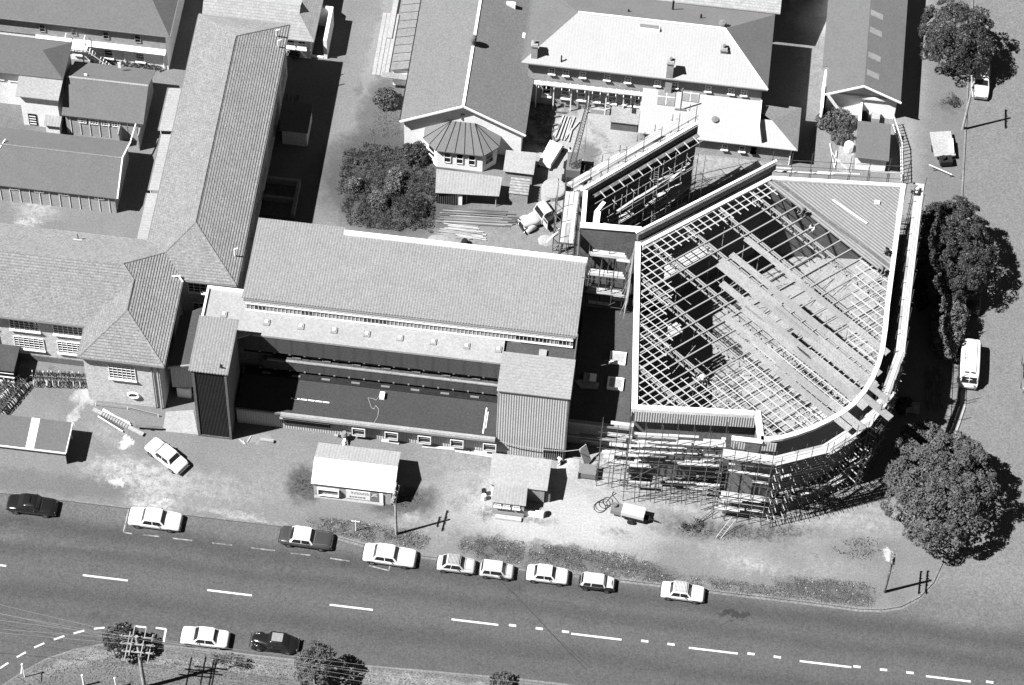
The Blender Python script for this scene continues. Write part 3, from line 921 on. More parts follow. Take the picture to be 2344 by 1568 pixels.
for (c, r, x, y) in ((0, 0, 728, 652), (0, 0, 1012, 557)):
    p = g(c, r, x, y, 4.5)
    MB().box(p.x - .15, p.x + .15, p.y - .05, p.y + .05, 4.2, 4.95).build('vent', 'white', ms)
# --- long low shed left edge
ls = thing('long_shed', 'long low grey gabled shed with pilasters at the left edge', 'shed', (-47, 13, 0))
gable_walls(-75, -39.75, 9.6, 16.1, 2.7, 4.7, 'x', .2).build('wall', 'board_grey', ls)
MB().slab(hip(-75, -39.45, 9.4, 16.3, 2.7, 4.7, 'x', (0, 0)), .1).build('roof', 'grey_iron', ls)
MB().box(-75, -39.45, 12.78, 12.92, 4.69, 4.72).build('ridge_cap', 'mid_iron', ls)
MB().beam((-39.42, 9.4, 2.72), (-39.42, 12.85, 4.74), .12, .16).beam((-39.42, 12.85, 4.74), (-39.42, 16.3, 2.72), .12, .16).build('bargeboard', 'white', ls)
pn = MB()
for i in range(14): pn.box(-53 + i * .97, -52.94 + i * .97, 9.55, 9.6, 0, 2.6)
pn.build('pilaster', 'white', ls)
for x, y in ((120, 118), (327, 142), (533, 165), (840, 195)):
    p = g(0, 1, x, y, 2.3)
    window(ls, 'S', p.x, 2.05, .95, .4, 9.6, 3, 1, False)
ry = MB()
ry.beam(g(0, 0, 1150, 1050, 3.2), g(0, 0, 1105, 1200, 2.9), .1).beam(g(0, 0, 45, 1180, 4.6), g(0, 0, 0, 1250, 4.6), .1)
tag(ry.build('service_pole', 'white'), 'thin white pole bridging hut eave and long shed gable', 'pole')

# --- small tiled house top centre
tm = thing('tiled_cottage', 'small pale tiled cottage with dark gablet at top centre left', 'house', (-27, 33, 0))
MB().box(-34, -24.05, 31.0, 39, 0, 3.4).build('wall', 'board_pale', tm)
R0, R1 = (-25.0, 33.1, 5.6), (-36, 33.1, 5.6)
MB().slab([[(-35, 30.5, 3.4), (-23.6, 30.5, 3.4), (-25.3, 32.4, 5.2), (-25.3, 33.1, 5.6), (-35, 33.1, 5.6)], [(-23.6, 30.5, 3.4), (-23.5, 36, 3.4), (-25.3, 36, 5.2), (-25.3, 32.4, 5.2)], [(-35, 33.1, 5.6), (-25.3, 33.1, 5.6), (-25.3, 36.5, 4.0), (-35, 36.5, 4.0)]], .12).build('roof', 'pale_tile', tm)
MB().add([(-25.28, 31.9, 4.75), (-25.28, 34.4, 4.9), (-25.28, 33.1, 5.62), (-24.6, 31.9, 4.4), (-24.6, 34.0, 4.45)], [(0, 1, 2), (3, 4, 1, 0)]).build('gablet', 'dark', tm)
for x, y in ((345, 350), (440, 360)):
    p = g(1, 0, x, y, 2.4)
    window(tm, 'S', p.x, 1.9, .8, .8, 31.0, 1, 2)
    MB().box(p.x - .5, p.x + .5, 30.6, 30.98, 1.55, 1.72).build('window_box', 'white', tm)
yw = thing('yard_screen_wall', 'white roofless block wall with dark inside beside the tiled cottage', 'wall', (-23, 33, 0))
MB().box(-22.8, -22.45, 31.2, 35.6, 0, 2.9).box(-24.0, -22.8, 35.3, 35.6, 0, 2.9).build('wall', 'render_pale', yw)
MB().box(-24.0, -22.85, 31.2, 31.35, 0, .25).build('threshold', 'white', yw)
# --- yard shed in the wing's shadow
ys = thing('yard_shed', 'small flat roofed shed standing in the shadow east of the tiled wing', 'shed', (-24, 21.6, 0))
MB().box(-25.2, -22.75, 20.1, 23.3, 0, 2.45).build('wall', 'board_pale', ys)
MB().box(-25.35, -22.6, 19.85, 23.45, 2.46, 2.56).build('roof', 'grey_iron', ys)
ds = MB()
for (x, y) in ((325, 790), (355, 810), (395, 800), (415, 800)): ds.beam(g(1, 0, x, y, .9), g(1, 0, x - 15, y + 60, 0), .12)
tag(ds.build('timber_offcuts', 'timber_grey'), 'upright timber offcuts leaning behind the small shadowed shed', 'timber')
fd = thing('low_shed_base', 'low concrete base with part walls in the deep shadow by the wing', 'foundation', (-24.3, 13.2, 0))
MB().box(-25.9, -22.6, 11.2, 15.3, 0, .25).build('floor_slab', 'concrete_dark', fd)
MB().box(-25.9, -22.6, 15.0, 15.3, .25, 1.1).box(-22.9, -22.6, 11.2, 15.0, .25, 1.1).box(-25.9, -22.9, 12.9, 13.2, .25, .9).build('wall', 'concrete', fd)

# --- gabled hall (church like) with bay
ch = thing('gabled_hall', 'large grey gabled hall with pale front gable and ridge ventilator', 'building', (-7.5, 30, 0))
gable_walls(-13.35, -1.8, 21.8, 60, 4.0, 7.55, 'y', .35).build('wall', 'render_pale', ch)
MB().slab(hip(-13.7, -1.4, 21.45, 60, 4.0, 7.55, 'y', (0, 0)), .12).build('roof', 'church_iron', ch)
MB().beam((-13.72, 21.42, 3.98), (-7.55, 21.42, 7.55), .12, .2).beam((-7.55, 21.42, 7.55), (-1.38, 21.42, 3.98), .12, .2).build('bargeboard', 'white', ch)
MB().box(-7.68, -7.42, 21.5, 60, 7.52, 7.58).build('ridge_cap', 'white', ch)
MB().box(-7.75, -7.65, 21.72, 21.8, 5.0, 5.9).box(-7.65, -7.4, 21.72, 21.8, 5.8, 5.9).build('gable_vent', 'trim_grey', ch)
MB().beam((-13.76, 21.5, 3.92), (-13.76, 60, 3.92), .1).build('gutter', 'dark', ch)
p = g(1, 0, 1890, 370, 7.6)
vb = MB().lathe([(.28, 0), (.28, .7), (.34, .75), (.34, .85), (.36, 1.0), (.3, 1.3), (.15, 1.5), (.02, 1.55)], (p.x, p.y, 7.4), 14).build('ridge_ventilator', 'trim_grey', ch)
p = g(1, 0, 2250, 50, 6)
MB().box(p.x - .9, p.x, p.y - .1, p.y + .25, 5.6, 6.3).build('roof_vent', 'white', ch)
p = g(2, 0, 207, 325, 4.5)
MB().box(p.x - .2, p.x + .05, p.y - .3, p.y + .3, 4.3, 5.0).build('flashing', 'white', ch)
by = thing('polygonal_bay', 'dark seamed bay roof over white arched windows below the hall gable', 'bay', (-7.6, 20.5, 0))
base = [(-11.0, 21.95), (-11.0, 20.6), (-9.8, 19.45), (-5.3, 19.45), (-4.1, 20.6), (-4.1, 21.95)]
MB().prism(base, 0, 3.0).build('wall', 'white', by)
ro = [(-11.3, 21.98, 3), (-11.3, 20.5, 3), (-9.9, 19.15, 3), (-5.2, 19.15, 3), (-3.8, 20.5, 3), (-3.8, 21.98, 3)]
a_, b_ = (-8.7, 21.7, 4.7), (-6.4, 21.7, 4.7)
MB().slab([[ro[0], ro[1], a_], [ro[1], ro[2], a_], [ro[2], ro[3], b_, a_], [ro[3], ro[4], b_], [ro[4], ro[5], b_]], .1).build('roof', 'trim_grey', by)
sm = MB()
for t in (0, .2, .4, .6, .8, 1):
    x = -9.9 + 4.7 * t
    xt = -8.7 + 2.3 * t
    sm.beam((x, 19.15, 3.03), (xt, 21.7, 4.73), .05, .06)
for k in (0, 1, 4, 5):
    q = ro[k]
    sm.beam((q[0], q[1], 3.03), ((a_ if k < 3 else b_)), .05, .06)
for f in (.5,):
    for i, j, tpt in ((1, 2, a_), (3, 4, b_)):
        P = [ro[i][k] * (1 - f) + ro[j][k] * f for k in range(3)]
        sm.beam((P[0], P[1], 3.03), tpt, .04, .06)
sm.build('seams', 'dark', by)
for u in (-8.75, -7.55, -6.35): window(by, 'S', u, .95, .7, 1.6, 19.45, 1, 2, False)
ob = MB().box(-.02, .02, 0, 0, 0, 0)
for (xa, ya, xb, yb) in ((-11.0, 20.6, -9.8, 19.45), (-5.3, 19.45, -4.1, 20.6)):
    d = Vector((xb - xa, yb - ya, 0)).normalized()
    n_ = Vector((d.y, -d.x, 0))
    mid = Vector(((xa + xb) / 2, (ya + yb) / 2, 0)) + n_ * .02
    w0 = MB().add([mid - d * .4 + Vector((0, 0, 1)), mid + d * .4 + Vector((0, 0, 1)), mid + d * .4 + Vector((0, 0, 2.4)), mid - d * .4 + Vector((0, 0, 2.4))], [(0, 1, 2, 3)]).build('window', 'glass', by)
    MB().beam(mid - d * .4 + n_ * .03 + Vector((0, 0, 1.7)), mid + d * .4 + n_ * .03 + Vector((0, 0, 1.7)), .07).build('glazing_bar', 'white', w0)
    MB().beam(mid - d * .45 + n_ * .03 + Vector((0, 0, .95)), mid + d * .45 + n_ * .03 + Vector((0, 0, .95)), .1).build('sill', 'white', w0)
# lean-to on the west of the hall
lt = thing('lean_to', 'low grey flat roofed lean-to on the left side of the gabled hall', 'lean-to', (-14.8, 34, 0))
MB().box(-15.5, -13.4, 28.9, 60, 0, 2.5).build('wall', 'render_pale', lt)
MB().slab([[(-15.7, 28.7, 2.6), (-13.78, 28.7, 3.2), (-13.78, 60, 3.2), (-15.7, 60, 2.6)]], .08).build('roof', 'mid_iron', lt)
jt = MB()
for i in range(14): jt.box(-15.7, -13.8, 29.7 + i * 1.0, 29.75 + i * 1.0, 2.9, 2.95) if False else jt.beam((-15.7, 29.7 + i * 1.05, 2.62), (-13.8, 29.7 + i * 1.05, 3.22), .03, .04)
jt.build('joint', 'dark', lt)
MB().box(-16.5, -13.9, 28.0, 28.68, 2.1, 2.2).build('canopy', 'concrete', lt)
window(lt, 'S', -14.5, 1.0, 1.0, .9, 28.9, 3, 2)
pl = MB()
p0, p1 = g(1, 0, 1030, 650), g(1, 0, 1100, 235)
for i in range(4): pl.box(p0.x + i * .42, p0.x + .38 + i * .42, p0.y + .2, p0.y + 8.2, 0, .12 + .04 * (i % 2))
tag(pl.build('plank_ramp', 'off_white'), 'pale plank ramp lying left of the lean-to of the gabled hall', 'ramp')
sw = MB().box(-16.9, -16.4, 34.5, 60, 0, .35)
tag(sw.build('low_wall', 'off_white'), 'low white garden wall top centre left of the lean-to', 'wall')

# --- big white roofed building
mn = thing('white_roof_building', 'large two storey building with bright white front roof and chimneys', 'building', (9, 32, 0))
MB().box(-2.0, 21.0, 28.5, 37.5, 0, 6.9).build('wall', 'board_grey', mn)
e1, rr = 6.9, 10.0
fr = [[(-2.7, 28.1, e1), (21.5, 28.1, e1), (16.7, 32.6, rr), (2.3, 32.6, rr)]]
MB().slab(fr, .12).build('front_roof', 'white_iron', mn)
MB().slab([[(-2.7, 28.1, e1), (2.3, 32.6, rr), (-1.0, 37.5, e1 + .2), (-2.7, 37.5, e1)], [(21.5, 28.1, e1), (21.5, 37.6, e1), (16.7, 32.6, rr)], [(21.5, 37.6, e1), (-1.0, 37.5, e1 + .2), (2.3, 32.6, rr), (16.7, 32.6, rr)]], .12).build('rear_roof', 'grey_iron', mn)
MB().tube((2.3, 32.6, rr + .02), (16.7, 32.6, rr + .02), .1, 8).tube((16.7, 32.6, rr), (21.5, 28.1, e1), .1, 8).build('ridge_cap', 'white', mn)
MB().beam((-2.7, 28.04, 6.86), (21.5, 28.04, 6.86), .1).build('gutter', 'trim_grey', mn)
for x, y in ((443, 575), (562, 590), (705, 605), (910, 630), (1087, 645), (1340, 675), (1487, 690), (1767, 722), (1962, 752), (2070, 762)):
    p = g(2, 0, x, y, 5.6)
    window(mn, 'S', p.x, 5.2, .62, .85, 28.5, 2, 2)
VZ = 4.15
for x, y in ((402, 715), (560, 745), (695, 765), (820, 770), (958, 780), (1080, 810), (1185, 800)):
    p = g(2, 0, x, y, 2.6)
    window(mn, 'S', p.x, 1.75, .85, 1.75, 28.5, 1, 2, False)
    MB().box(p.x - .5, p.x + .5, 28.2, 28.49, 1.55, 1.68).build('window_ledge', 'white', mn)
for (x, y, zz, h, w0) in ((292, 465, 7.4, 1.9, .3), (1435, 650, 6.8, 2.6, .33), (1892, 475, 7.9, 1.4, .32)):
    p = g(2, 0, x, y, zz)
    c_ = MB().box(p.x - w0, p.x + w0, p.y - .3, p.y + .3, zz - (7 if x == 1435 else 1), zz + h).box(p.x - w0 - .07, p.x + w0 + .07, p.y - .37, p.y + .37, zz + h - .3, zz + h - .12)
    c_ = c_.build('chimney', 'off_white', mn)
    MB().tube((p.x, p.y, zz + h), (p.x, p.y, zz + h + .35), .15, 10).build('pot', 'trim_grey', c_)
p = g(2, 0, 1270, 220, 9.6)
sk = MB().box(p.x - .95, p.x + .95, p.y - .45, p.y + .4, 9.3, 9.75).build('skylight', 'trim_grey', mn)
MB().box(p.x - 1.02, p.x + 1.02, p.y - .5, p.y - .452, 9.2, 9.8).build('frame', 'white', sk)
MB().box(p.x + .955, p.x + 1.02, p.y - .45, p.y + .45, 9.2, 9.8).build('frame', 'white', sk)
for x, y in ((1090, 100), (1470, 25), (1705, 140)):
    p = g(2, 0, x, y, 9.0)
    MB().tube((p.x, p.y, 7.6), (p.x, p.y, 9.3), .1, 8).build('vent_pipe', 'dark', mn)
p = g(2, 0, 1885, 215, 9.8)
MB().lathe([(.2, 0), (.2, .6), (.4, .7), (.35, .9), (.05, 1.05)], (p.x, p.y, 9.4), 12).build('ventilator', 'trim_grey', mn)
p = g(2, 0, 520, 505, 7.5)
MB().tube((p.x, p.y, 7.0), (p.x, p.y, 8.1), .07, 8).build('vent_pipe', 'dark', mn)
bg_ = MB().box(-1, 23.5, 39.2, 60, 0, 6.5)
bh = thing('rear_pale_building', 'pale tile roofed building cut by the top edge behind the white roof', 'building', (10, 44, 0))
MB().box(1, 21.5, 39.5, 60, 0, 6.5).build('wall', 'board_grey', bh)
MB().slab([[(-1, 38.0, 6.6), (22.0, 38.0, 6.6), (22.0, 46, 10.4), (-1, 46, 10.4)]], .12).build('roof', 'pale_tile', bh)
# unfinished verandah beam against the brick windows
ver = thing('verandah_frame', 'white unfinished verandah beam and posts in front of the brick windows', 'verandah', (3, 28.0, 0))
p, q = g(2, 0, 300, 620, VZ), g(2, 0, 1225, 720, VZ)
MB().box(p.x, q.x, 28.02, 28.18, VZ - .12, VZ + .05).build('beam', 'white', ver)
MB().box(p.x, q.x, 27.7, 28.0, VZ, VZ + .06).build('board', 'timber_white', ver)
for i in range(7):
    x = p.x + .25 + (q.x - p.x - .4) * i / 6
    MB().box(x - .05, x + .05, 28.05, 28.15, 0, VZ - .13).build('post', 'white', ver)
for i in range(14):
    x = p.x + .5 + (q.x - p.x - .9) * i / 13
    bar('bracket', (x, 27.5, VZ - .2), (x, 28.45, VZ - .2), .03, 'white', ver)
for i in range(5):
    x = p.x + .8 + i * 1.9
    for z in (.9, 1.5, 2.1, 2.7): bar('board_end', (x, 28.3, z), (x + .55, 28.3, z), .05, 'off_white', ver, 'box')

# --- low white roofed annexe
an = thing('white_annexe', 'low annexe with bright white lean-to roof behind the stage scaffold', 'building', (17, 26.5, 0))
MB().box(9.6, 24.6, 24.6, 28.4, 0, 2.95).build('wall', 'board_grey', an)
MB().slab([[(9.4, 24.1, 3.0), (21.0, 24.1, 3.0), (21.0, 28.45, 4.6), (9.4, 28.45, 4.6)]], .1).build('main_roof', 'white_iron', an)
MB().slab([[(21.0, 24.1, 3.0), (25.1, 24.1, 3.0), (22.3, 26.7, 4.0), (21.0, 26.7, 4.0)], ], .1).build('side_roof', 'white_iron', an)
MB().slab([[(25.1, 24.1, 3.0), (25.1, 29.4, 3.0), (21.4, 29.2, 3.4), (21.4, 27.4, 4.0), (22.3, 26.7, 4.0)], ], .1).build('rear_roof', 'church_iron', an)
MB().box(21.0, 21.12, 24.2, 28.45, 4.0, 4.75).build('parapet', 'white', an)
for x, y in ((1410, 835), (1615, 815)):
    p = g(2, 0, x, y, 4.2)
    z = 3.0 + (p.y - 24.1) * 1.6 / 4.35
    s0 = MB().add([(p.x - .85, p.y - .8, z - .2), (p.x + .85, p.y - .8, z - .2), (p.x + .85, p.y + .8, z + .4), (p.x - .85, p.y + .8, z + .4)], [(0, 1, 2, 3)]).build('skylight', 'steel_grey', an)
    MB().beam((p.x, p.y - .8, z - .18), (p.x, p.y + .8, z + .42), .05).beam((p.x - .85, p.y, z + .12), (p.x + .85, p.y, z + .12), .05).build('bar', 'white', s0)
p = g(2, 0, 1822, 1030, 3.5)
MB().lathe([(.2, 0), (.2, .5), (.36, .6), (.36, .72), (.05, .85)], (p.x, p.y, 3.2), 14).box(p.x - .3, p.x + .3, p.y - .3, p.y + .3, 2.9, 3.4).build('ventilator', 'trim_grey', an)
p, q = g(2, 0, 1530, 920, 4.2), g(2, 0, 1548, 680, 4.2)
MB().tube((p.x, p.y, 4.1), (p.x, p.y, 7.4), .07, 8).box(p.x - .55, p.x + .55, p.y - .08, p.y + .08, 3.95, 4.1).build('flue', 'trim_grey', an)
for x, y in ((1905, 1235), (2052, 1262), (2150, 1270)):
    p = g(2, 0, x, y, 1.8)
    window(an, 'S', p.x, 1.3, .6, .8, 24.6, 1, 2)
p = g(3, 0, 40, 1265, 2)
window(an, 'S', p.x, 1.3, .6, .8, 24.6, 1, 2)
dp = MB().tube((24.5, 24.5, 0), (24.5, 24.5, 2.9), .05, 8).build('downpipe', 'white', an)
# small block and crate in the yard
bk = thing('grey_outbuilding', 'small flat grey outbuilding beside the white annexe wall', 'shed', (8, 25.5, 0))
p0, p1, p2 = g(2, 0, 940, 1040, 1.1), g(2, 0, 1165, 1055, 1.1), g(2, 0, 1190, 880, 1.6)
MB().box(p0.x, p1.x, p0.y, p0.y + 3.4, 0, 1.3).build('wall', 'wall_shadowy', bk)
MB().box(p0.x - .1, p1.x + .1, p0.y - .1, p0.y + 3.5, 1.31, 1.4).build('roof', 'concrete', bk)
MB().box(p0.x + 1.9, p0.x + 2.3, p0.y + 1.2, p0.y + 3.2, 1.41, 1.5).build('hatch', 'dark', bk)

# --- right hand hall
rh = thing('skylit_hall', 'long grey gabled hall with four faint skylights near the top right', 'building', (31, 37, 0))
gable_walls(27.6, 34.45, 31.6, 60, 3.5, 5.45, 'y', .3).build('wall', 'render_pale', rh)
MB().slab([[(27.35, 31.0, 3.5), (30.9, 31.0, 5.45), (30.9, 60, 5.45), (26.8, 60, 3.2), (26.8, 34.6, 3.2), (27.35, 34.6, 3.5)], [(34.75, 31.0, 3.5), (34.75, 60, 3.5), (30.9, 60, 5.45), (30.9, 31.0, 5.45)]], .1).build('roof', 'grey_iron', rh)
MB().beam((27.3, 30.97, 3.5), (30.9, 30.97, 5.48), .14, .16).beam((30.9, 30.97, 5.48), (34.8, 30.97, 3.5), .14, .16).build('bargeboard', 'white', rh)
for i, (x, y) in enumerate(((1080, 145), (1072, 290), (1060, 500), (1048, 650))):
    p = g(3, 0, x, y, 4.7)
    sz = lambda xx: 5.47 - (xx - 30.9) * .5065
    MB().add([(p.x - .65, p.y - .35, sz(p.x - .65)), (p.x + .65, p.y - .35, sz(p.x + .65)), (p.x + .65, p.y + .35, sz(p.x + .65)), (p.x - .65, p.y + .35, sz(p.x - .65))], [(0, 1, 2, 3)]).build('skylight', 'steel_grey', rh)
MB().box(27.1, 27.25, 29.8, 34.6, 0, 2.9).build('fence_panel', 'white', rh)
MB().box(28.3, 33.6, 31.4, 31.59, 2.9, 3.3).build('fascia', 'white', rh)
MB().box(30.95, 31.1, 29.2, 31.58, 0, 2.2).build('partition', 'white', rh)
ln = MB()
for i, (x, y, r) in enumerate(((1085, 920, .45), (1075, 985, .4))):
    p = g(3, 0, x, y, .8)
    t = MB().box(p.x - r, p.x + r, p.y - r, p.y + r, 0, .9)
    tag(t.build('crate', 'off_white'), ('pale square crate in the yard, nearest the right hall gable', 'pale square crate in the yard, farther from the gable')[i], 'crate', 'crates in the hall yard')
for i, (x, y) in enumerate(((975, 985), (1020, 965))):
    p = g(3, 0, x, y, .5)
    tag(MB().lathe([(.34, 0), (.36, .1), (.36, .8), (.3, .9)], (p.x, p.y, 0), 14).build('drum', ('dark', 'off_white')[i]), ('dark steel drum below the right hall gable', 'white round drum between crates below the right hall')[i], 'drum', 'drums in the hall yard')
ga = thing('small_garage', 'small flat grey roofed garage with pale front near the right street', 'garage', (32.5, 27, 0))
MB().box(31.0, 33.9, 24.9, 28.8, 0, 2.25).build('wall', 'render_pale', ga)
MB().slab([[(30.8, 24.6, 2.3), (34.1, 24.6, 2.3), (34.05, 29.0, 2.5), (30.75, 29.0, 2.5)]], .08).build('roof', 'grey_iron', ga)
pa = MB().prism([(29.2, 24.6), (30.7, 24.0), (30.9, 28.6), (29.3, 28.6)], .005, .05)
tag(pa.build('concrete_pad', 'concrete'), 'pale concrete pad left of the small garage', 'paving')
p = g(3, 0, 845, 1245, .6)
tag(MB().lathe([(.42, 0), (.45, .1), (.45, .95), (.4, 1.05), (.1, 1.12)], (p.x, p.y, .05), 18).build('water_tank', 'white'), 'white round tank on the pad left of the garage', 'tank')
gf = thing('slatted_fence', 'dark slatted timber fence running down beside the garage', 'fence', (34.5, 26.5, 0))
pts = [g(3, 0, 1200, 960), g(3, 0, 1290, 1120), g(3, 0, 1300, 1420)]
P = [Vector((34.35, 30.6, 0)), Vector((35.3, 27.6, 0)), Vector((35.6, 23.6, 0))]
for a, b in ((P[0], P[1]), (P[1], P[2])):
    n_ = 9
    for z in (.5, 1.7): bar('rail', a + Vector((0, 0, z)), b + Vector((0, 0, z)), .07, 'white', gf, 'box')
    for i in range(n_ + 1):
        q = a.lerp(b, i / n_)
        bar('paling', q, q + Vector((0, 0, 1.85)), .07, 'off_white', gf, 'box')
tmb = MB()
for a, b in (((685, 1215), (725, 1430)), ((745, 1350), (840, 1440)), ((700, 1290), (760, 1380)), ((740, 1280), (730, 1400))):
    tmb.beam(g(3, 0, *a, .1), g(3, 0, *b, .1), .12)
tag(tmb.build('loose_timber', 'timber_white'), 'white loose timbers on the ground left of the garage pad', 'timber')
# ------------------------------------------------------------------ new classroom block
nb = thing('classroom_block', 'long new classroom block with ribbed roof, white ledge and dark panel bands', 'building', (-9, -2, 0))
MB().extr([(-5.2, 8.6), (4.2, 8.6 - .6), (4.2, 0), (-5.2, 0)], 'x', -24.1, 6.05).build('wall', 'concrete', nb)
MB().slab([[(-24.55, -5.05, 10.05), (6.3, -5.05, 10.05), (6.25, 3.9, 8.9), (-16.5, 3.9, 8.9), (-16.5, 4.9, 8.75), (-24.7, 4.9, 8.75)]], .14).build('main_roof', 'trough_roof', nb)
MB().box(-16.5, 6.3, 3.91, 4.35, 8.7, 9.15).build('parapet', 'white', nb)
MB().box(6.06, 6.22, -5.0, 4.2, 0, 8.7).build('end_wall', 'concrete_dark', nb)
# clerestory
cl = MB().box(-24.2, 6.0, -5.3, -5.21, 8.65, 9.8).build('clerestory', 'off_white', nb)
for i in range(84):
    x = -24.1 + i * .36
    if x > 5.9: break
    MB().box(x - .022, x + .022, -5.34, -5.31, 8.62, 9.75).build('mullion', 'white', cl)
MB().box(-24.2, 6.0, -5.44, -5.31, 8.54, 8.66).box(-24.2, 6.0, -5.40, -5.31, 9.55, 9.66).build('rail', 'white', cl)
MB().box(-24.4, 6.2, -5.2, -5.06, 9.72, 9.93).build('fascia', 'trim_grey', nb)
for (x0, x1) in ((-23.3, -22.4), (-13.2, -11.0), (-19, -18), (.7, 3.8), (4.6, 5.6)):
    MB().box(x0, x1, -5.305, -5.301, 8.7, 9.5).build('dark_pane', 'glass', nb)
# white ledge roof
lr = MB().prism([(-27.9, -3.3), (-24.15, -3.3), (-24.15, -5.32), (-.2, -5.32), (-.2, -7.8), (-23.2, -7.8), (-24.3, -8.4), (-27.9, -8.45)], 8.3, 8.5).build('ledge_roof', 'white_roofing', nb)
MB().box(-27.9, -24.2, -3.55, -3.3, 8.5, 8.75).box(-28.1, -27.9, -8.4, -3.3, 8.3, 8.75).build('coping', 'white', nb)
MB().box(-23.2, -.2, -7.95, -7.81, 8.28, 8.55).build('edge_trim', 'white_roofing', nb)
for x, y in ((0, 0),) * 0 or [(1895, 1180), (2260, 1250)]:
    pass
sky_pts = [(0, 1, 1897, 1182), (0, 1, 2260, 1250), (1, 1, 430, 1285), (1, 1, 712, 1318), (1, 1, 990, 1348), (1, 1, 1270, 1382), (1, 1, 1553, 1415), (1, 1, 1835, 1450), (1, 1, 2105, 1480)]
for c, r, x, y in sky_pts:
    p = g(c, r, x, y, 8.5)
    s0 = MB().box(p.x - .3, p.x + .3, p.y - .35, p.y + .3, 8.5, 8.62).build('roof_light', 'concrete', nb)
    MB().box(p.x - .15, p.x + .13, p.y - .12, p.y + .18, 8.62, 8.70).build('dome', 'white', s0)
# storey body and panels
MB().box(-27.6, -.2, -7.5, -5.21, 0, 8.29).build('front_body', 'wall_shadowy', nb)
MB().box(-24.1, -.2, -7.92, -7.51, 5.85, 8.27).build('upper_panels', 'panel_dark', nb)
MB().box(-24.1, -.2, -7.56, -7.51, 4.95, 5.84).build('upper_windows', 'glass', nb)
MB().box(-21.9, -.2, -8.16, -7.95, 4.8, 4.94).build('sill_ledge', 'concrete', nb)
MB().box(-21.9, -.2, -7.94, -7.57, 4.8, 4.9).build('ledge_top', 'panel_dark', nb)
MB().box(-22.3, -.2, -8.12, -7.51, 3.35, 4.79).build('lower_panels', 'panel_dark', nb)
br = MB()
for i in range(17):
    x = -22.6 + i * 1.385
    br.box(x - .08, x + .08, -7.9, -7.62, 5.65, 5.84)
    br.box(x - .08, x + .08, -8.16, -8.121, 3.3, 3.5)
br.build('bracket', 'concrete', nb)
for i in range(8):
    x = -22 + i * 2.78
    MB().box(x - .4, x + .4, -7.8, -7.6, 5.05, 5.1).build('window_sill', 'trim_grey', nb)
    MB().box(x - .4, x + .4, -8.5, -8.3, 2.98, 3.03).build('window_sill', 'trim_grey', nb)
MB().box(-24.1, -.2, -8.7, -8.05, 2.5, 2.96).build('plinth_gutter', 'dark', nb)
# low front range
lo = thing('low_front_range', 'low range with dark flat roof, ribbed front and five boxed windows', 'building', (-12, -10, 0))
MB().box(-24.2, -.1, -12.3, -8.0, 0, 2.8).build('wall', 'rib_wall', lo)
MB().box(-24.2, -.1, -12.45, -8.71, 2.81, 2.9).build('roof', 'bitumen', lo)
MB().box(-20.0, -.1, -12.72, -12.46, 2.80, 3.0).build('coping', 'off_white', lo)
MB().box(-20.0, -.1, -12.85, -12.73, 2.62, 2.93).build('gutter', 'concrete', lo)
MB().box(-24.2, -20.02, -12.6, -12.46, 2.7, 2.95).build('gutter', 'trim_grey', lo)
lv = MB().box(-20.1, -15.45, -12.5, -12.305, 1.2, 2.2).build('louvre', 'rib_dark', lo)
MB().box(-20.1, -15.45, -12.75, -12.31, 2.21, 2.3).build('hood', 'off_white', lv)
for i, (x, y) in enumerate(((922, 680), (1200, 710), (1480, 742), (1755, 775), (2033, 805))):
    p = g(1, 2, x, y, 1.45)
    w0 = MB().box(p.x - .62, p.x + .62, -12.75, -12.31, 2.0, 2.1).box(p.x - .62, p.x + .62, -12.75, -12.31, .75, .83).box(p.x - .62, p.x - .54, -12.75, -12.31, .83, 2.0).box(p.x + .54, p.x + .62, -12.75, -12.31, .83, 2.0).build('boxed_window', 'white', lo)
    MB().box(p.x - .53, p.x + .53, -12.60, -12.31, .84, 1.99).build('pane', 'glass', w0)
    MB().box(p.x - .5, p.x + .5, -12.68, -12.61, 1.6, 1.65).build('sash', 'off_white', w0)
    MB().box(p.x - .52, p.x + .52, -12.74, -12.61, .84, 1.0).build('inner_ledge', 'off_white', w0)
ml = MB()
for x0 in (345, 365, 430, 492, 555, 617):
    a = g(1, 2, x0, 411 + (x0 - 365) * .12, 2.9)
    ml.box(a.x, a.x + .6, a.y - .06, a.y + .06, 2.904, 2.95)
tag(ml.build('pipe_lengths', 'white'), 'six short white pipe lengths in a line on the dark low roof', 'pipes')
p = g(1, 2, 1123, 395, 2.9)
tag(MB().box(p.x - .25, p.x + .2, p.y - .35, p.y + .3, 2.904, 3.3).build('roof_box', 'white'), 'small white box on the dark low roof with a trailing cord', 'box')
cd_ = MB()
pp = [(1105, 380), (1070, 425), (1045, 412), (1000, 405), (1030, 490), (1055, 500), (1065, 470), (1090, 500), (1085, 560), (1050, 620)]
for a, b in zip(pp, pp[1:]): cd_.tube(g(1, 2, *a, 2.93), g(1, 2, *b, 2.93), .025, 5)
tag(cd_.build('cord', 'tube_pale'), 'thin pale cord snaking over the dark low roof', 'cord')
p = g(1, 2, 1990, 600, 2.9)
tag(MB().box(p.x - .06, p.x + .06, p.y - 1.4, p.y + 1.4, 2.904, 2.95).box(p.x + .15, p.x + .22, p.y - .8, p.y + 1.0, 2.904, 2.94).build('roof_battens', 'white'), 'two white battens lying at the right end of the dark roof', 'timber')

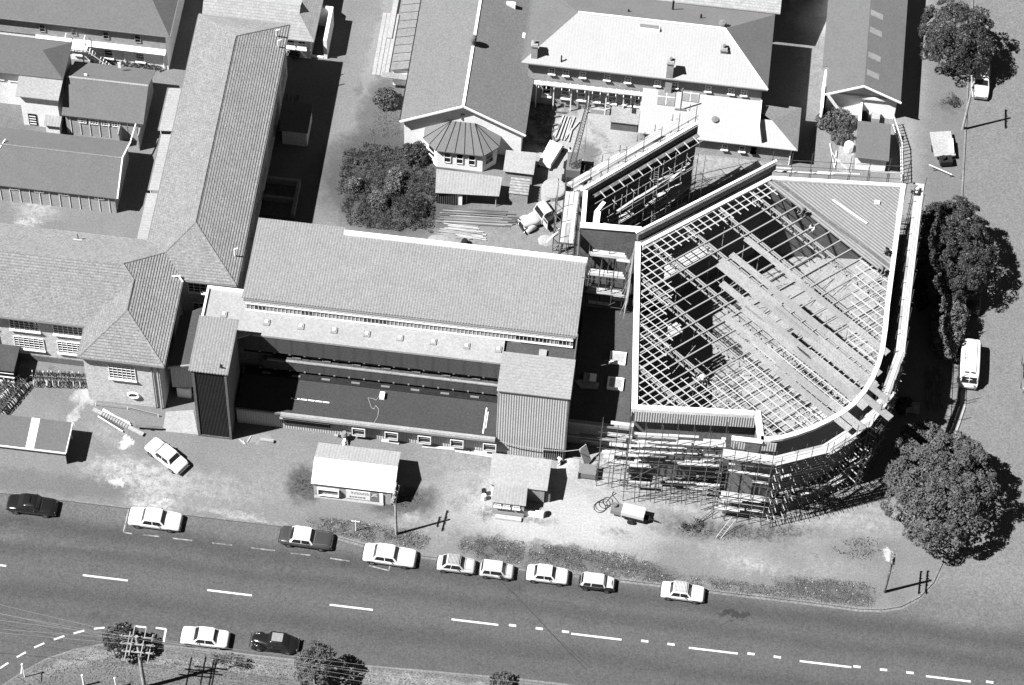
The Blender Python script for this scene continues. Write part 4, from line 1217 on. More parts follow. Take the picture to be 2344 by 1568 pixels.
# stair tower
tw = thing('stair_tower', 'tall narrow tower with dark louvred front and pale ribbed roof', 'tower', (-26, -11.5, 0))
MB().box(-27.45, -24.45, -14.0, -8.6, 0, 11.1).build('wall', 'trim_grey', tw)
MB().slab([[(-27.8, -14.35, 11.35), (-24.2, -14.35, 11.35), (-24.2, -8.45, 11.5), (-27.8, -8.45, 11.5)]], .14).build('roof', 'trough_roof', tw)
lv = MB().box(-27.3, -24.6, -14.12, -14.01, .25, 11.0).build('louvre_screen', 'dark', tw)
for i in range(20):
    x = -27.22 + i * .132
    MB().box(x - .022, x + .022, -14.2, -14.125, .3, 10.95).build('blade', 'blade_grey', lv)
MB().box(-27.55, -27.31, -14.25, -14.01, 0, 11.15).box(-24.59, -24.38, -14.25, -14.01, 0, 11.15).box(-27.31, -24.59, -14.25, -14.01, 0, .24).build('frame', 'concrete_dark', tw)
MB().box(-24.95, -24.6, -13.8, -13.7, 11.5, 11.56).box(-25.05, -24.95, -13.8, -13.4, 11.5, 11.56).build('roof_bracket', 'dark', tw)
# right stair block
sb = thing('stair_block', 'tall right hand block with grey ribbed front and flat pale roof', 'tower', (3.2, -10.3, 0))
MB().box(-.05, 6.3, -12.3, -8.35, 0, 10.85).build('wall', 'rib_wall', sb)
MB().box(6.31, 6.42, -12.3, -5.25, 0, 10.7).build('side_wall', 'concrete_dark', sb)
MB().slab([[(-.15, -12.45, 10.95), (6.5, -12.45, 10.95), (6.5, -8.3, 11.1), (-.15, -8.3, 11.1)]], .12).build('roof', 'boarded_roof', sb)
lv = MB().box(4.35, 6.25, -12.36, -12.31, .35, 1.9).build('louvre', 'dark', sb)
for i in range(10):
    x = 4.42 + i * .195
    MB().box(x - .025, x + .025, -12.42, -12.361, 0.1, 1.85).build('blade', 'off_white', lv)
MB().box(0, 6.3, -8.34, -5.32, 8.0, 8.3).build('rear_roof', 'bitumen_light', sb)
MB().box(0, 6.3, -8.34, -5.46, 0, 7.99).build('rear_wall', 'concrete', sb)
p = g(2, 1, 362, 1520, 8.3)
MB().box(p.x - .35, p.x + .35, p.y - .35, p.y + .35, 8.3, 8.6).build('roof_hatch', 'off_white', sb)
p = g(2, 1, 138, 1415, 8.3)
MB().box(p.x - .5, p.x + .5, p.y - .15, p.y + .15, 8.3, 8.4).build('bracket', 'trim_grey', sb)
# link between school and tower
lk = thing('entrance_link', 'dark roofed entrance link with ribbed front between school and tower', 'building', (-29.3, -7.5, 0))
roofp = [(-30.55, -5.1), (-28.15, -3.6), (-27.95, -4.5), (-27.95, -10.3), (-28.6, -10.3), (-30.6, -10.8)]
MB().prism([(-30.5, -5.2), (-28.2, -3.8), (-28.0, -10.2), (-30.5, -10.6)], 2.1, 5.7).build('wall', 'rib_wall', lk)
MB().prism(roofp, 5.75, 5.9).build('roof', 'bitumen_light', lk)
MB().beam((-30.62, -10.86, 5.85), (-28.6, -10.36, 5.85), .14, .2).build('coping', 'off_white', lk)
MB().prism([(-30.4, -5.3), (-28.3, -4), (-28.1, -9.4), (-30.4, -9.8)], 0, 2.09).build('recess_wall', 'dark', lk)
MB().box(-30.2, -28.9, -10.3, -9.9, 0, 1.5).build('entrance_wall', 'white', lk)
pv = MB().prism(poly_of([(0, 2, 1405, 525), (0, 2, 1640, 510), (0, 2, 1680, 720), (0, 2, 1380, 690)]), .0, .06)
struct(pv, 'concrete_apron', 'off_white')
# courtyard link roof
LKZ = 4.3
cy = thing('courtyard_link', 'dark flat link roof with white rooflights between block and auditorium', 'building', (9, -3, 0))
MB().box(6.45, 11.9, -10.3, 2.2, 0, 4.1).build('wall', 'concrete', cy)
MB().prism([(6.45, -10.4), (12.0, -10.4), (11.2, 2.2), (6.45, 2.2)], 4.11, 4.25).build('roof', 'bitumen_light', cy)
MB().box(6.45, 12.1, -10.75, -10.41, 4.05, 4.35).box(6.45, 11.5, -11.0, -10.76, 2.2, 2.4).build('coping', 'concrete', cy)
for x, y in ((998, 68), (978, 285)):
    p = g(2, 2, x, y, 4.4)
    s0 = MB().box(p.x - .75, p.x + .75, p.y - .65, p.y + .65, 4.26, 4.52).build('roof_light', 'white', cy)
    MB().box(p.x - .55, p.x + .55, p.y - .47, p.y + .47, 4.521, 4.56).build('pane', 'off_white', s0)
for z in (.9, 1.6): MB().box(7.6, 11.8, -10.5, -10.31, z, z + .25).build('lintel', 'off_white', cy)
for x in (8.4, 9.8, 11.0): MB().box(x, x + .25, -10.45, -10.31, 0, .88).build('pier', 'trim_grey', cy)
tp = MB()
R = random.Random(4)
p = g(2, 2, 750, 270, 4.4)
tp.prism([(p.x - 1.3, p.y), (p.x - .7, p.y - .7), (p.x + .9, p.y - .6), (p.x + 1.0, p.y), (p.x - .4, p.y + .3)], 4.26, 4.4).box(p.x - .5, p.x + .7, p.y, p.y + .8, 4.26, 4.7)
tag(tp.build('tarpaulin', 'concrete'), 'crumpled pale tarpaulin and carton on the link roof in shadow', 'tarpaulin')
p = g(2, 2, 788, 235, 4.8)
tag(MB().box(p.x - .3, p.x + .3, p.y - .35, p.y + .35, 4.71, 5.0).build('carton', 'white'), 'white carton on top of the crumpled tarpaulin', 'box')

# ------------------------------------------------------------------ auditorium (under construction)
AH = 12.0
CURVE = [(23.72, -15.02), (24.6, -15.0), (25.7, -14.65), (26.8, -14.15), (28.3, -13.3), (29.8, -12.2), (30.9, -11.3), (31.85, -10.2), (32.7, -8.8), (33.35, -7.3), (33.8, -5.7), (34.1, -4.0), (34.25, -1.5), (34.3, 1.0), (34.5, 5), (34.75, 10), (35.0, 14.7)]
WEST = [(10.65, 4.3), (12.14, -13.28)]
SOUTH = [(12.14, -13.28), (23.08, -12.42)]
NW = [(21.9, 13.6), (10.65, 4.3)]
POLY = [WEST[0], WEST[1], SOUTH[1]] + CURVE + [(21.9, 13.6)]
au = thing('auditorium', 'auditorium under construction with open steel roof and curved right wall', 'building', (22, 0, 0))


def offset(pts, d):
    out = []
    n = len(pts)
    for i in range(n):
        a, b = Vector(pts[max(0, i - 1)]), Vector(pts[min(n - 1, i + 1)])
        t = (b - a).normalized()
        out.append((pts[i][0] + t.y * d, pts[i][1] - t.x * d))
    return out


def wall_path(mb, pts, th, z0, z1):
    o = offset(pts, -th)
    for i in range(len(pts) - 1):
        mb.prism([pts[i], pts[i + 1], o[i + 1], o[i]], z0, z1)
    return mb
P_all = [WEST[0], WEST[1]]
wm = MB()
wall_path(wm, [(10.9, 4.3), (12.39, -13.0)], .25, 0, AH - .35)
wall_path(wm, [(12.4, -13.0), (23.3, -12.15)], .25, 0, AH - .35)
wall_path(wm, [(23.3, -12.4), (23.85, -14.8)], .25, 0, AH - .35)
cwm = MB()
wall_path(cwm, offset(CURVE, -.12), .3, 0, AH - .35)
cwm.build('curved_wall', 'curve_wall', au)
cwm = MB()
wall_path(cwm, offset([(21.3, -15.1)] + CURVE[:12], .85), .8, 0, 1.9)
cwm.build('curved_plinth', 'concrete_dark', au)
wall_path(wm, [(21.9, 13.5), (10.9, 4.4)][::1], .3, 0, AH - .35)
wall_path(wm, [(34.8, 14.6), (21.9, 13.5)], .3, 0, AH - .35)
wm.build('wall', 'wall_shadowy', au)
cp = MB()
wall_path(cp, [(10.55, 4.75), (12.04, -13.38)], .52, AH - .34, AH + .02)
wall_path(cp, [(12.56, -13.36), (22.9, -12.55)], .5, AH - .34, AH + .02)
wall_path(cp, [(22.92, -12.1), (23.5, -15.1)], .55, AH - .34, AH + .02)
wall_path(cp, CURVE, .42, AH - .34, AH + .02)
wall_path(cp, [(22.4, 14.0), (11.1, 4.65)], .35, AH - .34, AH + .02)
wall_path(cp, [(35.0, 14.85), (22.4, 14.0)], .35, AH - .34, AH - .0)
cp.build('coping', 'coping_paint', au)
jn = MB()
for (x0, y0), (x1, y1) in zip(CURVE, CURVE[1:]):
    d = Vector((x1 - x0, y1 - y0)).normalized()
    jn.beam((x0, y0, AH + .023), (x0 - d.y * .42, y0 + d.x * .42, AH + .023), .03, .006)
for i in range(1, 9):
    y = 4.3 - i * 1.95
    jn.beam((10.62 + i * .17, y, AH + .023), (11.1 + i * .17, y, AH + .023), .03, .006)
for i in range(1, 6): jn.beam((12.4 + i * 1.9, -13.4 + i * .15, AH + .023), (12.4 + i * 1.9, -12.8 + i * .15, AH + .023), .03, .006)
jn.build('coping_joints', 'trim_grey', au)
rb = MB()
wall_path(rb, [(12.1, -13.42), (23.1, -12.6)], .04, AH - 2.0, AH - .36)
wall_path(rb, [(12.1, -13.5), (12.0, -11)], .04, AH - 2.0, AH - .36)
rb.build('ribbed_cladding', 'rib_wall', au)
ww_ = MB()
wall_path(ww_, [(21.2, -15.12), (23.75, -15.12)], .25, 0, 11.6)
ww_.build('wing_wall', 'wall_shadowy', au)
ww_ = MB()
wall_path(ww_, [(21.15, -15.2), (23.9, -15.2)], .35, 11.61, 11.85)
ww_.build('wing_coping', 'white', au)
ww_ = MB()
wall_path(ww_, [(21.2, -15.18), (25.2, -14.98)], .04, 10.2, 11.55)
ww_.build('wing_cladding', 'rib_wall', au)
fl = [(p[0], p[1]) for p in POLY]
MB().prism([(11.2, 4.0), (12.6, -12.7), (23.2, -12.0), (24, -14.5)] + [(x - .3, y + .2) for x, y in CURVE[1:]] + [(21.9, 13.2)], .02, .12).build('floor', 'concrete', au)
st_ = MB()
for k in range(5):           # raked seating tiers rising towards the curve
    st_.prism([(x + (20 - x) * (.06 + k * .05), y + (2 - y) * (.06 + k * .05)) for x, y in CURVE[2:13]] + [(22, 3), (20, -2)], .13, .9 + (4 - k) * .35) if k == 4 else None
deckpts = [(21.7, 13.55), (35.0, 14.6), (34.4, 3.9)]
MB().prism([(21.9, 13.5), (34.7, 14.5), (34.3, 3.95)], AH - .30, AH - .16).build('roof_deck', 'deck_plain', au)
# direction of trusses and purlins
tv = Vector((math.cos(math.radians(-38.0)), math.sin(math.radians(-38.0)), 0))
tn = Vector((-tv.y, tv.x, 0))
pu_ = Vector((math.cos(math.radians(41)), math.sin(math.radians(41)), 0))
pn_ = Vector((-pu_.y, pu_.x, 0))
INNER = [(11.1, 4.2), (12.55, -12.9), (23.2, -12.1), (23.95, -14.6)] + [(x - .35, y + .15) for x, y in CURVE[2:]] + [(22.0, 13.3)]


def clip(P0, d, poly, extra=None):
    """intervals of the line P0 + t d inside poly"""
    ts = []
    n = len(poly)
    for i in range(n):
        a, b = Vector(poly[i] + (0,)), Vector(poly[(i + 1) % n] + (0,))
        e_ = b - a
        den = d.x * e_.y - d.y * e_.x
        if abs(den) < 1e-9: continue
        w_ = a - P0
        t = (w_.x * e_.y - w_.y * e_.x) / den
        u = (w_.x * d.y - w_.y * d.x) / den
        if 0 <= u < 1: ts.append(t)
    ts.sort()
    return [(ts[i], ts[i + 1]) for i in range(0, len(ts) - 1, 2)]
DECKP = [(21.95, 13.45), (34.65, 14.45), (34.28, 4.0)]
deck_s = (Vector((21.9, 13.5, 0)).dot(tn) + Vector((34.3, 3.95, 0)).dot(tn)) / 2
OPEN = INNER
rbm = MB()
for k in range(60):
    s = deck_s + .1 + k * .3
    for (t0, t1) in clip(tn * s, tv, DECKP):
        if t1 - t0 > .4: rbm.beam(tn * s + tv * (t0 + .1) + Vector((0, 0, AH - .13)), tn * s + tv * (t1 - .1) + Vector((0, 0, AH - .13)), .10, .07)
rbm.build('deck_ribs', 'deck_rib', au)
trs = []
for s in [deck_s - 1.8 - 3.62 * k for k in range(8)]:
    for (t0, t1) in clip(tn * s, tv, OPEN):
        if t1 - t0 < 2: continue
        a, b = tn * s + tv * t0, tn * s + tv * t1
        up = Vector((0, 0, 1))
        t = MB()
        zt, zb = AH - .42, AH - 1.5
        for o_ in (-.1, .1):
            t.beam(a + tn * o_ + up * zt, b + tn * o_ + up * zt, .09, .11)
        t.beam(a + up * zb, b + up * zb, .12, .10)
        n_ = max(2, int((t1 - t0) / .75))
        for i in range(n_):
            q0, q1, qm = a.lerp(b, i / n_), a.lerp(b, (i + 1) / n_), a.lerp(b, (i + .5) / n_)
            t.tube(q0 + tn * .1 + up * zt, qm + up * zb, .03, 5, cap=False)
            t.tube(qm + up * zb, q1 - tn * .1 + up * zt, .03, 5, cap=False)
        t.build('roof_truss', 'steel', au)
        trs.append((s, t0, t1))
pk = 0
for k in range(-14, 22):
    s = -4.2 + 1.32 * k
    for (t0, t1) in clip(pn_ * s, pu_, OPEN):
        a, b = pn_ * s + pu_ * t0, pn_ * s + pu_ * t1
        # stop at the decking edge
        sa, sb_ = a.dot(tn), b.dot(tn)
        if sb_ > deck_s: b = a + (b - a) * ((deck_s - sa) / (sb_ - sa)) if sb_ != sa else b
        if (b - a).length < 1 or sa > deck_s: continue
        bar('purlin', a + Vector((0, 0, AH - .28)), b + Vector((0, 0, AH - .28)), .12, 'steel', au, 'box', .14)
# batten grids near the walls
sheets_s = []
def dist_to(p, a, b):
    a, b, p = Vector(a), Vector(b), Vector(p)
    t = max(0, min(1, (p - a).dot(b - a) / (b - a).length_squared))
    return (p - a.lerp(b, t)).length
def gridzone(x, y):
    if not inpoly(x, y, INNER): return False
    P_ = Vector((x, y, 0))
    if P_.dot(tn) > deck_s - .1: return False
    if dist_to((x, y), *NW) < 2.1: return True
    if dist_to((x, y), *WEST) < (2.9 if y > -3 or y < -9.5 else 2.9) + 1.6 * (abs(((y * .2) % 1) - .5)): return True
    if dist_to((x, y), (34.4, 4), (34.2, -5)) < 3.6: return True
    s_b = x * .72 - y * .69
    if dist_to((x, y), (14, -13), (32.5, -9)) < 3.1: return True
    if y < -4.8 and x > 21.5: return True
    if y < -10 : return True
    return False
runs = []
for (dv, nv, sp_, wd) in ((tv, tn, .82, .075), (pu_, pn_, .62, .06)):
    for k in range(-60, 80):
        s = k * sp_
        for (t0, t1) in clip(nv * s, dv, OPEN):
            t, cur = t0, None
            while t < t1:
                q = nv * s + dv * (t + .1)
                ok = gridzone(q.x, q.y)
                if ok and cur is None: cur = t
                if (not ok) and cur is not None:
                    if t - cur > .6: runs.append((nv * s + dv * cur, nv * s + dv * t, wd))
                    cur = None
                t += .2
            if cur is not None and t1 - cur > .4: runs.append((nv * s + dv * cur, nv * s + dv * t1, wd))
runs.sort(key=lambda r_: -(r_[1] - r_[0]).length * r_[2])
rest = MB()
for i, (a, b, wd) in enumerate(runs):
    z = AH - .18 if wd > .065 else AH - .22
    a, b = a + Vector((0, 0, z)), b + Vector((0, 0, z))
    if i < 95: bar('batten', a, b, wd, 'timber_white', au, 'box', .07)
    else: rest.beam(a, b, wd, .07)
r0 = rest.build('battens', 'timber_white', au)
r0['kind'] = 'stuff'
# temporary inner birdcage scaffold
ic = thing('inner_scaffold', 'tangle of scaffold tubes standing inside the open auditorium', 'scaffold', (20, -2, 0), group='scaffolds round the auditorium')
R = random.Random(11)
cnt = 0
it = MB()
for i in range(34):
    x, y = R.uniform(13.5, 32), R.uniform(-11, 9)
    if not inpoly(x, y, INNER) or Vector((x, y, 0)).dot(tn) > deck_s - 1: continue
    hgt = R.uniform(4, 10)
    bar('standard', (x, y, .1), (x, y, hgt), .03, 'tube_pale', ic)
    cnt += 1
for i in range(60):
    x, y, z = R.uniform(13.5, 32), R.uniform(-11, 9), R.uniform(2, 9.5)
    d = tv if R.random() < .5 else tn
    L_ = R.uniform(2, 5)
    x2, y2 = x + d.x * L_, y + d.y * L_
    z2 = z + (R.uniform(-2.5, 2.5) if R.random() < .4 else 0)
    if inpoly(x, y, INNER) and inpoly(x2, y2, INNER): it.tube((x, y, z), (x2, y2, z2), .03, 5)
it.build('braces', 'tube_pale', ic)['kind'] = 'stuff'
# planked platforms inside
for j, (cx, cy_, L_, W_, z, lab) in enumerate([(14.9, 6.2, 6.5, 2.2, 8.2, 'planked platform under the roof grid beside the stage wall'), (14.2, -2.0, 4.0, 1.2, 7.5, 'narrow planked platform along the inner left wall'), (14.6, -9.0, 2.5, 1.4, 7.5, 'small planked platform in the lower left roof corner'), (29.5, -8.0, 5, 3, 6.5, 'planked platform under the lower right roof grid')]):
    pf = thing('work_platform', lab, 'platform', (cx, cy_, 0), group='work platforms inside the auditorium')
    nb_ = int(W_ / .3)
    for k in range(nb_):
        if R.random() < .15: continue
        o_ = (k - nb_ / 2) * .31
        a = Vector((cx, cy_, z)) + pn_ * o_ - pu_ * (L_ / 2 + R.uniform(-.3, .3))
        bar('plank', a, a + pu_ * (L_ + R.uniform(-.6, .3)), .26, 'timber_white', pf, 'box', .05)
    for sx in (-1, 1):
        for sy in (-1, 1):
            q = Vector((cx, cy_, 0)) + pu_ * (sx * L_ * .42) + pn_ * (sy * W_ * .45)
            bar('leg', q, q + Vector((0, 0, z)), .04, 'tube_pale', pf)
# stacked seating formwork on the floor
for j in range(9):
    a = Vector((20.5 + j * .9, 1.8 - j * .9, .12))
    d = pu_
    q = MB().beam(a + d * .4, a + d * (5.5 + (j % 3)), .22, .22)
    tag(q.build('floor_joist', 'timber_grey'), 'dark floor joist laid in the row on the auditorium floor', 'timber', 'joists on the auditorium floor')
# loose roofing sheets
sh = [(18.9, 20.6, 6.6, .62, 17.3, 'farthest'), (16.9, 19.4, 4.6, .66, 18.0, 'second'), (15.2, 18.5, 3.9, .62, 19.0, 'third'), (14.45, 18.3, 3.4, .60, 20.6, 'fourth'), (13.3, 18.9, 1.4, .72, 20.2, 'fifth'), (12.45, 21, -1.2, .8, 14.6, 'sixth'), (11.0, 19.4, -2.3, .75, 16.6, 'seventh'), (10.1, 20.3, -4.0, .6, 14.0, 'eighth')]
ords = ['farthest loose roofing stack, nearest the finished deck', 'second loose roofing stack from the finished deck, ending short of the curve', 'third loose roofing stack from the deck, over the middle trusses', 'fourth loose roofing stack, reaching past the curved parapet', 'fifth loose roofing stack, widest one over the middle', 'sixth loose roofing stack, short one starting mid roof', 'seventh loose roofing stack, reaching past the parapet', 'nearest loose roofing stack, lowest one in the open roof']
for j, (s0, x, y, wd, L_, nm) in enumerate(sh):
    a = Vector((x, y, 0))
    R = random.Random(j)
    t = thing('roofing_stack', ords[j], 'roofing sheets', (x, y, AH), group='loose roofing sheets on the trusses')
    pos = 0
    k = 0
    while pos < L_:
        seg = min(L_ - pos + .3, R.uniform(5, 7.5))
        off_ = R.uniform(-.12, .12)
        c0 = a + tv * pos + tn * off_ + Vector((0, 0, AH - .14 + .03 * (k % 2)))
        m_ = MB()
        d2 = tv
        b0 = c0 + d2 * seg
        m_.beam(c0, b0, wd, .08 + .04 * (k % 3))
        for q in range(4):
            o2 = tn * ((q - 1.5) * wd / 4)
            m_.beam(c0 + o2 + Vector((0, 0, .07)), b0 + o2 + Vector((0, 0, .07)), .05, .05)
        m_.build('sheet', ('steel_grey', 'sheet_metal')[0] if k % 2 else 'sheet_metal', t)
        pos += seg - .3
        k += 1
# extra material lying on the deck
p, q = g(3, 1, 710, 210, AH), g(3, 1, 1000, 410, AH)
tag(MB().beam(p, q, .16, .06).build('flashing_strip', 'white'), 'long white flashing strip lying on the finished roof deck', 'flashing')
for (a, b, w_, c_) in (((210, 45), (1225, 800), .34, 'concrete_dark'),):
    p, q = g(3, 1, *a, AH - .15), g(3, 1, *b, AH - .15)
    tag(MB().beam(p + Vector((0, 0, .05)), q + Vector((0, 0, .05)), w_, .05).build('deck_gutter', c_), 'narrow grey gutter strip running across the finished deck', 'gutter')
for i, (x, y) in enumerate(((1195, 655), (1270, 335), (1085, 235))):
    p = g(3, 1, x, y, AH - .1)
    tag(MB().box(p.x - .25, p.x + .25, p.y - .15, p.y + .15, AH - .16, AH + .1).build('material_pack', 'white'), ('white pack on the deck, closest to the lower right corner', 'white pack on the deck beside the right parapet', 'small white pack near the middle of the deck')[i], 'pack', 'packs on the roof deck')

# ------------------------------------------------------------------ stage house
sg = thing('stage_house', 'roofless stage walls with deep dark interior, left of the auditorium roof', 'building', (10, 11, 0))
SH = 11.0
sw_ = MB()
wall_path(sw_, [(14.9, 19.9), (4.9, 10.5)], .35, 0, SH)          # NW wall
wall_path(sw_, [(5.2, 10.4), (5.4, 6.4)], .35, 0, SH)
wall_path(sw_, [(5.5, 6.4), (10.9, 6.65)], .35, 0, SH)
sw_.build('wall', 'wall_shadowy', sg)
c2 = MB()
wall_path(c2, [(15.0, 20.1), (4.85, 10.6)], .26, SH + .01, SH + .12)
wall_path(c2, [(5.15, 10.5), (5.35, 6.3)], .42, SH + .13, SH + .22)
wall_path(c2, [(5.3, 6.3), (11.0, 6.55)], .6, SH + .01, SH + .12)
c2.build('coping', 'white', sg)
led = MB()
for z, w_ in ((SH - .9, .55), (SH - 2.2, .35)):
    a, b = Vector((15.2, 19.3, z)), Vector((6.0, 10.7, z))
    led.beam(a, b, w_, .12)
led.build('ledge', 'timber_grey', sg)
for i in range(11):
    f = (i + .5) / 11
    a = Vector((6.3, 10.9, SH - .75)).lerp(Vector((15.2, 19.2, SH - .75)), f)
    n_ = Vector((.68, -.73, 0))
    bar('putlog', a, a + n_ * .9, .07, 'timber_white', sg, 'box')
    if i % 2:
        a2 = a + n_ * 0.9 - Vector((0, 0, 1.6))
        bar('putlog', a2 - n_ * .3, a2 + n_ * .35, .06, 'timber_white', sg, 'box')
for k in range(3):
    z = SH - 1.0 - k * 1.0
    a, b = Vector((6.0, 10.3, z)), Vector((15.4, 19.1, z))
    n_ = Vector((.68, -.73, 0)) * (.5 + .4 * k)
    bar('ledger', a + n_, b + n_, .035, 'tube_pale', sg)
MB().box(6.4, 7.0, 6.9, 9.0, SH - 1.0, SH - .8).beam((6.6, 9.0, SH - .9), (7.2, 10.2, SH - .9), .35, .1).build('inner_ledge', 'white', sg)
pr_ = MB()
wall_path(pr_, [(22.6, 14.9), (10.6, 5.0)], .3, AH + .1, AH + 1.0)
pr_.build('proscenium_upstand', 'concrete_dark', au)
pw = MB()
wall_path(pw, [(22.7, 15.15), (10.45, 5.1)], .22, AH + 1.01, AH + 1.12)
pw.build('proscenium_coping', 'white', au)
wq = MB()
wall_path(wq, [(22.3, 14.6), (10.9, 4.9)], .3, 0, AH + .09)
wq.build('proscenium_wall', 'wall_shadowy', au)
tag(MB().tube((7.4, 7.2, SH - .1), (11.3, 6.9, SH - .1), .05, 8).build('guard_rail', 'off_white'), 'pale horizontal guard rail inside the stage opening', 'rail')
# ladders
def ladder(a, b, wd, lab, m='tube_pale', grp='ladders on the site'):
    a, b = Vector(a), Vector(b)
    t = thing('ladder', lab, 'ladder', tuple(a), group=grp)
    d = (b - a).normalized()
    x = d.cross(Vector((0, 1, 0))).normalized() if abs(d.y) < .8 else d.cross(Vector((1, 0, 0))).normalized()
    for s in (-1, 1): bar('rail', a + x * s * wd / 2, b + x * s * wd / 2, .05, m, t, 'box')
    L_ = (b - a).length
    n_ = int(L_ / .3)
    rg = MB()
    for i in range(1, n_):
        q = a + d * i * .3
        rg.tube(q - x * wd / 2, q + x * wd / 2, .02, 5)
    rg.build('rungs', m, t)
    return t
ladder((12.0, 12.9, 2), (11.7, 14.6, SH - .5), .4, 'ladder leaning on the dark inner stage wall')
ladder((19.4, -15.9, .2), (19.5, -15.6, 4.4), .4, 'ladder in the front scaffold left of the corner')
ladder((21.2, -18.6, 0.05), (22.4, -17.2, 1.6), .5, 'pale ladder propped on the ground at the scaffold foot', 'timber_white')
ladder((18.9, -17.7, .05), (20.6, -16.0, .6), .4, 'dark ladder lying on the ground toward the scaffold corner', 'tube')

# ------------------------------------------------------------------ scaffolds
def scaffold(name, lab, path, off_in, off_out, zs, step, plank_levels, ztop, grp='scaffolds round the auditorium', brace=.3, seed=1, pm='timber_white', cover=.8, nper=4, under=True):
    R = random.Random(seed)
    c = path[len(path) // 2]
    t = thing(name, lab, 'scaffold', (c[0], c[1], 0), group=grp)
    # resample
    pts = [Vector(p) for p in path]
    segs = [(pts[i], pts[i + 1]) for i in range(len(pts) - 1)]
    ns = 0
    small = MB()
    for (a, b) in segs:
        d = (b - a)
        L_ = d.length
        d.normalize()
        n_ = Vector((d.y, -d.x))
        k = max(1, round(L_ / step))
        for i in range(k + 1):
            q = a + d * (L_ * i / k)
            for o_, zt in ((off_in, ztop - .4), (off_out, ztop + R.uniform(.2, 1.1))):
                if o_ == off_in and not under: continue
                p = q + n_ * o_
                if ns < 95:
                    bar('standard', (p.x, p.y, 0), (p.x, p.y, zt), .034, 'tube', t)
                    ns += 1
                else: small.tube((p.x, p.y, 0), (p.x, p.y, zt), .034, 5)
            for z in zs:
                p0, p1 = q + n_ * (off_in - .2), q + n_ * (off_out + R.uniform(.15, .5))
                small.tube((p0.x, p0.y, z), (p1.x, p1.y, z), .027, 5)
        for z in zs:
            for o_ in (off_out,):
                p0, p1 = a + n_ * o_ - d * .3, b + n_ * o_ + d * .3
                bar('ledger', (p0.x, p0.y, z), (p1.x, p1.y, z), .03, 'tube_pale' if R.random() < .3 else 'tube', t)
                if R.random() < .5: bar('guard_rail', (p0.x, p0.y, z + .95), (p1.x, p1.y, z + .95), .028, 'tube', t)
        if R.random() < brace + .3 and L_ > 2:
            z0 = R.choice(zs[:-1] or [0])
            p0, p1 = a + n_ * (off_out + .06), b + n_ * (off_out + .06)
            p1 = p0 + (p1 - p0).normalized() * min(3.0, (p1 - p0).length)
            bar('brace', (p0.x, p0.y, z0), (p1.x, p1.y, min(ztop, z0 + 3.5)), .03, 'tube', t)
        for z, frac in plank_levels:
            wd = (off_out - off_in - .15) / nper
            for j in range(nper):
                pos = R.uniform(0, .8) if frac < .99 else (-.4 if len(segs) > 1 else 0)
                while pos < L_ - .3:
                    seg = min(R.uniform(1.8, 4.2), L_ - pos)
                    if frac > .99:
                        seg = min(seg, L_ - pos) + .12
                        if L_ - pos - seg < .3: seg = L_ - pos + .45
                    if R.random() < frac:
                        o_ = off_in + .1 + wd * (j + .5)
                        p0, p1 = a + d * pos + n_ * o_, a + d * (pos + seg) + n_ * o_
                        sgz = R.uniform(0, .05)
                        nm = bar('plank', (p0.x, p0.y, z + .05 + sgz), (p1.x, p1.y, z + .05 + sgz), wd * .9, pm if R.random() < cover else 'timber', t, 'box', .045)
                    pos += seg + (R.uniform(-.1, .2) if frac < .99 else -.12)
    if small.v: small.build('transoms', 'tube', t)['kind'] = 'stuff'
    return t
ZS = [1.7, 3.4, 5.1, 6.8, 8.5, 10.2]
scaffold('scaffold', 'straight scaffold of tubes and planks along the front auditorium wall', [(12.0, -13.45), (20.6, -12.85)], .9, 2.4, ZS, 1.45, [(10.2, .75), (8.5, .55), (6.8, .42), (5.1, .34), (3.4, .28), (1.7, .3)], 12.6, seed=2, nper=5)
scaffold('scaffold', 'scaffold bay wrapping the front corner porch of the auditorium', [(20.5, -15.15), (25.0, -15.25)], .35, 1.5, ZS, 1.1, [(10.6, 1), (8.5, .35), (6.8, .12), (5.1, .3), (3.4, .8), (1.7, .15)], 12.0, seed=3)
cv = offset(CURVE, 0)
pt_ = MB()
Rq = random.Random(12)
for (x0, y0), (x1, y1) in zip(CURVE[1:13], CURVE[2:14]):
    d = Vector((x1 - x0, y1 - y0)).normalized()
    for z in (1.4, 2.8, 4.2, 5.6, 7.0, 8.4, 9.8):
        for f in (.25, .75):
            if Rq.random() < .75:
                x, y = x0 + (x1 - x0) * f, y0 + (y1 - y0) * f
                pt_.beam((x + d.y * 1.5, y - d.x * 1.5, z), (x + d.y * 2.15, y - d.x * 2.15, z), .06)
tag(pt_.build('putlog_ends', 'timber_white'), 'short pale putlog ends sticking out all round the curved scaffold', 'scaffold parts', None, 'stuff')
scaffold('scaffold', 'scaffold following the curved auditorium wall at the lower right', [(25.0, -15.1), (28.9, -13.4), (31.9, -10.6), (33.6, -7.4)], .75, 1.9, [1.4, 2.8, 4.2, 5.6, 7.0, 8.4, 9.8], 1.35, [(11.0, 1), (8.5, .12), (6.8, .06), (5.1, .10), (3.4, .05), (1.7, .05)], 12.0, seed=4, nper=4)
ix = thing('stage_scaffold', 'dim scaffold of tubes and boards against the inner stage wall', 'scaffold', (10.5, 14.5, 0), group='scaffolds round the auditorium')
Rq = random.Random(41)
n_ = Vector((.68, -.73, 0))
for i in range(9):
    q = Vector((6.6, 11.0, 0)).lerp(Vector((15.0, 18.9, 0)), i / 8)
    for o_ in (.7, 1.7): bar('standard', q + n_ * o_, q + n_ * o_ + Vector((0, 0, SH - .8 + Rq.uniform(-1, .8))), .035, 'tube_pale', ix)
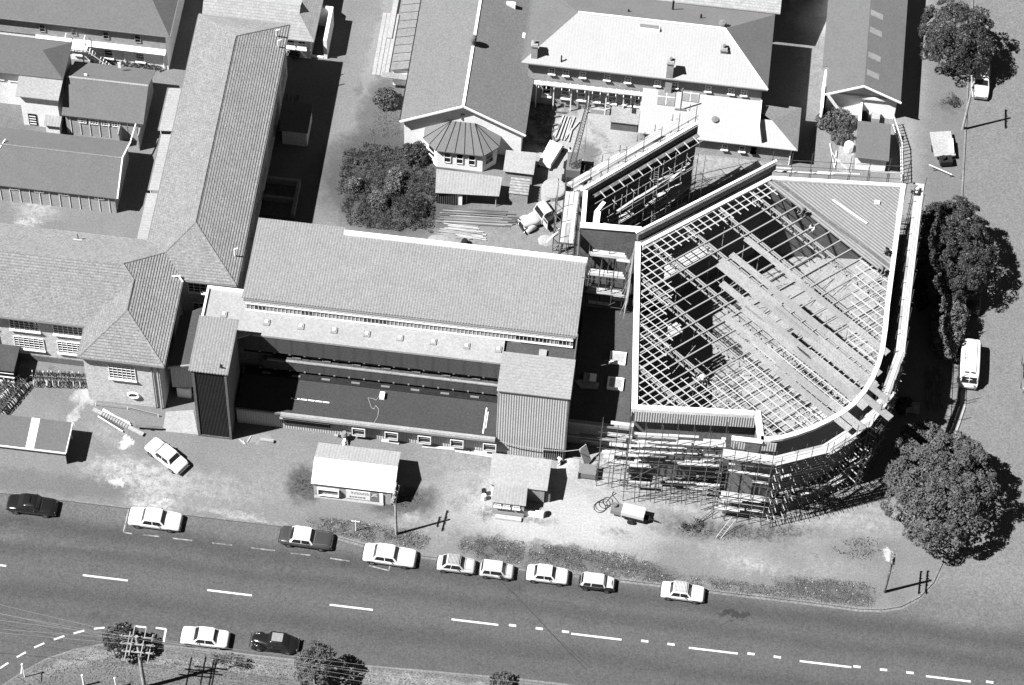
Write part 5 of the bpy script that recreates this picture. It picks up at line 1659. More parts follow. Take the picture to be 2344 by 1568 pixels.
for k, z in enumerate((2.2, 4.2, 6.2, 8.2)):
    a, b = Vector((6.6, 11.0, z)), Vector((15.0, 18.9, z))
    bar('ledger', a + n_ * 1.7, b + n_ * 1.7, .035, 'tube_pale', ix)
    for j in range(5):
        f = Rq.uniform(0, .75)
        bar('plank', a.lerp(b, f) + n_ * Rq.uniform(.8, 1.6), a.lerp(b, f + .25) + n_ * Rq.uniform(.8, 1.6), .22, 'timber_white', ix, 'box', .05)
scaffold('scaffold', 'narrow scaffold run with white boards along the right auditorium wall', [(33.6, -7.4), (34.5, -3.6), (34.8, 4), (35.3, 15.2)], .55, 1.55, ZS, 1.9, [(11.2, 1), (8.5, .1), (5.1, .1)], 12.3, seed=5)
scaffold('scaffold', 'scaffold behind the finished deck along the rear auditorium wall', [(35.3, 15.9), (22.5, 15.0)], .1, 1.0, [3, 6, 9, 11], 1.9, [(9, .4), (11, .25)], 12.3, seed=6)
scaffold('scaffold', 'scaffold with long white boards outside the slanting stage wall', [(15.2, 20.3), (4.5, 10.3)][::-1], -1.5, -.55, [3, 6, 9, 10.9], 2.0, [(10.9, 1), (9, .5)], 12.3, seed=7, under=True)
scaffold('scaffold', 'scaffold with two white board lanes left of the stage pit', [(4.75, 10.4), (4.85, 5.0)], -.1, 1.3, [2.5, 5, 7.5, 10], 1.8, [(10.8, 1), (9.0, .6)], 11.8, seed=8, nper=3)
scaffold('scaffold', 'scaffold cage with short boards between stage and new classroom block', [(6.4, 5.8), (10.3, 5.7)], .3, 3.8, [2.5, 5, 7.0, 9.2], 1.3, [(9.2, .12), (7.0, .12), (5, .12)], 10.5, seed=9, nper=9)
for yy, zz, lab in ((4.6, 9.3, 'upper'), (2.9, 8.6, 'middle'), (1.9, 7.2, 'lower')):
    t = thing('board_lane', lab + ' lane of short boards in the scaffold cage between block and stage', 'scaffold boards', (8, yy, zz), group='board lanes in the scaffold cage')
    for k in range(3): bar('plank', (6.5 + .1 * k, yy + k * .26, zz), (10.0 - .15 * k, yy + k * .26, zz), .23, 'timber_white' if k else 'timber', t, 'box', .05)
    for x in (6.7, 8.3, 9.9): bar('standard', (x, yy + .3, 4.3), (x, yy + .3, zz + 1), .035, 'tube', t)
scaffold('scaffold', 'low scaffold bay in front of the link between block and auditorium', [(9.6, -12.4), (12.4, -12.4)], .4, 2.2, [1.7, 3.4, 5.1, 6.8, 8.5], 1.3, [(3.6, .7), (5.1, .5), (8.8, .4), (6.8, .3)], 9.5, seed=10)
# brace tubes beside truck
sx_ = thing('scaffold_tower', 'braced tube tower with a sloping plank behind the parked lorry', 'scaffold', (3.2, 12, 0), group='scaffolds round the auditorium')
for (x, y) in ((2.6, 11), (3.9, 11), (2.6, 13.4), (3.9, 13.4)): bar('standard', (x, y, 0), (x, y, 8.6), .04, 'tube', sx_)
for z in (1.5, 3.5, 5.5, 7.5):
    bar('brace', (2.6, 11, z - 1.2), (3.9, 11, z + .6), .035, 'tube', sx_)
    bar('brace', (3.9, 11.02, z - 1.2), (2.6, 11.02, z + .6), .035, 'tube_pale', sx_)
    bar('ledger', (2.6, 11, z), (2.6, 13.4, z), .035, 'tube', sx_)
    bar('brace', (2.6, 11, z - 1), (2.6, 13.4, z + .8), .035, 'tube_pale', sx_)
bar('plank', (2.0, 10.4, 2.2), (4.6, 12.4, 5.0), .25, 'timber_white', sx_, 'box', .05)
tk = MB()
for i in range(5): tk.beam((2.6 + i * .28, 1.9, 7), (2.7 + i * .28, 3.6, 7.6), .09)
# netting panel on the curtain edge
nt_ = thing('debris_net', 'hanging mesh curtain with wavy edge left of the white auditorium parapet', 'net', (10.9, 0, 0))
nm = MB()
for i in range(14):
    y0 = 4.5 - i * .42
    nm.tube((10.55, y0, AH - .5), (10.2 - .3 * math.sin(i * 1.1), y0, 8.2), .02, 4)
for k in range(9):
    z = AH - .7 - k * .45
    for i in range(13):
        y0 = 4.5 - i * .42
        nm.tube((10.53 - k * .03, y0, z), (10.53 - k * .03, y0 - .42, z), .018, 4)
nm.build('mesh', 'tube_pale', nt_)
# ------------------------------------------------------------------ site huts and yard items
hs = thing('site_office', 'site office hut with dazzling white front roof slope and notice boards', 'hut', (-12.4, -17, 0))
gable_walls(-15.95, -8.7, -19.1, -15.1, 2.38, 3.35, 'x', .15).build('wall', 'board_grey', hs)
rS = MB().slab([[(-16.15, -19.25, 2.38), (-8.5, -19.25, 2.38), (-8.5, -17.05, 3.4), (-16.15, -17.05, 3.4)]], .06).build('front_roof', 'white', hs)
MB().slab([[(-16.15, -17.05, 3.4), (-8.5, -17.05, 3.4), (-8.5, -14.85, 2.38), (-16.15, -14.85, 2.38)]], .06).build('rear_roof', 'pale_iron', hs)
sh_ = MB().box(-15.6, -13.6, -19.35, -19.11, .5, .6).box(-15.6, -13.6, -19.35, -19.11, 1.55, 1.62).box(-15.6, -15.5, -19.35, -19.11, .6, 1.55).box(-13.7, -13.6, -19.35, -19.11, .6, 1.55).build('window', 'white', hs)
MB().box(-15.5, -13.7, -19.18, -19.11, .6, 1.55).build('shutter', 'concrete', sh_)
sg1 = MB().box(-12.95, -10.75, -19.17, -19.11, .35, 1.75).build('notice_board', 'sign_white', hs)
ink = MB()
R = random.Random(2)
for j, z in enumerate((1.55, 1.38, 1.24, .72, .6)):
    x = -12.75 + (.25 if j < 3 else .1)
    while x < -11.2 + .2 * (j < 3):
        wd = R.uniform(.08, .28)
        ink.box(x, x + wd, -19.178, -19.171, z, z + (.06 if j < 3 else .09))
        x += wd + .07
ink.build('lettering', 'sign_ink', sg1)
sg2 = MB().box(-10.74, -9.9, -19.17, -19.11, .3, 1.75).build('notice_board', 'trim_grey', hs)
em = MB()
for i in range(7):
    a = math.pi * (.15 + .7 * i / 6)
    a2 = math.pi * (.15 + .7 * (i + 1) / 6)
    em.beam((-10.32 + .3 * math.cos(a), -19.175, 1.05 + .28 * math.sin(a)), (-10.32 + .3 * math.cos(a2), -19.175, 1.05 + .28 * math.sin(a2)), .06, .02)
em.box(-10.55, -10.1, -19.178, -19.171, 1.5, 1.6).build('emblem', 'sign_white', sg2)
MB().box(-9.89, -9.55, -19.19, -19.11, .2, 1.75).build('door_jamb', 'white', hs)
MB().box(-9.2, -8.8, -19.16, -19.11, .05, 1.9).build('door', 'off_white', hs)
MB().box(-15.9, -9.5, -19.4, -19.12, 0, .18).build('step', 'off_white', hs)
h2 = thing('site_canteen', 'L-shaped pale site hut with projecting front and arrow sign', 'hut', (3, -16.5, 0))
MB().box(.1, 5.0, -17.0, -14.35, 0, 2.35).build('rear_wall', 'board_pale', h2)
MB().slab([[(-.1, -17.15, 2.4), (5.25, -17.15, 2.4), (5.3, -13.95, 2.65), (-.2, -13.95, 2.65)]], .06).build('rear_roof', 'off_white', h2)
MB().box(.45, 3.35, -18.85, -17.01, 0, 2.3).build('front_wall', 'board_grey', h2)
MB().slab([[(.35, -18.98, 2.37), (3.5, -18.98, 2.37), (3.45, -17.16, 2.6), (.4, -17.16, 2.6)]], .05).build('front_roof', 'pale_iron', h2)
for x, in ((.95,), (1.75,), (2.65,)):
    window(h2, 'S', x, 1.6, .6, .4, -18.85, 1, 1, True)
asg = MB().box(1.35, 2.35, -18.9, -18.86, 1.0, 1.3).build('arrow_sign', 'sign_white', h2)
MB().box(1.55, 2.25, -18.93, -18.905, 1.13, 1.18).add([(1.42, -18.93, 1.155), (1.62, -18.93, 1.06), (1.62, -18.93, 1.25)], [(0, 1, 2)]).build('arrow', 'sign_ink', asg)
pg = MB()
pg.add([(3.3, -17.3, 0), (5.1, -17.3, 0), (5.1, -17.25, 2.3), (3.3, -17.25, 2.3)], [(0, 1, 2, 3)])
MB().box(3.55, 5.0, -17.06, -17.01, .02, 2.1).build('side_panel', 'concrete', h2)
for i, (x, y, r, hh_, m_, lab) in enumerate([(-.55, -16.9, .22, .8, 'dark', 'dark drum at the left end of the canteen hut'), (-.5, -17.4, .22, .75, 'white', 'white drum at the left end of the canteen hut'), (5.0, -18.35, .3, .9, 'off_white', 'open pale drum right of the canteen hut')]):
    q = MB().lathe([(r, 0), (r * 1.03, .05), (r, .1), (r, hh_), (r * .85, hh_), (r * .85, hh_ - .1)], (x, y, 0), 16)
    tag(q.build('drum', m_), lab, 'drum', 'drums round the canteen hut')
bx = thing('leaning_locker', 'dark upright locker standing in shade against the canteen end', 'locker', (5.6, -16.4, 0))
MB().box(5.1, 5.55, -16.9, -15.2, 0, 1.6).build('body', 'trim_grey', bx)
MB().box(5.1, 5.58, -16.93, -15.17, 1.61, 1.68).build('lid', 'concrete', bx)
p = g(2, 2, 285, 1395, .3)
tag(MB().box(p.x - .95, p.x + .9, p.y - .12, p.y + .1, 0, .95).build('white_board', 'white'), 'white painted sheet standing on edge in front of the canteen', 'board')
tag(MB().beam(g(1, 2, 2080, 1412, .15), g(2, 2, 180, 1440, .15), .4, .3).build('trough', 'timber_white'), 'long white trough lying along the canteen front', 'trough')
# bench and things near hut: small generator by roof
sm = thing('site_mixer', 'small pale mixer on a stand between ribbed range and site office', 'mixer', (-12.6, -13.6, 0))
p = g(1, 2, 805, 770, .3)
MB().lathe([(.12, 0), (.3, .15), (.32, .5), (.2, .8)], (p.x - .1, p.y + .3, .5), 14).build('drum', 'steel_grey', sm)
for dx in (-.4, .4): MB().beam((p.x + dx, p.y - .5, 0), (p.x, p.y + .3, .8), .07).build('leg', 'tube_pale', sm)
MB().beam((p.x - .1, p.y - .9, .2), (p.x, p.y + .5, .9), .22, .12).build('chute', 'white', sm)
for i, (x, y) in enumerate(((715, 718), (745, 725))):
    p = g(1, 2, x, y, .15)
    tag(MB().tube((p.x, p.y, .12), (p.x + .35, p.y - .05, .12), .13, 12).build('bucket', ('off_white', 'dark')[i]), ('white bucket on its side below the dark louvre', 'dark bucket on its side below the dark louvre')[i], 'bucket', 'buckets by the ribbed wall')
p = g(1, 2, 145, 772, .1)
tag(MB().box(p.x - .62, p.x + .62, p.y - .14, p.y + .14, 0, .35).build('concrete_block', 'off_white'), 'long pale block alone on the dirt right of the tower', 'block')
wb = MB()
for a, b in (((2030, 755), (2075, 800)), ((2060, 770), (2080, 800)), ((2130, 728), (2095, 780))): wb.beam(g(0, 2, *a, .05), g(0, 2, *b, .05), .1, .06)
tag(wb.build('timber_scraps', 'timber_white'), 'three white timber scraps on the dirt beside the tower foot', 'timber')
# timbers lying along the ribbed wall
for i, (c, r, a, b, w_) in enumerate([(1, 2, (1460, 815), (1860, 850), .3), (1, 2, (1740, 855), (2130, 915), .25), (1, 2, (1900, 860), (2220, 905), .25), (1, 2, (1115, 765), (1265, 790), .3), (2, 2, (130, 910), (400, 960), .3)]):
    tag(MB().beam(g(c, r, *a, .1), g(c, r, *b, .1), w_, .12).build('beam', ('timber_white', 'timber')[i == 4]), ('long pale beam lying below the third boxed window', 'long pale beam lying below the fourth boxed window', 'pale beam lying below the fifth boxed window', 'short pale beam lying below the second boxed window', 'weathered beam lying behind the canteen roof')[i], 'timber', 'beams lying along the ribbed range')
cb = MB()
P = [g(2, 2, 0, 760, 2.6), g(2, 2, 120, 815, 2.2), g(2, 2, 330, 825, 2.0), g(2, 2, 560, 828, 2.2), g(2, 2, 690, 815, 2.8)]
for a, b in zip(P, P[1:]): cb.tube((a.x, -12.6, a.z), (b.x, -12.6, b.z), .03, 6)
tag(cb.build('site_cable', 'off_white'), 'white cable sagging across the ribbed block front', 'cable')

# compressor with hoses
cm = thing('air_compressor', 'pale trailer air compressor with dark engine end and coiled hose', 'compressor', tuple(g(2, 3, 1130, 150)), math.radians(-8))
MB().box(-1.1, 1.0, -.55, .55, .55, 1.35).build('housing', 'paint_cream', cm)
MB().box(-1.0, .95, -.6, -.551, .62, .85).build('vent', 'dark', cm)
MB().box(-2.1, -1.11, -.45, .5, .55, 1.1).lathe([(.2, 0), (.2, .3)], (-1.8, .1, 1.1), 10).build('engine', 'paint_grey', cm)
MB().box(1.01, 1.5, -.25, .25, .5, .62).beam((1.5, 0, .5), (2.4, 0, .35), .08).build('drawbar', 'dark', cm)
for sy in (-1, 1):
    wl = MB().tube((-.1, sy * .62, .33), (-.1, sy * .8, .33), .33, 16).build('wheel', 'rubber', cm)
hs_ = MB()
c0 = g(2, 2, 860, 1320, .05)
for k, (dx, dy, rr) in enumerate(((0, 0, .55), (.25, .25, .5), (-.15, -.2, .55), (.5, .5, .45))):
    for i in range(20):
        a, b = 2 * math.pi * i / 20, 2 * math.pi * (i + 1) / 20
        hs_.tube((c0.x + dx + rr * math.cos(a), c0.y + dy + rr * math.sin(a), .05 + .02 * k), (c0.x + dx + rr * math.cos(b), c0.y + dy + rr * math.sin(b), .05 + .02 * k), .025, 5)
P = [(900, 1310), (960, 1335), (1000, 1345)]
for a, b in zip(P, P[1:]): hs_.tube(g(2, 2, *a, .05), g(2, 2, *b, .05), .025, 5)
P = [(900, 1290), (940, 1240), (985, 1215), (960, 1200), (950, 1225), (1010, 1300)]
for a, b in zip(P, P[1:]): hs_.tube(g(2, 2, *a, .05), g(2, 2, *b, .05), .025, 5)
tag(hs_.build('air_hose', 'dark'), 'coiled dark air hose on the dirt left of the compressor', 'hose')
# skip frame and sand pile near link
sk = thing('hopper', 'open framed hopper box on the dirt before the link scaffold', 'hopper', tuple(g(2, 2, 740, 1060)))
MB().box(7.6 - 7.6 + sk.location.x - .8, sk.location.x + .8, sk.location.y - .5, sk.location.y + .6, .25, 1.0).build('bin', 'trim_grey', sk)
for dx in (-.8, .8):
    for dy in (-.55, .65): bar('leg', (sk.location.x + dx, sk.location.y + dy, 0), (sk.location.x + dx, sk.location.y + dy, 1.3), .04, 'tube', sk)
tag(MB().beam(g(2, 2, 700, 820, 2.2), g(2, 2, 745, 960, .3), .85, .08).build('chute_board', 'off_white'), 'pale sloping board leading down from the link roof edge', 'board')


def mound(name, c, rx, ry, h, m, lab, cat, seed=0, n=16):
    R = random.Random(seed)
    vs, fs = [], []
    rings = 7
    for k in range(rings + 1):
        f = k / rings
        for i in range(n):
            a = 2 * math.pi * i / n
            j = 1 + .25 * noise.noise(Vector((math.cos(a) * 2, math.sin(a) * 2, seed + f)))
            rr = (1 - f) * j
            z = h * (1 - (1 - f) ** 2) * (1 + .2 * noise.noise(Vector((a, f * 3, seed)))) - .02
            vs.append((c[0] + rx * rr * math.cos(a), c[1] + ry * rr * math.sin(a), z if k else -.05))
    for k in range(rings):
        for i in range(n): fs.append((k * n + i, k * n + (i + 1) % n, (k + 1) * n + (i + 1) % n, (k + 1) * n + i))
    mb = MB().add(vs, fs)
    return tag(mb.build(name, m, smooth=True), lab, cat)
p = g(2, 2, 620, 1000)
mound('sand_pile', (p.x, p.y), 1.6, 1.3, .7, 'off_white', 'pale sand pile beside the foot of the right block', 'sand', 3)
p = g(2, 1, 430, 560)
mound('rubble_pile', (p.x - .4, p.y), .9, .7, .4, 'off_white', 'small pale rubble heap left of the stage scaffold foot', 'rubble', 5)
p = g(3, 0, 620, 90)
mound('gravel_heap', (p.x - 1, p.y + 1.0), 2.6, 2.0, 1.0, 'off_white', 'pale gravel heap at the top edge left of the skylit hall', 'gravel', 8)
p = g(1, 1, 1640, 560)
mound('earth_heap', (p.x, p.y), 1.6, .8, .4, 'concrete', 'low earth heap behind the white parapet of the long roof', 'earth', 9)
mb = MB().lathe([(.0, 0), (.36, .0), (.4, .3), (.3, .7), (.05, .8)], (g(1, 1, 1820, 590).x, g(1, 1, 1820, 590).y, 0), 12)
tag(mb.build('dark_drum', 'dark'), 'dark round drum peeping over the white roof parapet', 'drum')

# stacked planks in the yard behind the long roof
R = random.Random(21)
for j, (x0, x1, y, m_, lab) in enumerate([(1600, 2300, 330, 'timber_grey', 'dark scaffold tube stack across the yard, topmost'), (1590, 2250, 365, 'timber', 'second timber stack below the corrugated shelter'), (1570, 2300, 400, 'timber_grey', 'third timber stack, long and dark, in the yard'), (1620, 1980, 455, 'timber_white', 'bright white timber stack in the yard'), (1560, 1900, 500, 'timber', 'lowest left timber stack in the yard'), (1740, 2010, 510, 'timber_white', 'lowest right timber stack with pale ends')]):
    t = thing('timber_stack', lab, 'timber stack', tuple(g(1, 1, (x0 + x1) / 2, y)), group='timber stacks in the builders yard')
    a, b = g(1, 1, x0, y - 20), g(1, 1, x1, y + 25)
    for k in range(7):
        o_ = (k - 3) * .13
        u0, u1 = R.uniform(0, .2), R.uniform(.8, 1)
        p0, p1 = a.lerp(b, u0), a.lerp(b, u1)
        bar('plank', (p0.x, p0.y + o_, .1 + .06 * (k % 2)), (p1.x, p1.y + o_ + R.uniform(-.1, .1), .1 + .06 * (k % 2)), .1, m_ if R.random() < .7 else 'timber', t, 'box', .07)
t = thing('pole_stack', 'fan of long white poles lying in the upper yard', 'timber stack', tuple(g(2, 0, 560, 1080)))
for a, b in (((540, 975), (465, 1160)), ((560, 985), (490, 1180)), ((585, 990), (520, 1185)), ((600, 1010), (545, 1190)), ((632, 990), (560, 1170)), ((670, 1030), (550, 1170)), ((520, 1040), (450, 1150)), ((610, 1090), (580, 1200))):
    bar('pole', g(2, 0, *a, .15), g(2, 0, *b, .15), .14, 'timber_white', t, 'box')
# shelters
s1 = thing('corrugated_shelter', 'patched pale corrugated shelter roof below the bay windows', 'shelter', (-7.7, 16.8, 0))
p0, p1, p2, p3 = [g(1, r, x, y, z) for r, x, y, z in ((0, 1580, 1430, 2.3), (0, 2140, 1500, 2.3), (1, 2110, 180, 2.0), (1, 1570, 150, 2.0))]
MB().slab([[tuple(p3), tuple(p2), tuple(p1), tuple(p0)]], .05).build('roof', 'pale_iron', s1)
MB().box(p3.x + .1, p3.x + 2.0, p3.y + .2, p0.y - .2, 0, 1.85).build('wall', 'rib_dark', s1)
dr = MB().box(p3.x + 2.05, p3.x + 2.6, p3.y + .3, p3.y + .36, 0, 1.6).build('door', 'white', s1)
for x in (p3.x + .1, p3.x + 3.0, p2.x - .3): bar('post', (x, p2.y + .2, 0), (x, p2.y + .2, 1.9), .05, 'off_white', s1)
s2 = thing('pale_hut', 'small pale hut with plain white roof right of the bay', 'hut', (-2.6, 18.8, 0))
a, b, c_, d_ = [g(c, r, x, y, 2.1) for c, r, x, y in ((1, 0, 2145, 1450), (2, 0, 285, 1480), (2, 0, 310, 1295), (1, 0, 2170, 1270))]
MB().slab([[tuple(a), tuple(b), tuple(c_), tuple(d_)]], .06).build('roof', 'off_white', s2)
MB().box(a.x + .15, b.x - .15, a.y + .15, d_.y - .15, 0, 2.0).build('wall', 'board_grey', s2)
s3 = thing('lumber_rack', 'slatted timber rack standing in front of the pale hut', 'rack', (-2.2, 15.9, 0))
a, b = g(2, 1, 95, 15, 1.6), g(2, 1, 260, 25, 1.6)
q = g(2, 1, 105, 240)
MB().box(a.x + .05, b.x - .05, q.y + .1, q.y + 2.0, 0, 1.5).build('body', 'board_grey', s3)
for k in range(6): MB().box(a.x, b.x, q.y + .05 + k * .33, q.y + .3 + k * .33, 1.52 + .02 * (k % 2), 1.6 + .02 * (k % 2)).build('slat', 'timber', s3)
s4 = thing('open_trailer', 'pale rectangular bin standing in the yard with dark shaded side', 'trailer', (0.4, 19.3, 0))
a, b, c_, d_ = g(2, 0, 330, 1360, 1.0), g(2, 0, 430, 1390, 1.0), g(2, 0, 530, 1230, 1.0), g(2, 0, 425, 1185, 1.0)
MB().prism([(a.x, a.y), (b.x, b.y), (c_.x, c_.y), (d_.x, d_.y)], .25, 1.0).build('bin', 'white', s4)
for q in (a, b, c_, d_): MB().box(q.x - .12, q.x + .12, q.y - .12, q.y + .12, 0, .24).build('skid', 'dark', s4)
# silo / round tank behind truck
p = g(2, 1, 445, 230)
tag(MB().lathe([(1.15, 0), (1.2, .05), (1.2, 1.5), (1.1, 1.6), (.9, 1.62), (.0, 1.7)], (p.x, p.y + .6, 0), 28).build('round_tank', 'off_white'), 'large round pale concrete tank behind the parked lorry', 'tank')
# yard bits near main building
for i, (x, y, w_, d2, h_) in enumerate(((850, 940, 1.9, .9, .7), (580, 840, 1.1, .5, .5), (700, 850, 1.1, .5, .5), (1000, 910, 1.2, 1.6, .9))):
    p = g(2, 0, x, y)
    tag(MB().box(p.x - w_ / 2, p.x + w_ / 2, p.y - d2 / 2, p.y + d2 / 2, 0, h_).build('yard_bench', 'off_white'), ('white bench block at the boom tip in the upper yard', 'left pale window bench before the brick windows', 'right pale window bench before the brick windows', 'larger pale box beside the grey outbuilding')[i], 'bench', 'pale blocks before the brick windows')
dbs = MB()
R = random.Random(6)
for i in range(60):
    p = g(2, 0, R.uniform(260, 470), R.uniform(830, 1250), 0)
    a = R.uniform(0, 3.14)
    dbs.beam((p.x, p.y, .1), (p.x + 1.2 * math.cos(a), p.y + 1.2 * math.sin(a), .2), .12)
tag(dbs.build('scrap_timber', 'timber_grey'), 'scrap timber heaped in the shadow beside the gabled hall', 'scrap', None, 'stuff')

# crane with lattice boom
cn = thing('mobile_crane', 'small crane with slender lattice boom standing in the yard', 'crane', tuple(g(2, 0, 610, 1450)))
b0 = g(2, 0, 610, 1400, 2.2)
b1 = g(2, 0, 750, 870, 9.0)
bp0 = g(2, 0, 620, 1480, 0)
ax = (b1 - b0).normalized()
sx1 = ax.cross(Vector((0, 1, 0))).normalized()
sy1 = ax.cross(sx1).normalized()
bo = MB()
N_ = 22
cor = [(-1, -1), (1, -1), (1, 1), (-1, 1)]
def cpt(k, c, f):
    w_ = .28 * (1 - .45 * f)
    return b0.lerp(b1, f) + sx1 * cor[c][0] * w_ + sy1 * cor[c][1] * w_
for c in range(4): bo.tube(cpt(0, c, 0), cpt(0, c, 1), .035, 5)
for k in range(N_):
    for c in range(4):
        bo.tube(cpt(k, c, k / N_), cpt(k, (c + 1) % 4, (k + 1) / N_), .022, 4, cap=False)
        bo.tube(cpt(k, c, k / N_), cpt(k, (c + 1) % 4, k / N_), .022, 4, cap=False)
bo.build('boom', 'tube', cn)
cbk = bp0
MB().box(cbk.x - .7, cbk.x + .7, cbk.y - .9, cbk.y + 1.3, .7, 1.9).build('cab', 'paint_grey', cn)
MB().box(cbk.x - .9, cbk.x + .9, cbk.y - 1.2, cbk.y + 1.2, .35, .69).build('chassis', 'dark', cn)
for sx in (-1, 1):
    for yy in (-.8, .8): MB().tube((cbk.x + sx * .8, cbk.y + yy, .38), (cbk.x + sx * 1.05, cbk.y + yy, .38), .38, 14).build('wheel', 'rubber', cn)
tag(MB().tube(b1, (b1.x, b1.y, 1.0), .015, 4).build('hoist_rope', 'tube'), 'thin hoist rope hanging from the boom tip', 'rope')

# trailer/tip cart by the right footpath and fallen poles
tc_ = thing('flat_trailer', 'pale flat topped trailer with dark engine on the right verge', 'trailer', tuple(g(3, 0, 1640, 1290)), math.radians(12))
MB().box(-1.05, 1.05, -1.0, 2.0, .6, .75).build('deck', 'off_white', tc_)
MB().box(-.6, .6, -1.9, -1.05, .3, .9).lathe([(.22, 0), (.22, .4)], (-.3, -1.5, .9), 10).build('engine', 'dark', tc_)
for sx in (-1, 1): MB().tube((sx * .9, .3, .33), (sx * 1.08, .3, .33), .33, 14).build('wheel', 'rubber', tc_)
tag(MB().beam(g(3, 0, 1710, 1180, .8), g(3, 0, 1720, 1300, .8), .4, .3).build('white_duct', 'white'), 'white duct length lying right of the flat trailer', 'duct')
rp = thing('barrier_rail', 'thin white post and rail barrier lying below the flat trailer', 'barrier', tuple(g(3, 0, 1565, 1410)))
a, b = g(3, 0, 1525, 1395, .7), g(3, 0, 1720, 1480, .5)
bar('rail', a, b, .06, 'white', rp, 'box')
for f in (.25, .95):
    q = a.lerp(b, f)
    bar('post', (q.x, q.y, 0), q, .06, 'tube', rp, 'box')
# planks in shade by curved wall
R = random.Random(31)
for i in range(9):
    x = 1500 + i * 18
    tag(MB().beam(g(3, 2, x + R.uniform(0, 20), 130 + R.uniform(0, 80), .1), g(3, 2, x + R.uniform(0, 40), 480 + R.uniform(-40, 40), .1), .12, .1).build('shaded_plank', 'timber_grey'), 'grey plank on the shaded ground between scaffold and hedge', 'timber', 'planks in the shade by the curved wall')
p = g(3, 2, 1385, 500, .5)
tb = thing('work_table', 'square grey work table in the shade right of the curved wall', 'table', (p.x, p.y, 0))
MB().box(p.x - .65, p.x + .65, p.y - .6, p.y + .6, .75, .82).build('top', 'timber', tb)
for sx in (-1, 1):
    for sy in (-1, 1): bar('leg', (p.x + sx * .5, p.y + sy * .5, 0), (p.x + sx * .5, p.y + sy * .5, .74), .06, 'timber', tb, 'box')
# driveway strip with fence in shade
strip('footpath_edge', [(p.x, p.y) for p in (g(3, 2, 1725, 800), g(3, 2, 1790, 620), g(3, 2, 1835, 480), g(3, 2, 1840, 290))], .5, .02, 'off_white')

# ladder rack / seats by school
jk = thing('stacked_forms', 'stacked white slatted forms and ladder on the ground by the school bay', 'forms', tuple(g(0, 2, 1000, 620)))
for (a, b, w_, m_) in (((790, 500), (1215, 715), .35, 'off_white'), ((870, 510), (1100, 620), .1, 'white'), ((830, 560), (1040, 690), .07, 'white'), ((875, 500), (1110, 635), .06, 'white')):
    MB().beam(g(0, 2, *a, .25), g(0, 2, *b, .25), w_, .12).build('rail', m_, jk)
for i in range(11):
    f = (i + .5) / 11
    a = g(0, 2, 870 + 235 * f, 518 + 120 * f, .3)
    b = g(0, 2, 850 + 235 * f, 548 + 120 * f, .3)
    bar('slat', a, b, .05, 'dark', jk, 'box')
    a = g(0, 2, 835 + 200 * f, 555 + 125 * f, .15)
    b = g(0, 2, 850 + 200 * f, 540 + 125 * f, .15)
    bar('slat', a, b, .05, 'dark', jk, 'box')
bn = thing('trestle_bench', 'dark narrow trestle bench between the forms and the apron', 'bench', tuple(g(0, 2, 1260, 655)))
bar('seat', g(0, 2, 1150, 645, .5), g(0, 2, 1375, 660, .5), .22, 'timber_grey', bn, 'box', .06)
for x, y in ((1190, 670), (1280, 680), (1330, 665)):
    bar('leg', g(0, 2, x, y, 0), g(0, 2, x, y - 12, .45), .06, 'dark', bn, 'box')
gr = thing('garden_fence', 'thin wire fence round a weedy bed below the oval window', 'fence', (-34.5, -12.6, 0))
P = [g(0, 2, 810, 450, .5), g(0, 2, 1080, 480, .5), g(0, 2, 1340, 545, .5)]
for a, b in zip(P, P[1:]):
    bar('wire', a, b, .025, 'tube_pale', gr)
    bar('wire', a - Vector((0, 0, .3)), b - Vector((0, 0, .3)), .02, 'tube_pale', gr)
for q in P: bar('post', (q.x, q.y, 0), q, .04, 'white', gr)
# bus shelter (lower left)
bsx = thing('roadside_shelter', 'low dark roofed shelter with one white roof strip beside the road', 'shelter', (-44, -17.4, 0))
MB().slab([[(-62, -18.95, 2.15), (-38.85, -18.95, 2.15), (-38.9, -15.85, 2.45), (-62, -15.85, 2.45)]], .08).build('roof', 'grey_iron', bsx)
a, b = g(0, 2, 215, 830, 2.2), g(0, 2, 285, 835, 2.2)
MB().slab([[(a.x, -18.93, 2.17), (b.x, -18.93, 2.17), (b.x, -15.87, 2.47), (a.x, -15.87, 2.47)]], .01).build('roof_strip', 'white', bsx)
MB().box(-62, -38.85, -19.05, -18.96, 2.0, 2.17).build('fascia', 'white', bsx)
MB().box(-38.84, -38.76, -18.95, -15.85, 2.05, 2.4).build('bargeboard', 'white', bsx)
MB().box(-62, -38.95, -18.9, -18.75, 0, 2.0).build('back_wall', 'board_grey', bsx)
MB().box(-62, -39.4, -18.3, -17.9, .35, .45).build('bench', 'timber', bsx)
for y in (-16.1,): MB().box(-39.15, -39.0, y - .08, y + .08, 0, 2.3).build('post', 'white', bsx)


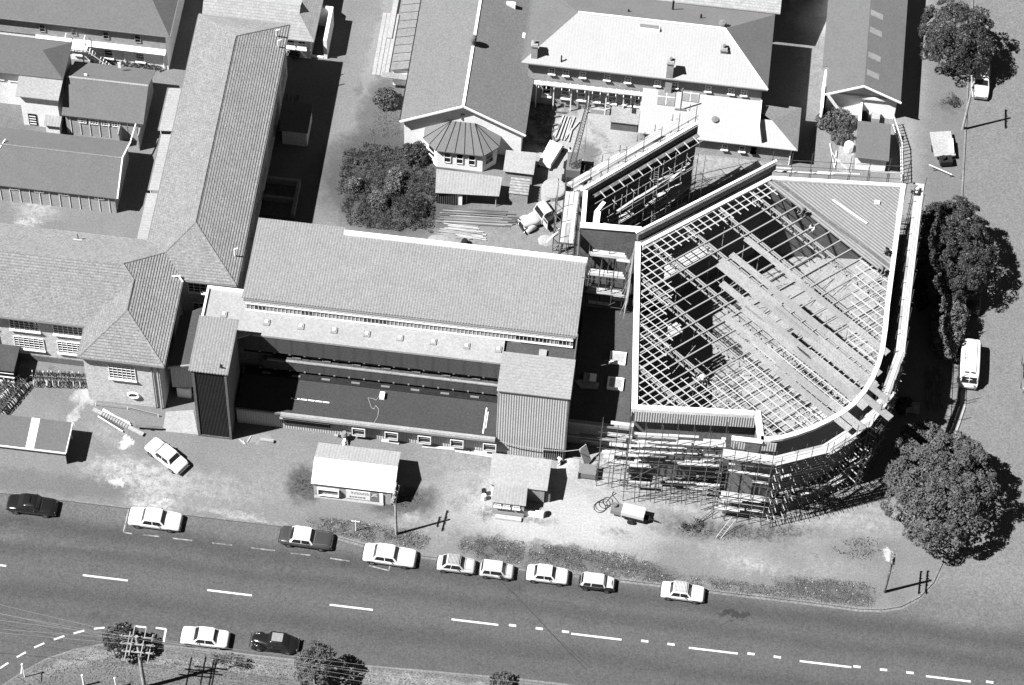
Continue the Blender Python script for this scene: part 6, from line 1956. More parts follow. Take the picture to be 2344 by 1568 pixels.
# ------------------------------------------------------------------ bicycles
def bicycle(guard=True):
    t = thing('bicycle', 'bicycle', 'bicycle', (0, 0, 0))
    local(t)
    for x in (-.52, .52):
        w_ = MB()
        for i in range(14):
            a, b = 2 * math.pi * i / 14, 2 * math.pi * (i + 1) / 14
            w_.tube((x + .33 * math.cos(a), 0, .34 + .33 * math.sin(a)), (x + .33 * math.cos(b), 0, .34 + .33 * math.sin(b)), .028, 5, cap=False)
        o = w_.build('wheel', 'rubber', t)
        s_ = MB()
        for i in range(7):
            a = math.pi * i / 7
            s_.tube((x + .32 * math.cos(a), 0, .34 + .32 * math.sin(a)), (x - .32 * math.cos(a), 0, .34 - .32 * math.sin(a)), .008, 3, cap=False)
        s_.build('spokes', 'chrome', o)
    f_ = MB()
    for a, b in (((-.52, 0, .34), (-.12, 0, .3)), ((-.12, 0, .3), (-.25, 0, .85)), ((-.52, 0, .34), (-.23, 0, .78)), ((-.12, 0, .3), (.36, 0, .72)), ((-.23, 0, .8), (.33, 0, .82)), ((.31, 0, .95), (.52, 0, .34))): f_.tube(a, b, .025, 6)
    f_.build('frame', 'paint_grey', t)
    for x in (-.52, .52) if guard else ():
        mg = MB()
        for i in range(6):
            a, b = math.radians(25 + 130 * i / 6), math.radians(25 + 130 * (i + 1) / 6)
            mg.beam((x + .38 * math.cos(a), 0, .34 + .38 * math.sin(a)), (x + .38 * math.cos(b), 0, .34 + .38 * math.sin(b)), .07, .012)
        mg.build('mudguard', 'paint_cream', t)
    MB().tube((.3, 0, .93), (.31, 0, 1.03), .02, 6).tube((.31, -.27, 1.03), (.31, .27, 1.03), .02, 6).tube((.31, -.27, 1.03), (.17, -.29, 1.0), .022, 6).tube((.31, .27, 1.03), (.17, .29, 1.0), .022, 6).build('handlebar', 'chrome', t)
    MB().box(-.37, -.12, -.06, .06, .86, .92).build('saddle', 'rubber', t)
    return t
bp_ = bicycle()
bp2 = bicycle(False)
R = random.Random(9)
spots = []
for i in range(16):
    f = i / 15
    p = g(0, 2, 285 + (745 - 285) * f, 258 + 14 * f)
    spots.append((p.x, p.y, math.radians(-72 + R.uniform(-9, 9))))
for i in range(20):
    f = i / 19
    p = g(0, 2, 215 - 225 * f, 285 + 270 * f)
    spots.append((p.x - .1, p.y, math.radians(-38 + R.uniform(-8, 8))))
for i in range(8):
    f = i / 7
    p = g(0, 2, 130 - 130 * f, 260 + 110 * f)
    spots.append((p.x, p.y, math.radians(-42 + R.uniform(-8, 8))))
_MTB = {}
for i, (x, y, a) in enumerate(spots):
    lab = 'bicycle in the rack row along the school wall' if i < 16 else ('bicycle in the slanting outer row left of the paved patch' if i < 36 else 'bicycle in the second slanting row behind the outer row')
    o = bp_ if i == 0 else (bp2 if i == 1 else copy_tree(bp_ if R.random() < .45 else bp2, (x, y, 0), a))
    o.location = (x, y, 0)
    o.rotation_euler = (R.uniform(-.12, .12), 0, a)
    o['label'] = lab
    o['group'] = 'bicycles in the rack row' if i < 16 else ('bicycles in the outer slanting row' if i < 36 else 'bicycles in the second slanting row')
rk = thing('bicycle_rack', 'low white rail rack holding the row of bicycles by the wall', 'rack', (-43, -10.2, 0))
a, b = g(0, 2, 250, 215, .45), g(0, 2, 750, 240, .45)
bar('rail', a, b, .04, 'off_white', rk)
for i in range(8):
    q = a.lerp(b, i / 7)
    bar('post', (q.x, q.y, 0), q, .03, 'off_white', rk)

# ------------------------------------------------------------------ poles, wires
def pole(lab, base, h, r=.14, arms=(), lean=(0, 0), m='timber_grey', armdir=90):
    t = thing('utility_pole', lab, 'utility pole', tuple(base), group='utility poles')
    top = Vector((base[0] + lean[0], base[1] + lean[1], h))
    MB().tube(base, top, r, 10, r * .7).build('pole', m, t)
    a = math.radians(armdir)
    d = Vector((math.cos(a), math.sin(a), 0))
    for (z, L_, o_) in arms:
        c = Vector(base).lerp(top, z / h) + Vector((-d.y, d.x, 0)) * o_
        ar = MB().beam(c - d * L_ / 2, c + d * L_ / 2, .11, .12).build('crossarm', m, t)
        for k in range(4):
            q = c + d * (L_ * (k / 3 - .5) * .9)
            MB().lathe([(.03, 0), (.05, .05), (.035, .12), (.05, .18), (.02, .22)], (q.x, q.y, q.z + .06), 6).build('insulator', 'off_white', ar)
    return t
b = g(1, 3, 1240, 290)
pole('utility pole on the grass strip right of the site office', b, 7.6, .13, [(7.1, 2.1, .12), (6.7, 2.1, -.12), (6.2, 1.1, .12)], (-.1, .15), 'timber', 85)
b = g(3, 3, 1145, 780)
pole('leaning pole with twin crossarms at the street corner below the big tree', b, 6.6, .15, [(5.3, 2.4, .15), (5.8, 2.4, -.15), (6.2, 1.1, .1)], (.05, 0), 'timber_grey', 88)
b = g(3, 0, 1812, 1092)
pole('pole with twin crossarms on the right footpath below the pale car', b, 7.4, .14, [(6.9, 2.3, .14), (6.5, 2.3, -.14)], (0, .1), 'timber', 92)
b = g(0, 3, 1225, 1590)
pole('tall pale pole crowded with crossarms at the bottom left', b, 9.4, .2, [(8.9, 2.9, .2), (8.3, 2.9, -.2), (7.6, 2.9, .2), (6.9, 2.9, -.2)], (-.05, .1), 'timber', 2)
xa = thing('crossarm_set', 'second set of crossarms fixed across the crowded pole top', 'crossarms', (b.x, b.y, 8))
for z, dx in ((8.6, .5), (8.6, -.5), (7.4, 1.0), (7.4, -1.0)): bar('crossarm', (b.x + dx, b.y - 1.4, z), (b.x + dx, b.y + 1.5, z), .09, 'timber', xa, 'box')
tp_ = [(9.0, 150), (8.5, 180), (7.9, 210), (7.3, 240)]
def wire(lab, pts, r=.02, m='tube_pale', grp=None):
    mb = MB()
    for a, b in zip(pts, pts[1:]):
        n_ = 12
        a, b = Vector(a), Vector(b)
        sag = (b - a).length * .012
        prev = a
        for i in range(1, n_ + 1):
            f = i / n_
            q = a.lerp(b, f) - Vector((0, 0, sag * 4 * f * (1 - f)))
            mb.tube(prev, q, r, 4, cap=False)
            prev = q
    return tag(mb.build('overhead_wire', m), lab, 'wire', grp)
pbx = g(0, 3, 1225, 1590)
for j, (z, dx) in enumerate(((9.0, -1.2), (9.0, -.4), (8.5, .4), (8.5, 1.2), (7.9, -1.0), (7.3, 1.0))):
    c = Vector((pbx.x, pbx.y + .3 + dx * .2, z))
    wire('pale overhead wire strung along the south verge past the crowded pole', [(c.x - 45, c.y + 2.2 + dx * 3.2, z + .2), c, (c.x + 60, c.y - .6 + dx * 1.2, z - .2)], .009, grp='wires along the south verge')
# small poles
def small_post(name, lab, base, h, arm, r=.05, cat='post'):
    t = thing(name, lab, cat, tuple(base), group='small posts on the south verge')
    bar('post', base, Vector(base) + Vector((0, 0, h)), r, 'white', t)
    if arm: bar('arm', Vector(base) + Vector((0, 0, h)), Vector(base) + Vector((arm[0], arm[1], h + .05)), .045, 'white', t)
    MB().lathe([(.08, 0), (.11, .08), (.08, .18), (.02, .22)], (base[0], base[1], h), 10).build('cap', 'white', t)
small_post('sign_post', 'small white street sign post with arm at the bottom left corner', g(0, 3, 210, 1500), 2.3, (.1, -.9))
small_post('sign_post', 'white bollard post second from the left at the bottom edge', g(0, 3, 712, 1575), 1.9, None, .08)
small_post('sign_post', 'white bollard post third from the left at the bottom edge', g(0, 3, 985, 1590), 1.7, None, .07)
tsn = thing('stop_post', 'thin white marker post on the grass strip between two sedans', 'post', tuple(g(1, 3, 897, 262)))
bar('post', g(1, 3, 897, 262), g(1, 3, 897, 262) + Vector((0, 0, 1.9)), .035, 'white', tsn)
bar('arm', g(1, 3, 897, 262) + Vector((-.4, 0, 1.75)), g(1, 3, 897, 262) + Vector((.4, 0, 1.75)), .03, 'white', tsn)
mb = MB().lathe([(.42, 0), (.42, .02), (.3, .03)], (g(2, 3, 212, 550).x, g(2, 3, 212, 550).y, .005), 20)
struct(mb, 'manhole_cover', 'concrete_dark')
# ------------------------------------------------------------------ cars
def lerp(a, b, t): return a + (b - a) * t


def patch(mb, p00, p10, p11, p01, s0, s1, t0, t1, off=.018, n=1):
    def P(s, t):
        a = Vector(p00).lerp(Vector(p10), s)
        b = Vector(p01).lerp(Vector(p11), s)
        return a.lerp(b, t)
    nn = (Vector(p10) - Vector(p00)).cross(Vector(p01) - Vector(p00)).normalized() * off
    q = [P(s0, t0), P(s1, t0), P(s1, t1), P(s0, t1)]
    mb.add([v + nn for v in q] + [v - nn for v in q], [(0, 1, 2, 3), (7, 6, 5, 4), (0, 4, 5, 1), (1, 5, 6, 2), (2, 6, 7, 3), (3, 7, 4, 0)])


def car(name, lab, loc, rz, L=4.4, W=1.68, H=1.42, belt=.86, bonnet=.30, boot=.22, col='paint_white', roofc=None, kind='sedan', rakef=.42, raker=.35, bonc=None, group='cars parked along the kerb', wheelr=.32, vintage=False, estate=False, gut=None, finb=0.0, doors=4, slats=False):
    t = thing(name, lab, 'car', loc, rz, group)
    local(t)
    hl, w = L / 2, W / 2
    roofc = roofc or col
    bonc = bonc or col
    nose = .74 if not vintage else .8
    # stations from tail to nose: (x, half width factor, top z)
    if not vintage:
        ST = [(-hl, .80, belt - .22 + finb * .5), (-hl + .07, .90, belt - .08 + finb), (-hl + .3, .965, belt - .02 + finb), (-hl + .9, 1, belt), (-.3, 1, belt), (.5, 1, belt), (hl - 1.2, 1, belt), (hl - .5, .985, belt - .04), (hl - .15, .94, belt - .09), (hl - .04, .90, belt - .2), (hl, .84, belt - .32)]
    else:
        ST = [(-hl, .50, belt - .42), (-hl + .15, .64, belt - .22), (-hl + .45, .78, belt - .06), (-hl + 1.0, .88, belt), (-.3, .90, belt), (.35, .88, belt), (hl - 1.5, .74, belt + .02), (hl - .8, .56, belt), (hl - .3, .42, belt - .04), (hl - .12, .34, belt - .14), (hl - .05, .28, belt - .3)]
    zb = .24
    half = lambda k, zt, z0: [(0, z0), (k * w * .86, z0), (k * w * .97, z0 + .08), (k * w, lerp(z0, zt, .5)), (k * w * .985, zt - .13), (k * w * .93, zt - .035), (k * w * .80, zt), (k * w * .4, zt + .03), (0, zt + .038)]
    vs, fs = [], []
    for x, k, zt in ST:
        h = half(k, zt, zb + (.06 if abs(x) > hl - .1 else 0))
        ring = [(x, y, z) for y, z in h] + [(x, -y, z) for y, z in h[-2:0:-1]]
        vs += ring
    n = 16
    for i in range(len(ST) - 1):
        for j in range(n): fs.append((i * n + j, (i + 1) * n + j, (i + 1) * n + (j + 1) % n, i * n + (j + 1) % n)[::-1])
    fs.append(tuple(range(n))[::-1])
    fs.append(tuple(range((len(ST) - 1) * n, len(ST) * n)))
    body = MB().add(vs, fs).build('body', col, t, smooth=True)
    # shut lines of bonnet and boot
    xb, xf = -hl + boot * L, hl - bonnet * L
    ww = w * (.80 if not vintage else .5)
    if bonc != col:
        MB().add([(xf + .05, -w * .86, belt + .045), (hl - .35, -w * .80, belt + .0), (hl - .06, -w * .76, belt - .1), (hl - .06, w * .76, belt - .1), (hl - .35, w * .80, belt + .0), (xf + .05, w * .86, belt + .045)], [(0, 1, 4, 5), (1, 2, 3, 4)]).build('bonnet', bonc, t)
    elif not vintage:
        sl_ = MB()
        for s in (-1, 1):
            sl_.beam((xf + .1, s * ww * .92, belt + .035), (hl - .3, s * ww * .88, belt - .0), .018, .02)
        sl_.beam((xb - .1, -ww, belt + .03), (xb - .1, ww, belt + .03), .018, .02).beam((xf + .06, -ww, belt + .035), (xf + .06, ww, belt + .035), .03, .02)
        sl_.build('shut_line', 'trim_grey' if col != 'paint_black' else 'chrome', body)
    # greenhouse
    wb, wt = w * (.93 if not vintage else .82), w * (.76 if not vintage else .66)
    xr1, xf1 = xb + raker, xf - rakef
    bz = belt - .02

    def rr(x0, x1, yw, z, r):
        out = []
        for cx, cy, a0 in ((x1 - r, yw - r, 0), (x0 + r, yw - r, 90), (x0 + r, -yw + r, 180), (x1 - r, -yw + r, 270)):
            for a in (0, 30, 60, 90):
                out.append((cx + r * math.cos(math.radians(a0 + a)), cy + r * math.sin(math.radians(a0 + a)), z))
        return out
    rings = [rr(xb, xf, wb, bz, .10), rr(lerp(xb, xr1, .93), lerp(xf, xf1, .93), lerp(wb, wt, .93), lerp(bz, H, .88), .14), rr(xr1 + .02, xf1 - .02, wt - .02, H - .05, .16), rr(xr1 + .12, xf1 - .12, wt - .12, H - .005, .16), rr(xr1 + .45, xf1 - .45, wt - .35, H + .02, .12)]
    vs = [p for r_ in rings for p in r_]
    n = 16
    fs = [(i * n + j, i * n + (j + 1) % n, (i + 1) * n + (j + 1) % n, (i + 1) * n + j) for i in range(len(rings) - 1) for j in range(n)]
    fs.append(tuple(range((len(rings) - 1) * n, len(rings) * n)))
    MB().add(vs, fs).build('cabin', roofc, t, smooth=True)
    if gut:
        MB().prism([(xr1 + .15, -wt + .14), (xf1 - .15, -wt + .14), (xf1 - .15, wt - .14), (xr1 + .15, wt - .14)], H - .0, H + .03).build('roof_panel', gut, t)
    if slats:
        sb_ = MB()
        for i in range(9): sb_.beam((lerp(xr1 + .1, xf1 - .1, i / 8), -wt + .1, H + .05), (lerp(xr1 + .1, xf1 - .1, i / 8), wt - .1, H + .05), .05, .03)
        for s in (-1, 0, 1): sb_.beam((xr1 + .1, s * (wt - .1), H + .03), (xf1 - .1, s * (wt - .1), H + .03), .03, .03)
        sb_.build('roof_rack', 'off_white', t)
    zt = lerp(bz, H, .84)
    f84 = .89
    B0 = lambda x, s: (x, s * (wb + .004), bz + .05)
    xr_t, xf_t = lerp(xb, xr1, f84), lerp(xf, xf1, f84)
    wt_ = lerp(wb, wt, f84)
    m_ = MB()
    patch(m_, (xf - .03, -wb, bz + .03), (xf - .03, wb, bz + .03), (xf_t - .0, wt_, zt), (xf_t - .0, -wt_, zt), .07, .93, .06, .99, .022)
    m_.build('windscreen', 'glass', t)
    m_ = MB()
    patch(m_, (xb + .03, wb, bz + .03), (xb + .03, -wb, bz + .03), (xr_t + .0, -wt_, zt), (xr_t + .0, wt_, zt), .09, .91, .1, .97, .022)
    m_.build('rear_window', 'glass', t)
    for s in (-1, 1):
        a0, a1 = (xb + .12, s * (wb + .002), bz + .06), (xf - .12, s * (wb + .002), bz + .06)
        b0, b1 = (xr_t + .06, s * (wt_ + .004), zt - .01), (xf_t - .04, s * (wt_ + .004), zt - .01)
        spans = [(.03, .47), (.52, .97)] if doors == 4 else [(.05, .36), (.42, .97)]
        for u0, u1 in spans:
            m_ = MB()
            if s > 0: patch(m_, a1, a0, b0, b1, 1 - u1, 1 - u0, .06, .95, .02)
            else: patch(m_, a0, a1, b1, b0, u0, u1, .06, .95, .02)
            m_.build('side_window', 'glass', t)
    wx = (-hl + L * .19, hl - L * .19)
    for x in wx:
        for s in (-1, 1):
            o = MB().tube((x, s * (w - .17), wheelr - .01), (x, s * (w + .012), wheelr - .01), wheelr, 18).build('wheel', 'rubber', t)
            MB().tube((x, s * (w + .005), wheelr - .01), (x, s * (w + .03), wheelr - .01), wheelr * .55, 14).build('hubcap', 'chrome', o)
            if vintage:
                fe = []
                prof = [(-.75 if x > 0 else -.62, .30, .05), (-.45, .62, .16), (-.15, .82, .22), (.15, .84, .24), (.42, .70, .24), (.62, .45, .20), (.70, .3, .12)]
                vs, fs = [], []
                for dx, zt2, hw in prof:
                    yc = s * (w - .22)
                    for k in range(9):
                        a = math.pi * k / 8
                        vs.append((x + dx, yc + hw * math.cos(a), .28 + (zt2 - .28) * math.sin(a) ** .7 if 0 < k < 8 else .28))
                for i in range(len(prof) - 1):
                    for k in range(8): fs.append((i * 9 + k, i * 9 + k + 1, (i + 1) * 9 + k + 1, (i + 1) * 9 + k))
                MB().add(vs, fs).build('fender', col, t, smooth=True)
    if vintage:
        MB().box(-.9, 1.0, -w + .02, w - .02, .27, .33).build('running_board', 'paint_black', t)
    for s in (-1, 1):
        if s > 0: MB().beam((hl + .05, -w * .86, .44), (hl + .05, w * .86, .44), .09, .12).build('front_bumper', 'chrome', t)
        else: MB().beam((-hl - .05, -w * .86, .46), (-hl - .05, w * .86, .46), .09, .12).build('rear_bumper', 'chrome', t)
        hx = hl - .015 if not vintage else hl - .4
        MB().tube((hx - .12, s * w * .68, .62 if not vintage else .78), (hx + .02, s * w * .68, .62 if not vintage else .78), .09, 12).build('headlight', 'chrome', t)
        MB().box(-hl - .01, -hl + .05, s * w * .72 - .07, s * w * .72 + .07, .6, .72).build('tail_light', 'paint_grey', t)
    MB().box(hl - .03 if not vintage else hl - .1, hl + .02 if not vintage else hl - .02, -w * .5 if not vintage else -.22, w * .5 if not vintage else .22, .45, .62).build('grille', 'trim_grey', t)
    tr = MB()
    for s in (-1, 1): tr.beam((-hl + .4, s * (w + .008), .62), (hl - .4, s * (w + .008), .62), .015, .03) if not vintage else None
    for s in (-1, 1) if not vintage else (): MB().beam((-hl + .4, s * (w + .008), .62), (hl - .4, s * (w + .008), .62), .015, .03).build('trim_strip', 'chrome', t)
    for s in (-1, 1): MB().box(xf - .55, xf - .47, s * (wb + .1) - .05, s * (wb + .1) + .05, belt + .08, belt + .16).build('wing_mirror', 'chrome', t)
    return t


def cpos(x0, y0, x1, y1, c=0, r=3, z=.6):
    a = g(c, r, x0, y0, z)
    b = g(c, r, x1, y1, z)
    m_ = (a + b) / 2
    return (m_.x, m_.y, -.12)
D = math.radians
Z1 = -.12
def P_(px, py): 
    q = at(px, py, .6)
    return (q.x, q.y, Z1)
car('parked_car', 'black rounded sedan with chrome strips, leftmost at the upper kerb', P_(73, 1154), D(0), 4.42, 1.72, 1.52, .92, .30, .20, 'paint_black', rakef=.4, raker=.75, finb=-.08)
car('parked_car', 'long white sedan beside a painted bracket, second from the left at the kerb', P_(355, 1186), D(-1), 4.8, 1.85, 1.40, .86, .29, .25, 'paint_white')
car('parked_car', 'dark sedan with white roof at the upper kerb', P_(701, 1229), D(-1), 4.75, 1.84, 1.40, .86, .345, .20, 'paint_dark', roofc='paint_white', rakef=.35, raker=.35)
car('parked_car', 'large off white sedan right of the two tone car', P_(892, 1269), D(-1.5), 4.75, 1.84, 1.40, .86, .33, .19, 'paint_white', rakef=.42)
car('parked_car', 'small pale rounded car with slatted roof rack', P_(1044, 1290), D(0), 3.42, 1.5, 1.46, .86, .27, .12, 'paint_cream', raker=.5, slats=True, finb=-.06, doors=2, wheelr=.29)
car('parked_car', 'small pale two door hatchback directly behind the white sedan', P_(1137, 1303), D(0), 3.02, 1.48, 1.40, .86, .24, .03, 'paint_cream', raker=.22, rakef=.32, doors=2, wheelr=.28)
car('parked_car', 'white compact sedan between hatchback and dark mini car', P_(1253, 1313), D(0), 3.75, 1.56, 1.40, .86, .29, .17, 'paint_white', wheelr=.29)
car('parked_car', 'tiny dark car with pale roof and bonnet', P_(1367, 1331), D(0), 3.1, 1.42, 1.36, .84, .23, .03, 'paint_black', roofc='paint_cream', bonc='paint_cream', raker=.24, rakef=.26, doors=2, wheelr=.26)
car('parked_car', 'pale sedan with ribbed roof, rightmost at the upper kerb', P_(1563, 1353), D(-1), 3.88, 1.58, 1.46, .87, .29, .19, 'paint_white', slats=True, finb=.03, wheelr=.3)
car('parked_car', 'white finned sedan parked at the lower kerb', P_(469, 1457), D(180), 4.25, 1.72, 1.42, .86, .27, .22, 'paint_white', rakef=.5, raker=.4, finb=.04)
car('parked_car', 'black vintage saloon with grey roof panel at the lower kerb', P_(628, 1468), D(180), 4.2, 1.68, 1.58, 1.0, .36, .17, 'paint_black', vintage=True, gut='steel_grey', rakef=.25, raker=.45, wheelr=.33)
q = at(381, 1042, .6)
car('parked_car', 'white sedan parked askew on the dirt below the tower', (q.x, q.y, 0), D(180 - 33.5), 4.3, 1.65, 1.44, .87, .28, .23, 'paint_white', group=None)
q = at(2237, 185, .6)
car('parked_car', 'pale estate car half under the upper right tree', (42.9, q.y + .4, Z1), D(-91), 4.6, 1.72, 1.5, .88, .26, .05, 'paint_white', group='cars in the side street')
q = at(2226, 672, .6)
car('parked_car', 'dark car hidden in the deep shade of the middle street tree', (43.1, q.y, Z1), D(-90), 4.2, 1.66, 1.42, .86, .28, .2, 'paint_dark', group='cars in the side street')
q = at(2352, 850, .6)
car('parked_car', 'dark car cut by the right edge of the view', (q.x + .35, q.y, Z1), D(90), 4.4, 1.7, 1.42, .86, .28, .2, 'paint_grey', group='cars in the side street')
for (px, lab) in ((1003, 'black car roof just showing at the bottom edge, left one'), (1555, 'black car roof just showing at the bottom edge, right one')):
    q = at(px, 1567, 1.4)
    car('parked_car', lab, (q.x, q.y - .72, Z1), D(180), 4.2, 1.7, 1.5, .88, .28, .2, 'paint_black', group='cars at the bottom edge')

# minibus
q = at(2218, 835, 1.0)
vn = thing('minibus', 'bright white minibus parked below the clipped street hedge', 'van', (43.1, q.y + .2, Z1), D(-90))
local(vn)
vs, fs = [], []
ST = [(-2.3, .80, 1.75), (-2.22, .9, 1.9), (-1.9, .95, 1.98), (0, .97, 2.0), (1.5, .96, 1.98), (1.85, .92, 1.88), (2.1, .9, 1.5), (2.22, .88, 1.1), (2.3, .84, .8)]
for x, hw, zt in ST:
    h = [(0, .28), (hw * .9, .28), (hw, .4), (hw, 1.1), (hw * .93, zt - .15), (hw * .84, zt - .04), (hw * .6, zt), (0, zt + .03)]
    vs += [(x, y, z) for y, z in h] + [(x, -y, z) for y, z in h[-2:0:-1]]
n = 14
for i in range(len(ST) - 1):
    for j in range(n): fs.append((i * n + j, i * n + (j + 1) % n, (i + 1) * n + (j + 1) % n, (i + 1) * n + j))
fs += [tuple(range(n))[::-1], tuple(range((len(ST) - 1) * n, len(ST) * n))]
MB().add(vs, fs).build('body', 'paint_white', vn, smooth=True)
m_ = MB()
patch(m_, (2.23, -.76, 1.12), (2.23, .76, 1.12), (1.98, .70, 1.72), (1.98, -.70, 1.72), .02, .48, .02, .98, .03)
patch(m_, (2.23, -.76, 1.12), (2.23, .76, 1.12), (1.98, .70, 1.72), (1.98, -.70, 1.72), .52, .98, .02, .98, .03)
m_.build('windscreen', 'glass', vn)
for s in (-1, 1):
    for x0, x1 in ((-1.9, -1.0), (-.9, .0), (.1, 1.0), (1.15, 1.8)):
        MB().box(x0, x1, min(s * .9, s * .985), max(s * .9, s * .985), 1.2, 1.65).build('side_window', 'glass', vn)
    for x in (-1.35, 1.4): MB().tube((x, s * .75, .31), (x, s * .975, .31), .32, 16).build('wheel', 'rubber', vn)
    MB().tube((2.2, s * .6, .8), (2.34, s * .6, .8), .1, 12).build('headlight', 'chrome', vn)
    MB().beam((-1.9, s * .55, 2.04), (1.5, s * .55, 2.04), .03, .03).build('roof_rail', 'tube', vn)
MB().box(1.55, 1.7, -.5, -.08, 1.975, 2.02).box(1.55, 1.7, .08, .5, 1.975, 2.02).build('roof_vent', 'dark', vn)
MB().beam((2.36, -.8, .45), (2.36, .8, .45), .1, .14).build('front_bumper', 'chrome', vn)

# old lorry with open door
q = g(2, 1, 320, 350, .8)
tr = thing('old_lorry', 'old pale lorry with rounded bonnet and open cab door in the yard', 'lorry', (q.x - .1, q.y - .1, 0), D(180 + 38))
local(tr)
vs, fs = [], []
ST = [(-.1, .72, 1.15), (.5, .66, 1.15), (1.1, .52, 1.12), (1.55, .42, 1.05), (1.7, .36, .9)]
for x, hw, zt in ST:
    h = [(0, .45), (hw, .45), (hw, zt - .25), (hw * .75, zt - .05), (0, zt)]
    vs += [(x, y, z) for y, z in h] + [(x, -y, z) for y, z in h[-2:0:-1]]
n = 8
for i in range(len(ST) - 1):
    for j in range(n): fs.append((i * n + j, i * n + (j + 1) % n, (i + 1) * n + (j + 1) % n, (i + 1) * n + j))
fs += [tuple(range(n))[::-1], tuple(range((len(ST) - 1) * n, len(ST) * n))]
MB().add(vs, fs).build('bonnet', 'paint_cream', tr, smooth=True)
MB().box(-1.35, -.1, -.82, .82, .45, 1.2).extr([(-1.35, 1.2), (-.15, 1.2), (-.42, 1.82), (-.6, 1.9), (-1.2, 1.9), (-1.33, 1.8)], 'y', -.76, .76).build('cab', 'paint_cream', tr)
m_ = MB()
patch(m_, (-.14, -.7, 1.22), (-.14, .7, 1.22), (-.41, .66, 1.8), (-.41, -.66, 1.8), .02, .98, .05, .95, .02)
m_.build('windscreen', 'glass', tr)
for s in (-1, 1):
    MB().box(-1.15, -.5, min(s * .755, s * .78), max(s * .755, s * .78), 1.3, 1.72).build('side_window', 'glass', tr)
    vs, fs = [], []
    prof = [(-.65, .35, .06), (-.4, .72, .2), (-.1, .88, .24), (.2, .85, .24), (.45, .62, .2), (.55, .4, .1)]
    for dx, zt2, hw in prof:
        for k in range(7):
            a = math.pi * k / 6
            vs.append((1.05 + dx, s * .72 + hw * math.cos(a), .35 + (zt2 - .35) * math.sin(a)))
    for i in range(len(prof) - 1):
        for k in range(6): fs.append((i * 7 + k, i * 7 + k + 1, (i + 1) * 7 + k + 1, (i + 1) * 7 + k))
    MB().add(vs, fs).build('fender', 'paint_cream', tr, smooth=True)
    MB().lathe([(.03, 0), (.11, .03), (.12, .15), (.05, .22)], (1.6, s * .55, .75), 10).build('headlight', 'chrome', tr)
    for x in (1.05, -2.4): MB().tube((x, s * .6, .38), (x, s * .86, .38), .38, 16).build('wheel', 'rubber', tr)
MB().box(-3.4, -1.4, -.95, .95, .8, .92).box(-3.4, -1.4, -.95, -.88, .92, 1.25).box(-3.4, -1.4, .88, .95, .92, 1.25).box(-1.47, -1.4, -.88, .88, .92, 1.5).build('flatbed', 'timber', tr)
dd = MB().box(-.25, -.2, .84, 1.65, .5, 1.2).box(-.25, -.2, .84, .9, 1.2, 1.75).box(-.25, -.2, 1.59, 1.65, 1.2, 1.75).box(-.25, -.2, .9, 1.59, 1.69, 1.75).build('open_door', 'paint_cream', tr)
MB().beam((1.85, -.85, .45), (1.85, .85, .45), .1, .14).build('front_bumper', 'chrome', tr)
MB().box(1.701, 1.75, -.3, .3, .5, .95).build('grille', 'dark', tr)


# ------------------------------------------------------------------ trees and shrubs
def leafmesh(name, centers, per, rad, leaf, m, parent, seed, squash=1.0, twist=.6):
    """centers: list of (centre, outward normal, clump radius scale)"""
    rng = np.random.default_rng(seed)
    C_ = np.array([c[0] for c in centers])
    N_ = np.array([c[1] for c in centers])
    S_ = np.array([c[2] for c in centers])
    k = len(C_)
    idx = np.repeat(np.arange(k), per)
    d = rng.normal(size=(k * per, 3))
    d /= np.linalg.norm(d, axis=1)[:, None]
    # bias to the outer hemisphere of each clump
    nn = N_[idx]
    dot = (d * nn).sum(1)
    d = d - nn * np.minimum(dot, 0)[:, None] * 1.5
    d /= np.linalg.norm(d, axis=1)[:, None]
    pos = C_[idx] + d * (rad * S_[idx] * rng.uniform(.75, 1.05, k * per))[:, None]
    nrm = d + rng.normal(size=d.shape) * twist
    nrm /= np.linalg.norm(nrm, axis=1)[:, None]
    a = np.cross(nrm, rng.normal(size=d.shape))
    a /= np.linalg.norm(a, axis=1)[:, None]
    b = np.cross(nrm, a)
    sz = leaf * rng.uniform(.6, 1.3, k * per)
    a, b = a * sz[:, None], b * (sz * .6)[:, None]
    V = np.stack([pos - a, pos - b, pos + a, pos + b], 1).reshape(-1, 3)
    off = np.array(WLOC.get(parent, Vector((0, 0, 0)))) if parent else 0
    V = V - off
    me = bpy.data.meshes.new(name)
    nf = k * per
    me.vertices.add(nf * 4)
    me.vertices.foreach_set('co', V.ravel())
    me.loops.add(nf * 4)
    me.loops.foreach_set('vertex_index', np.arange(nf * 4))
    me.polygons.add(nf)
    me.polygons.foreach_set('loop_start', np.arange(nf) * 4)
    me.update(calc_edges=True)
    me.materials.append(MT[m])
    o = bpy.data.objects.new(name, me)
    COL.objects.link(o)
    if parent:
        o.parent = parent
        WLOC[o] = WLOC[parent]
    return o


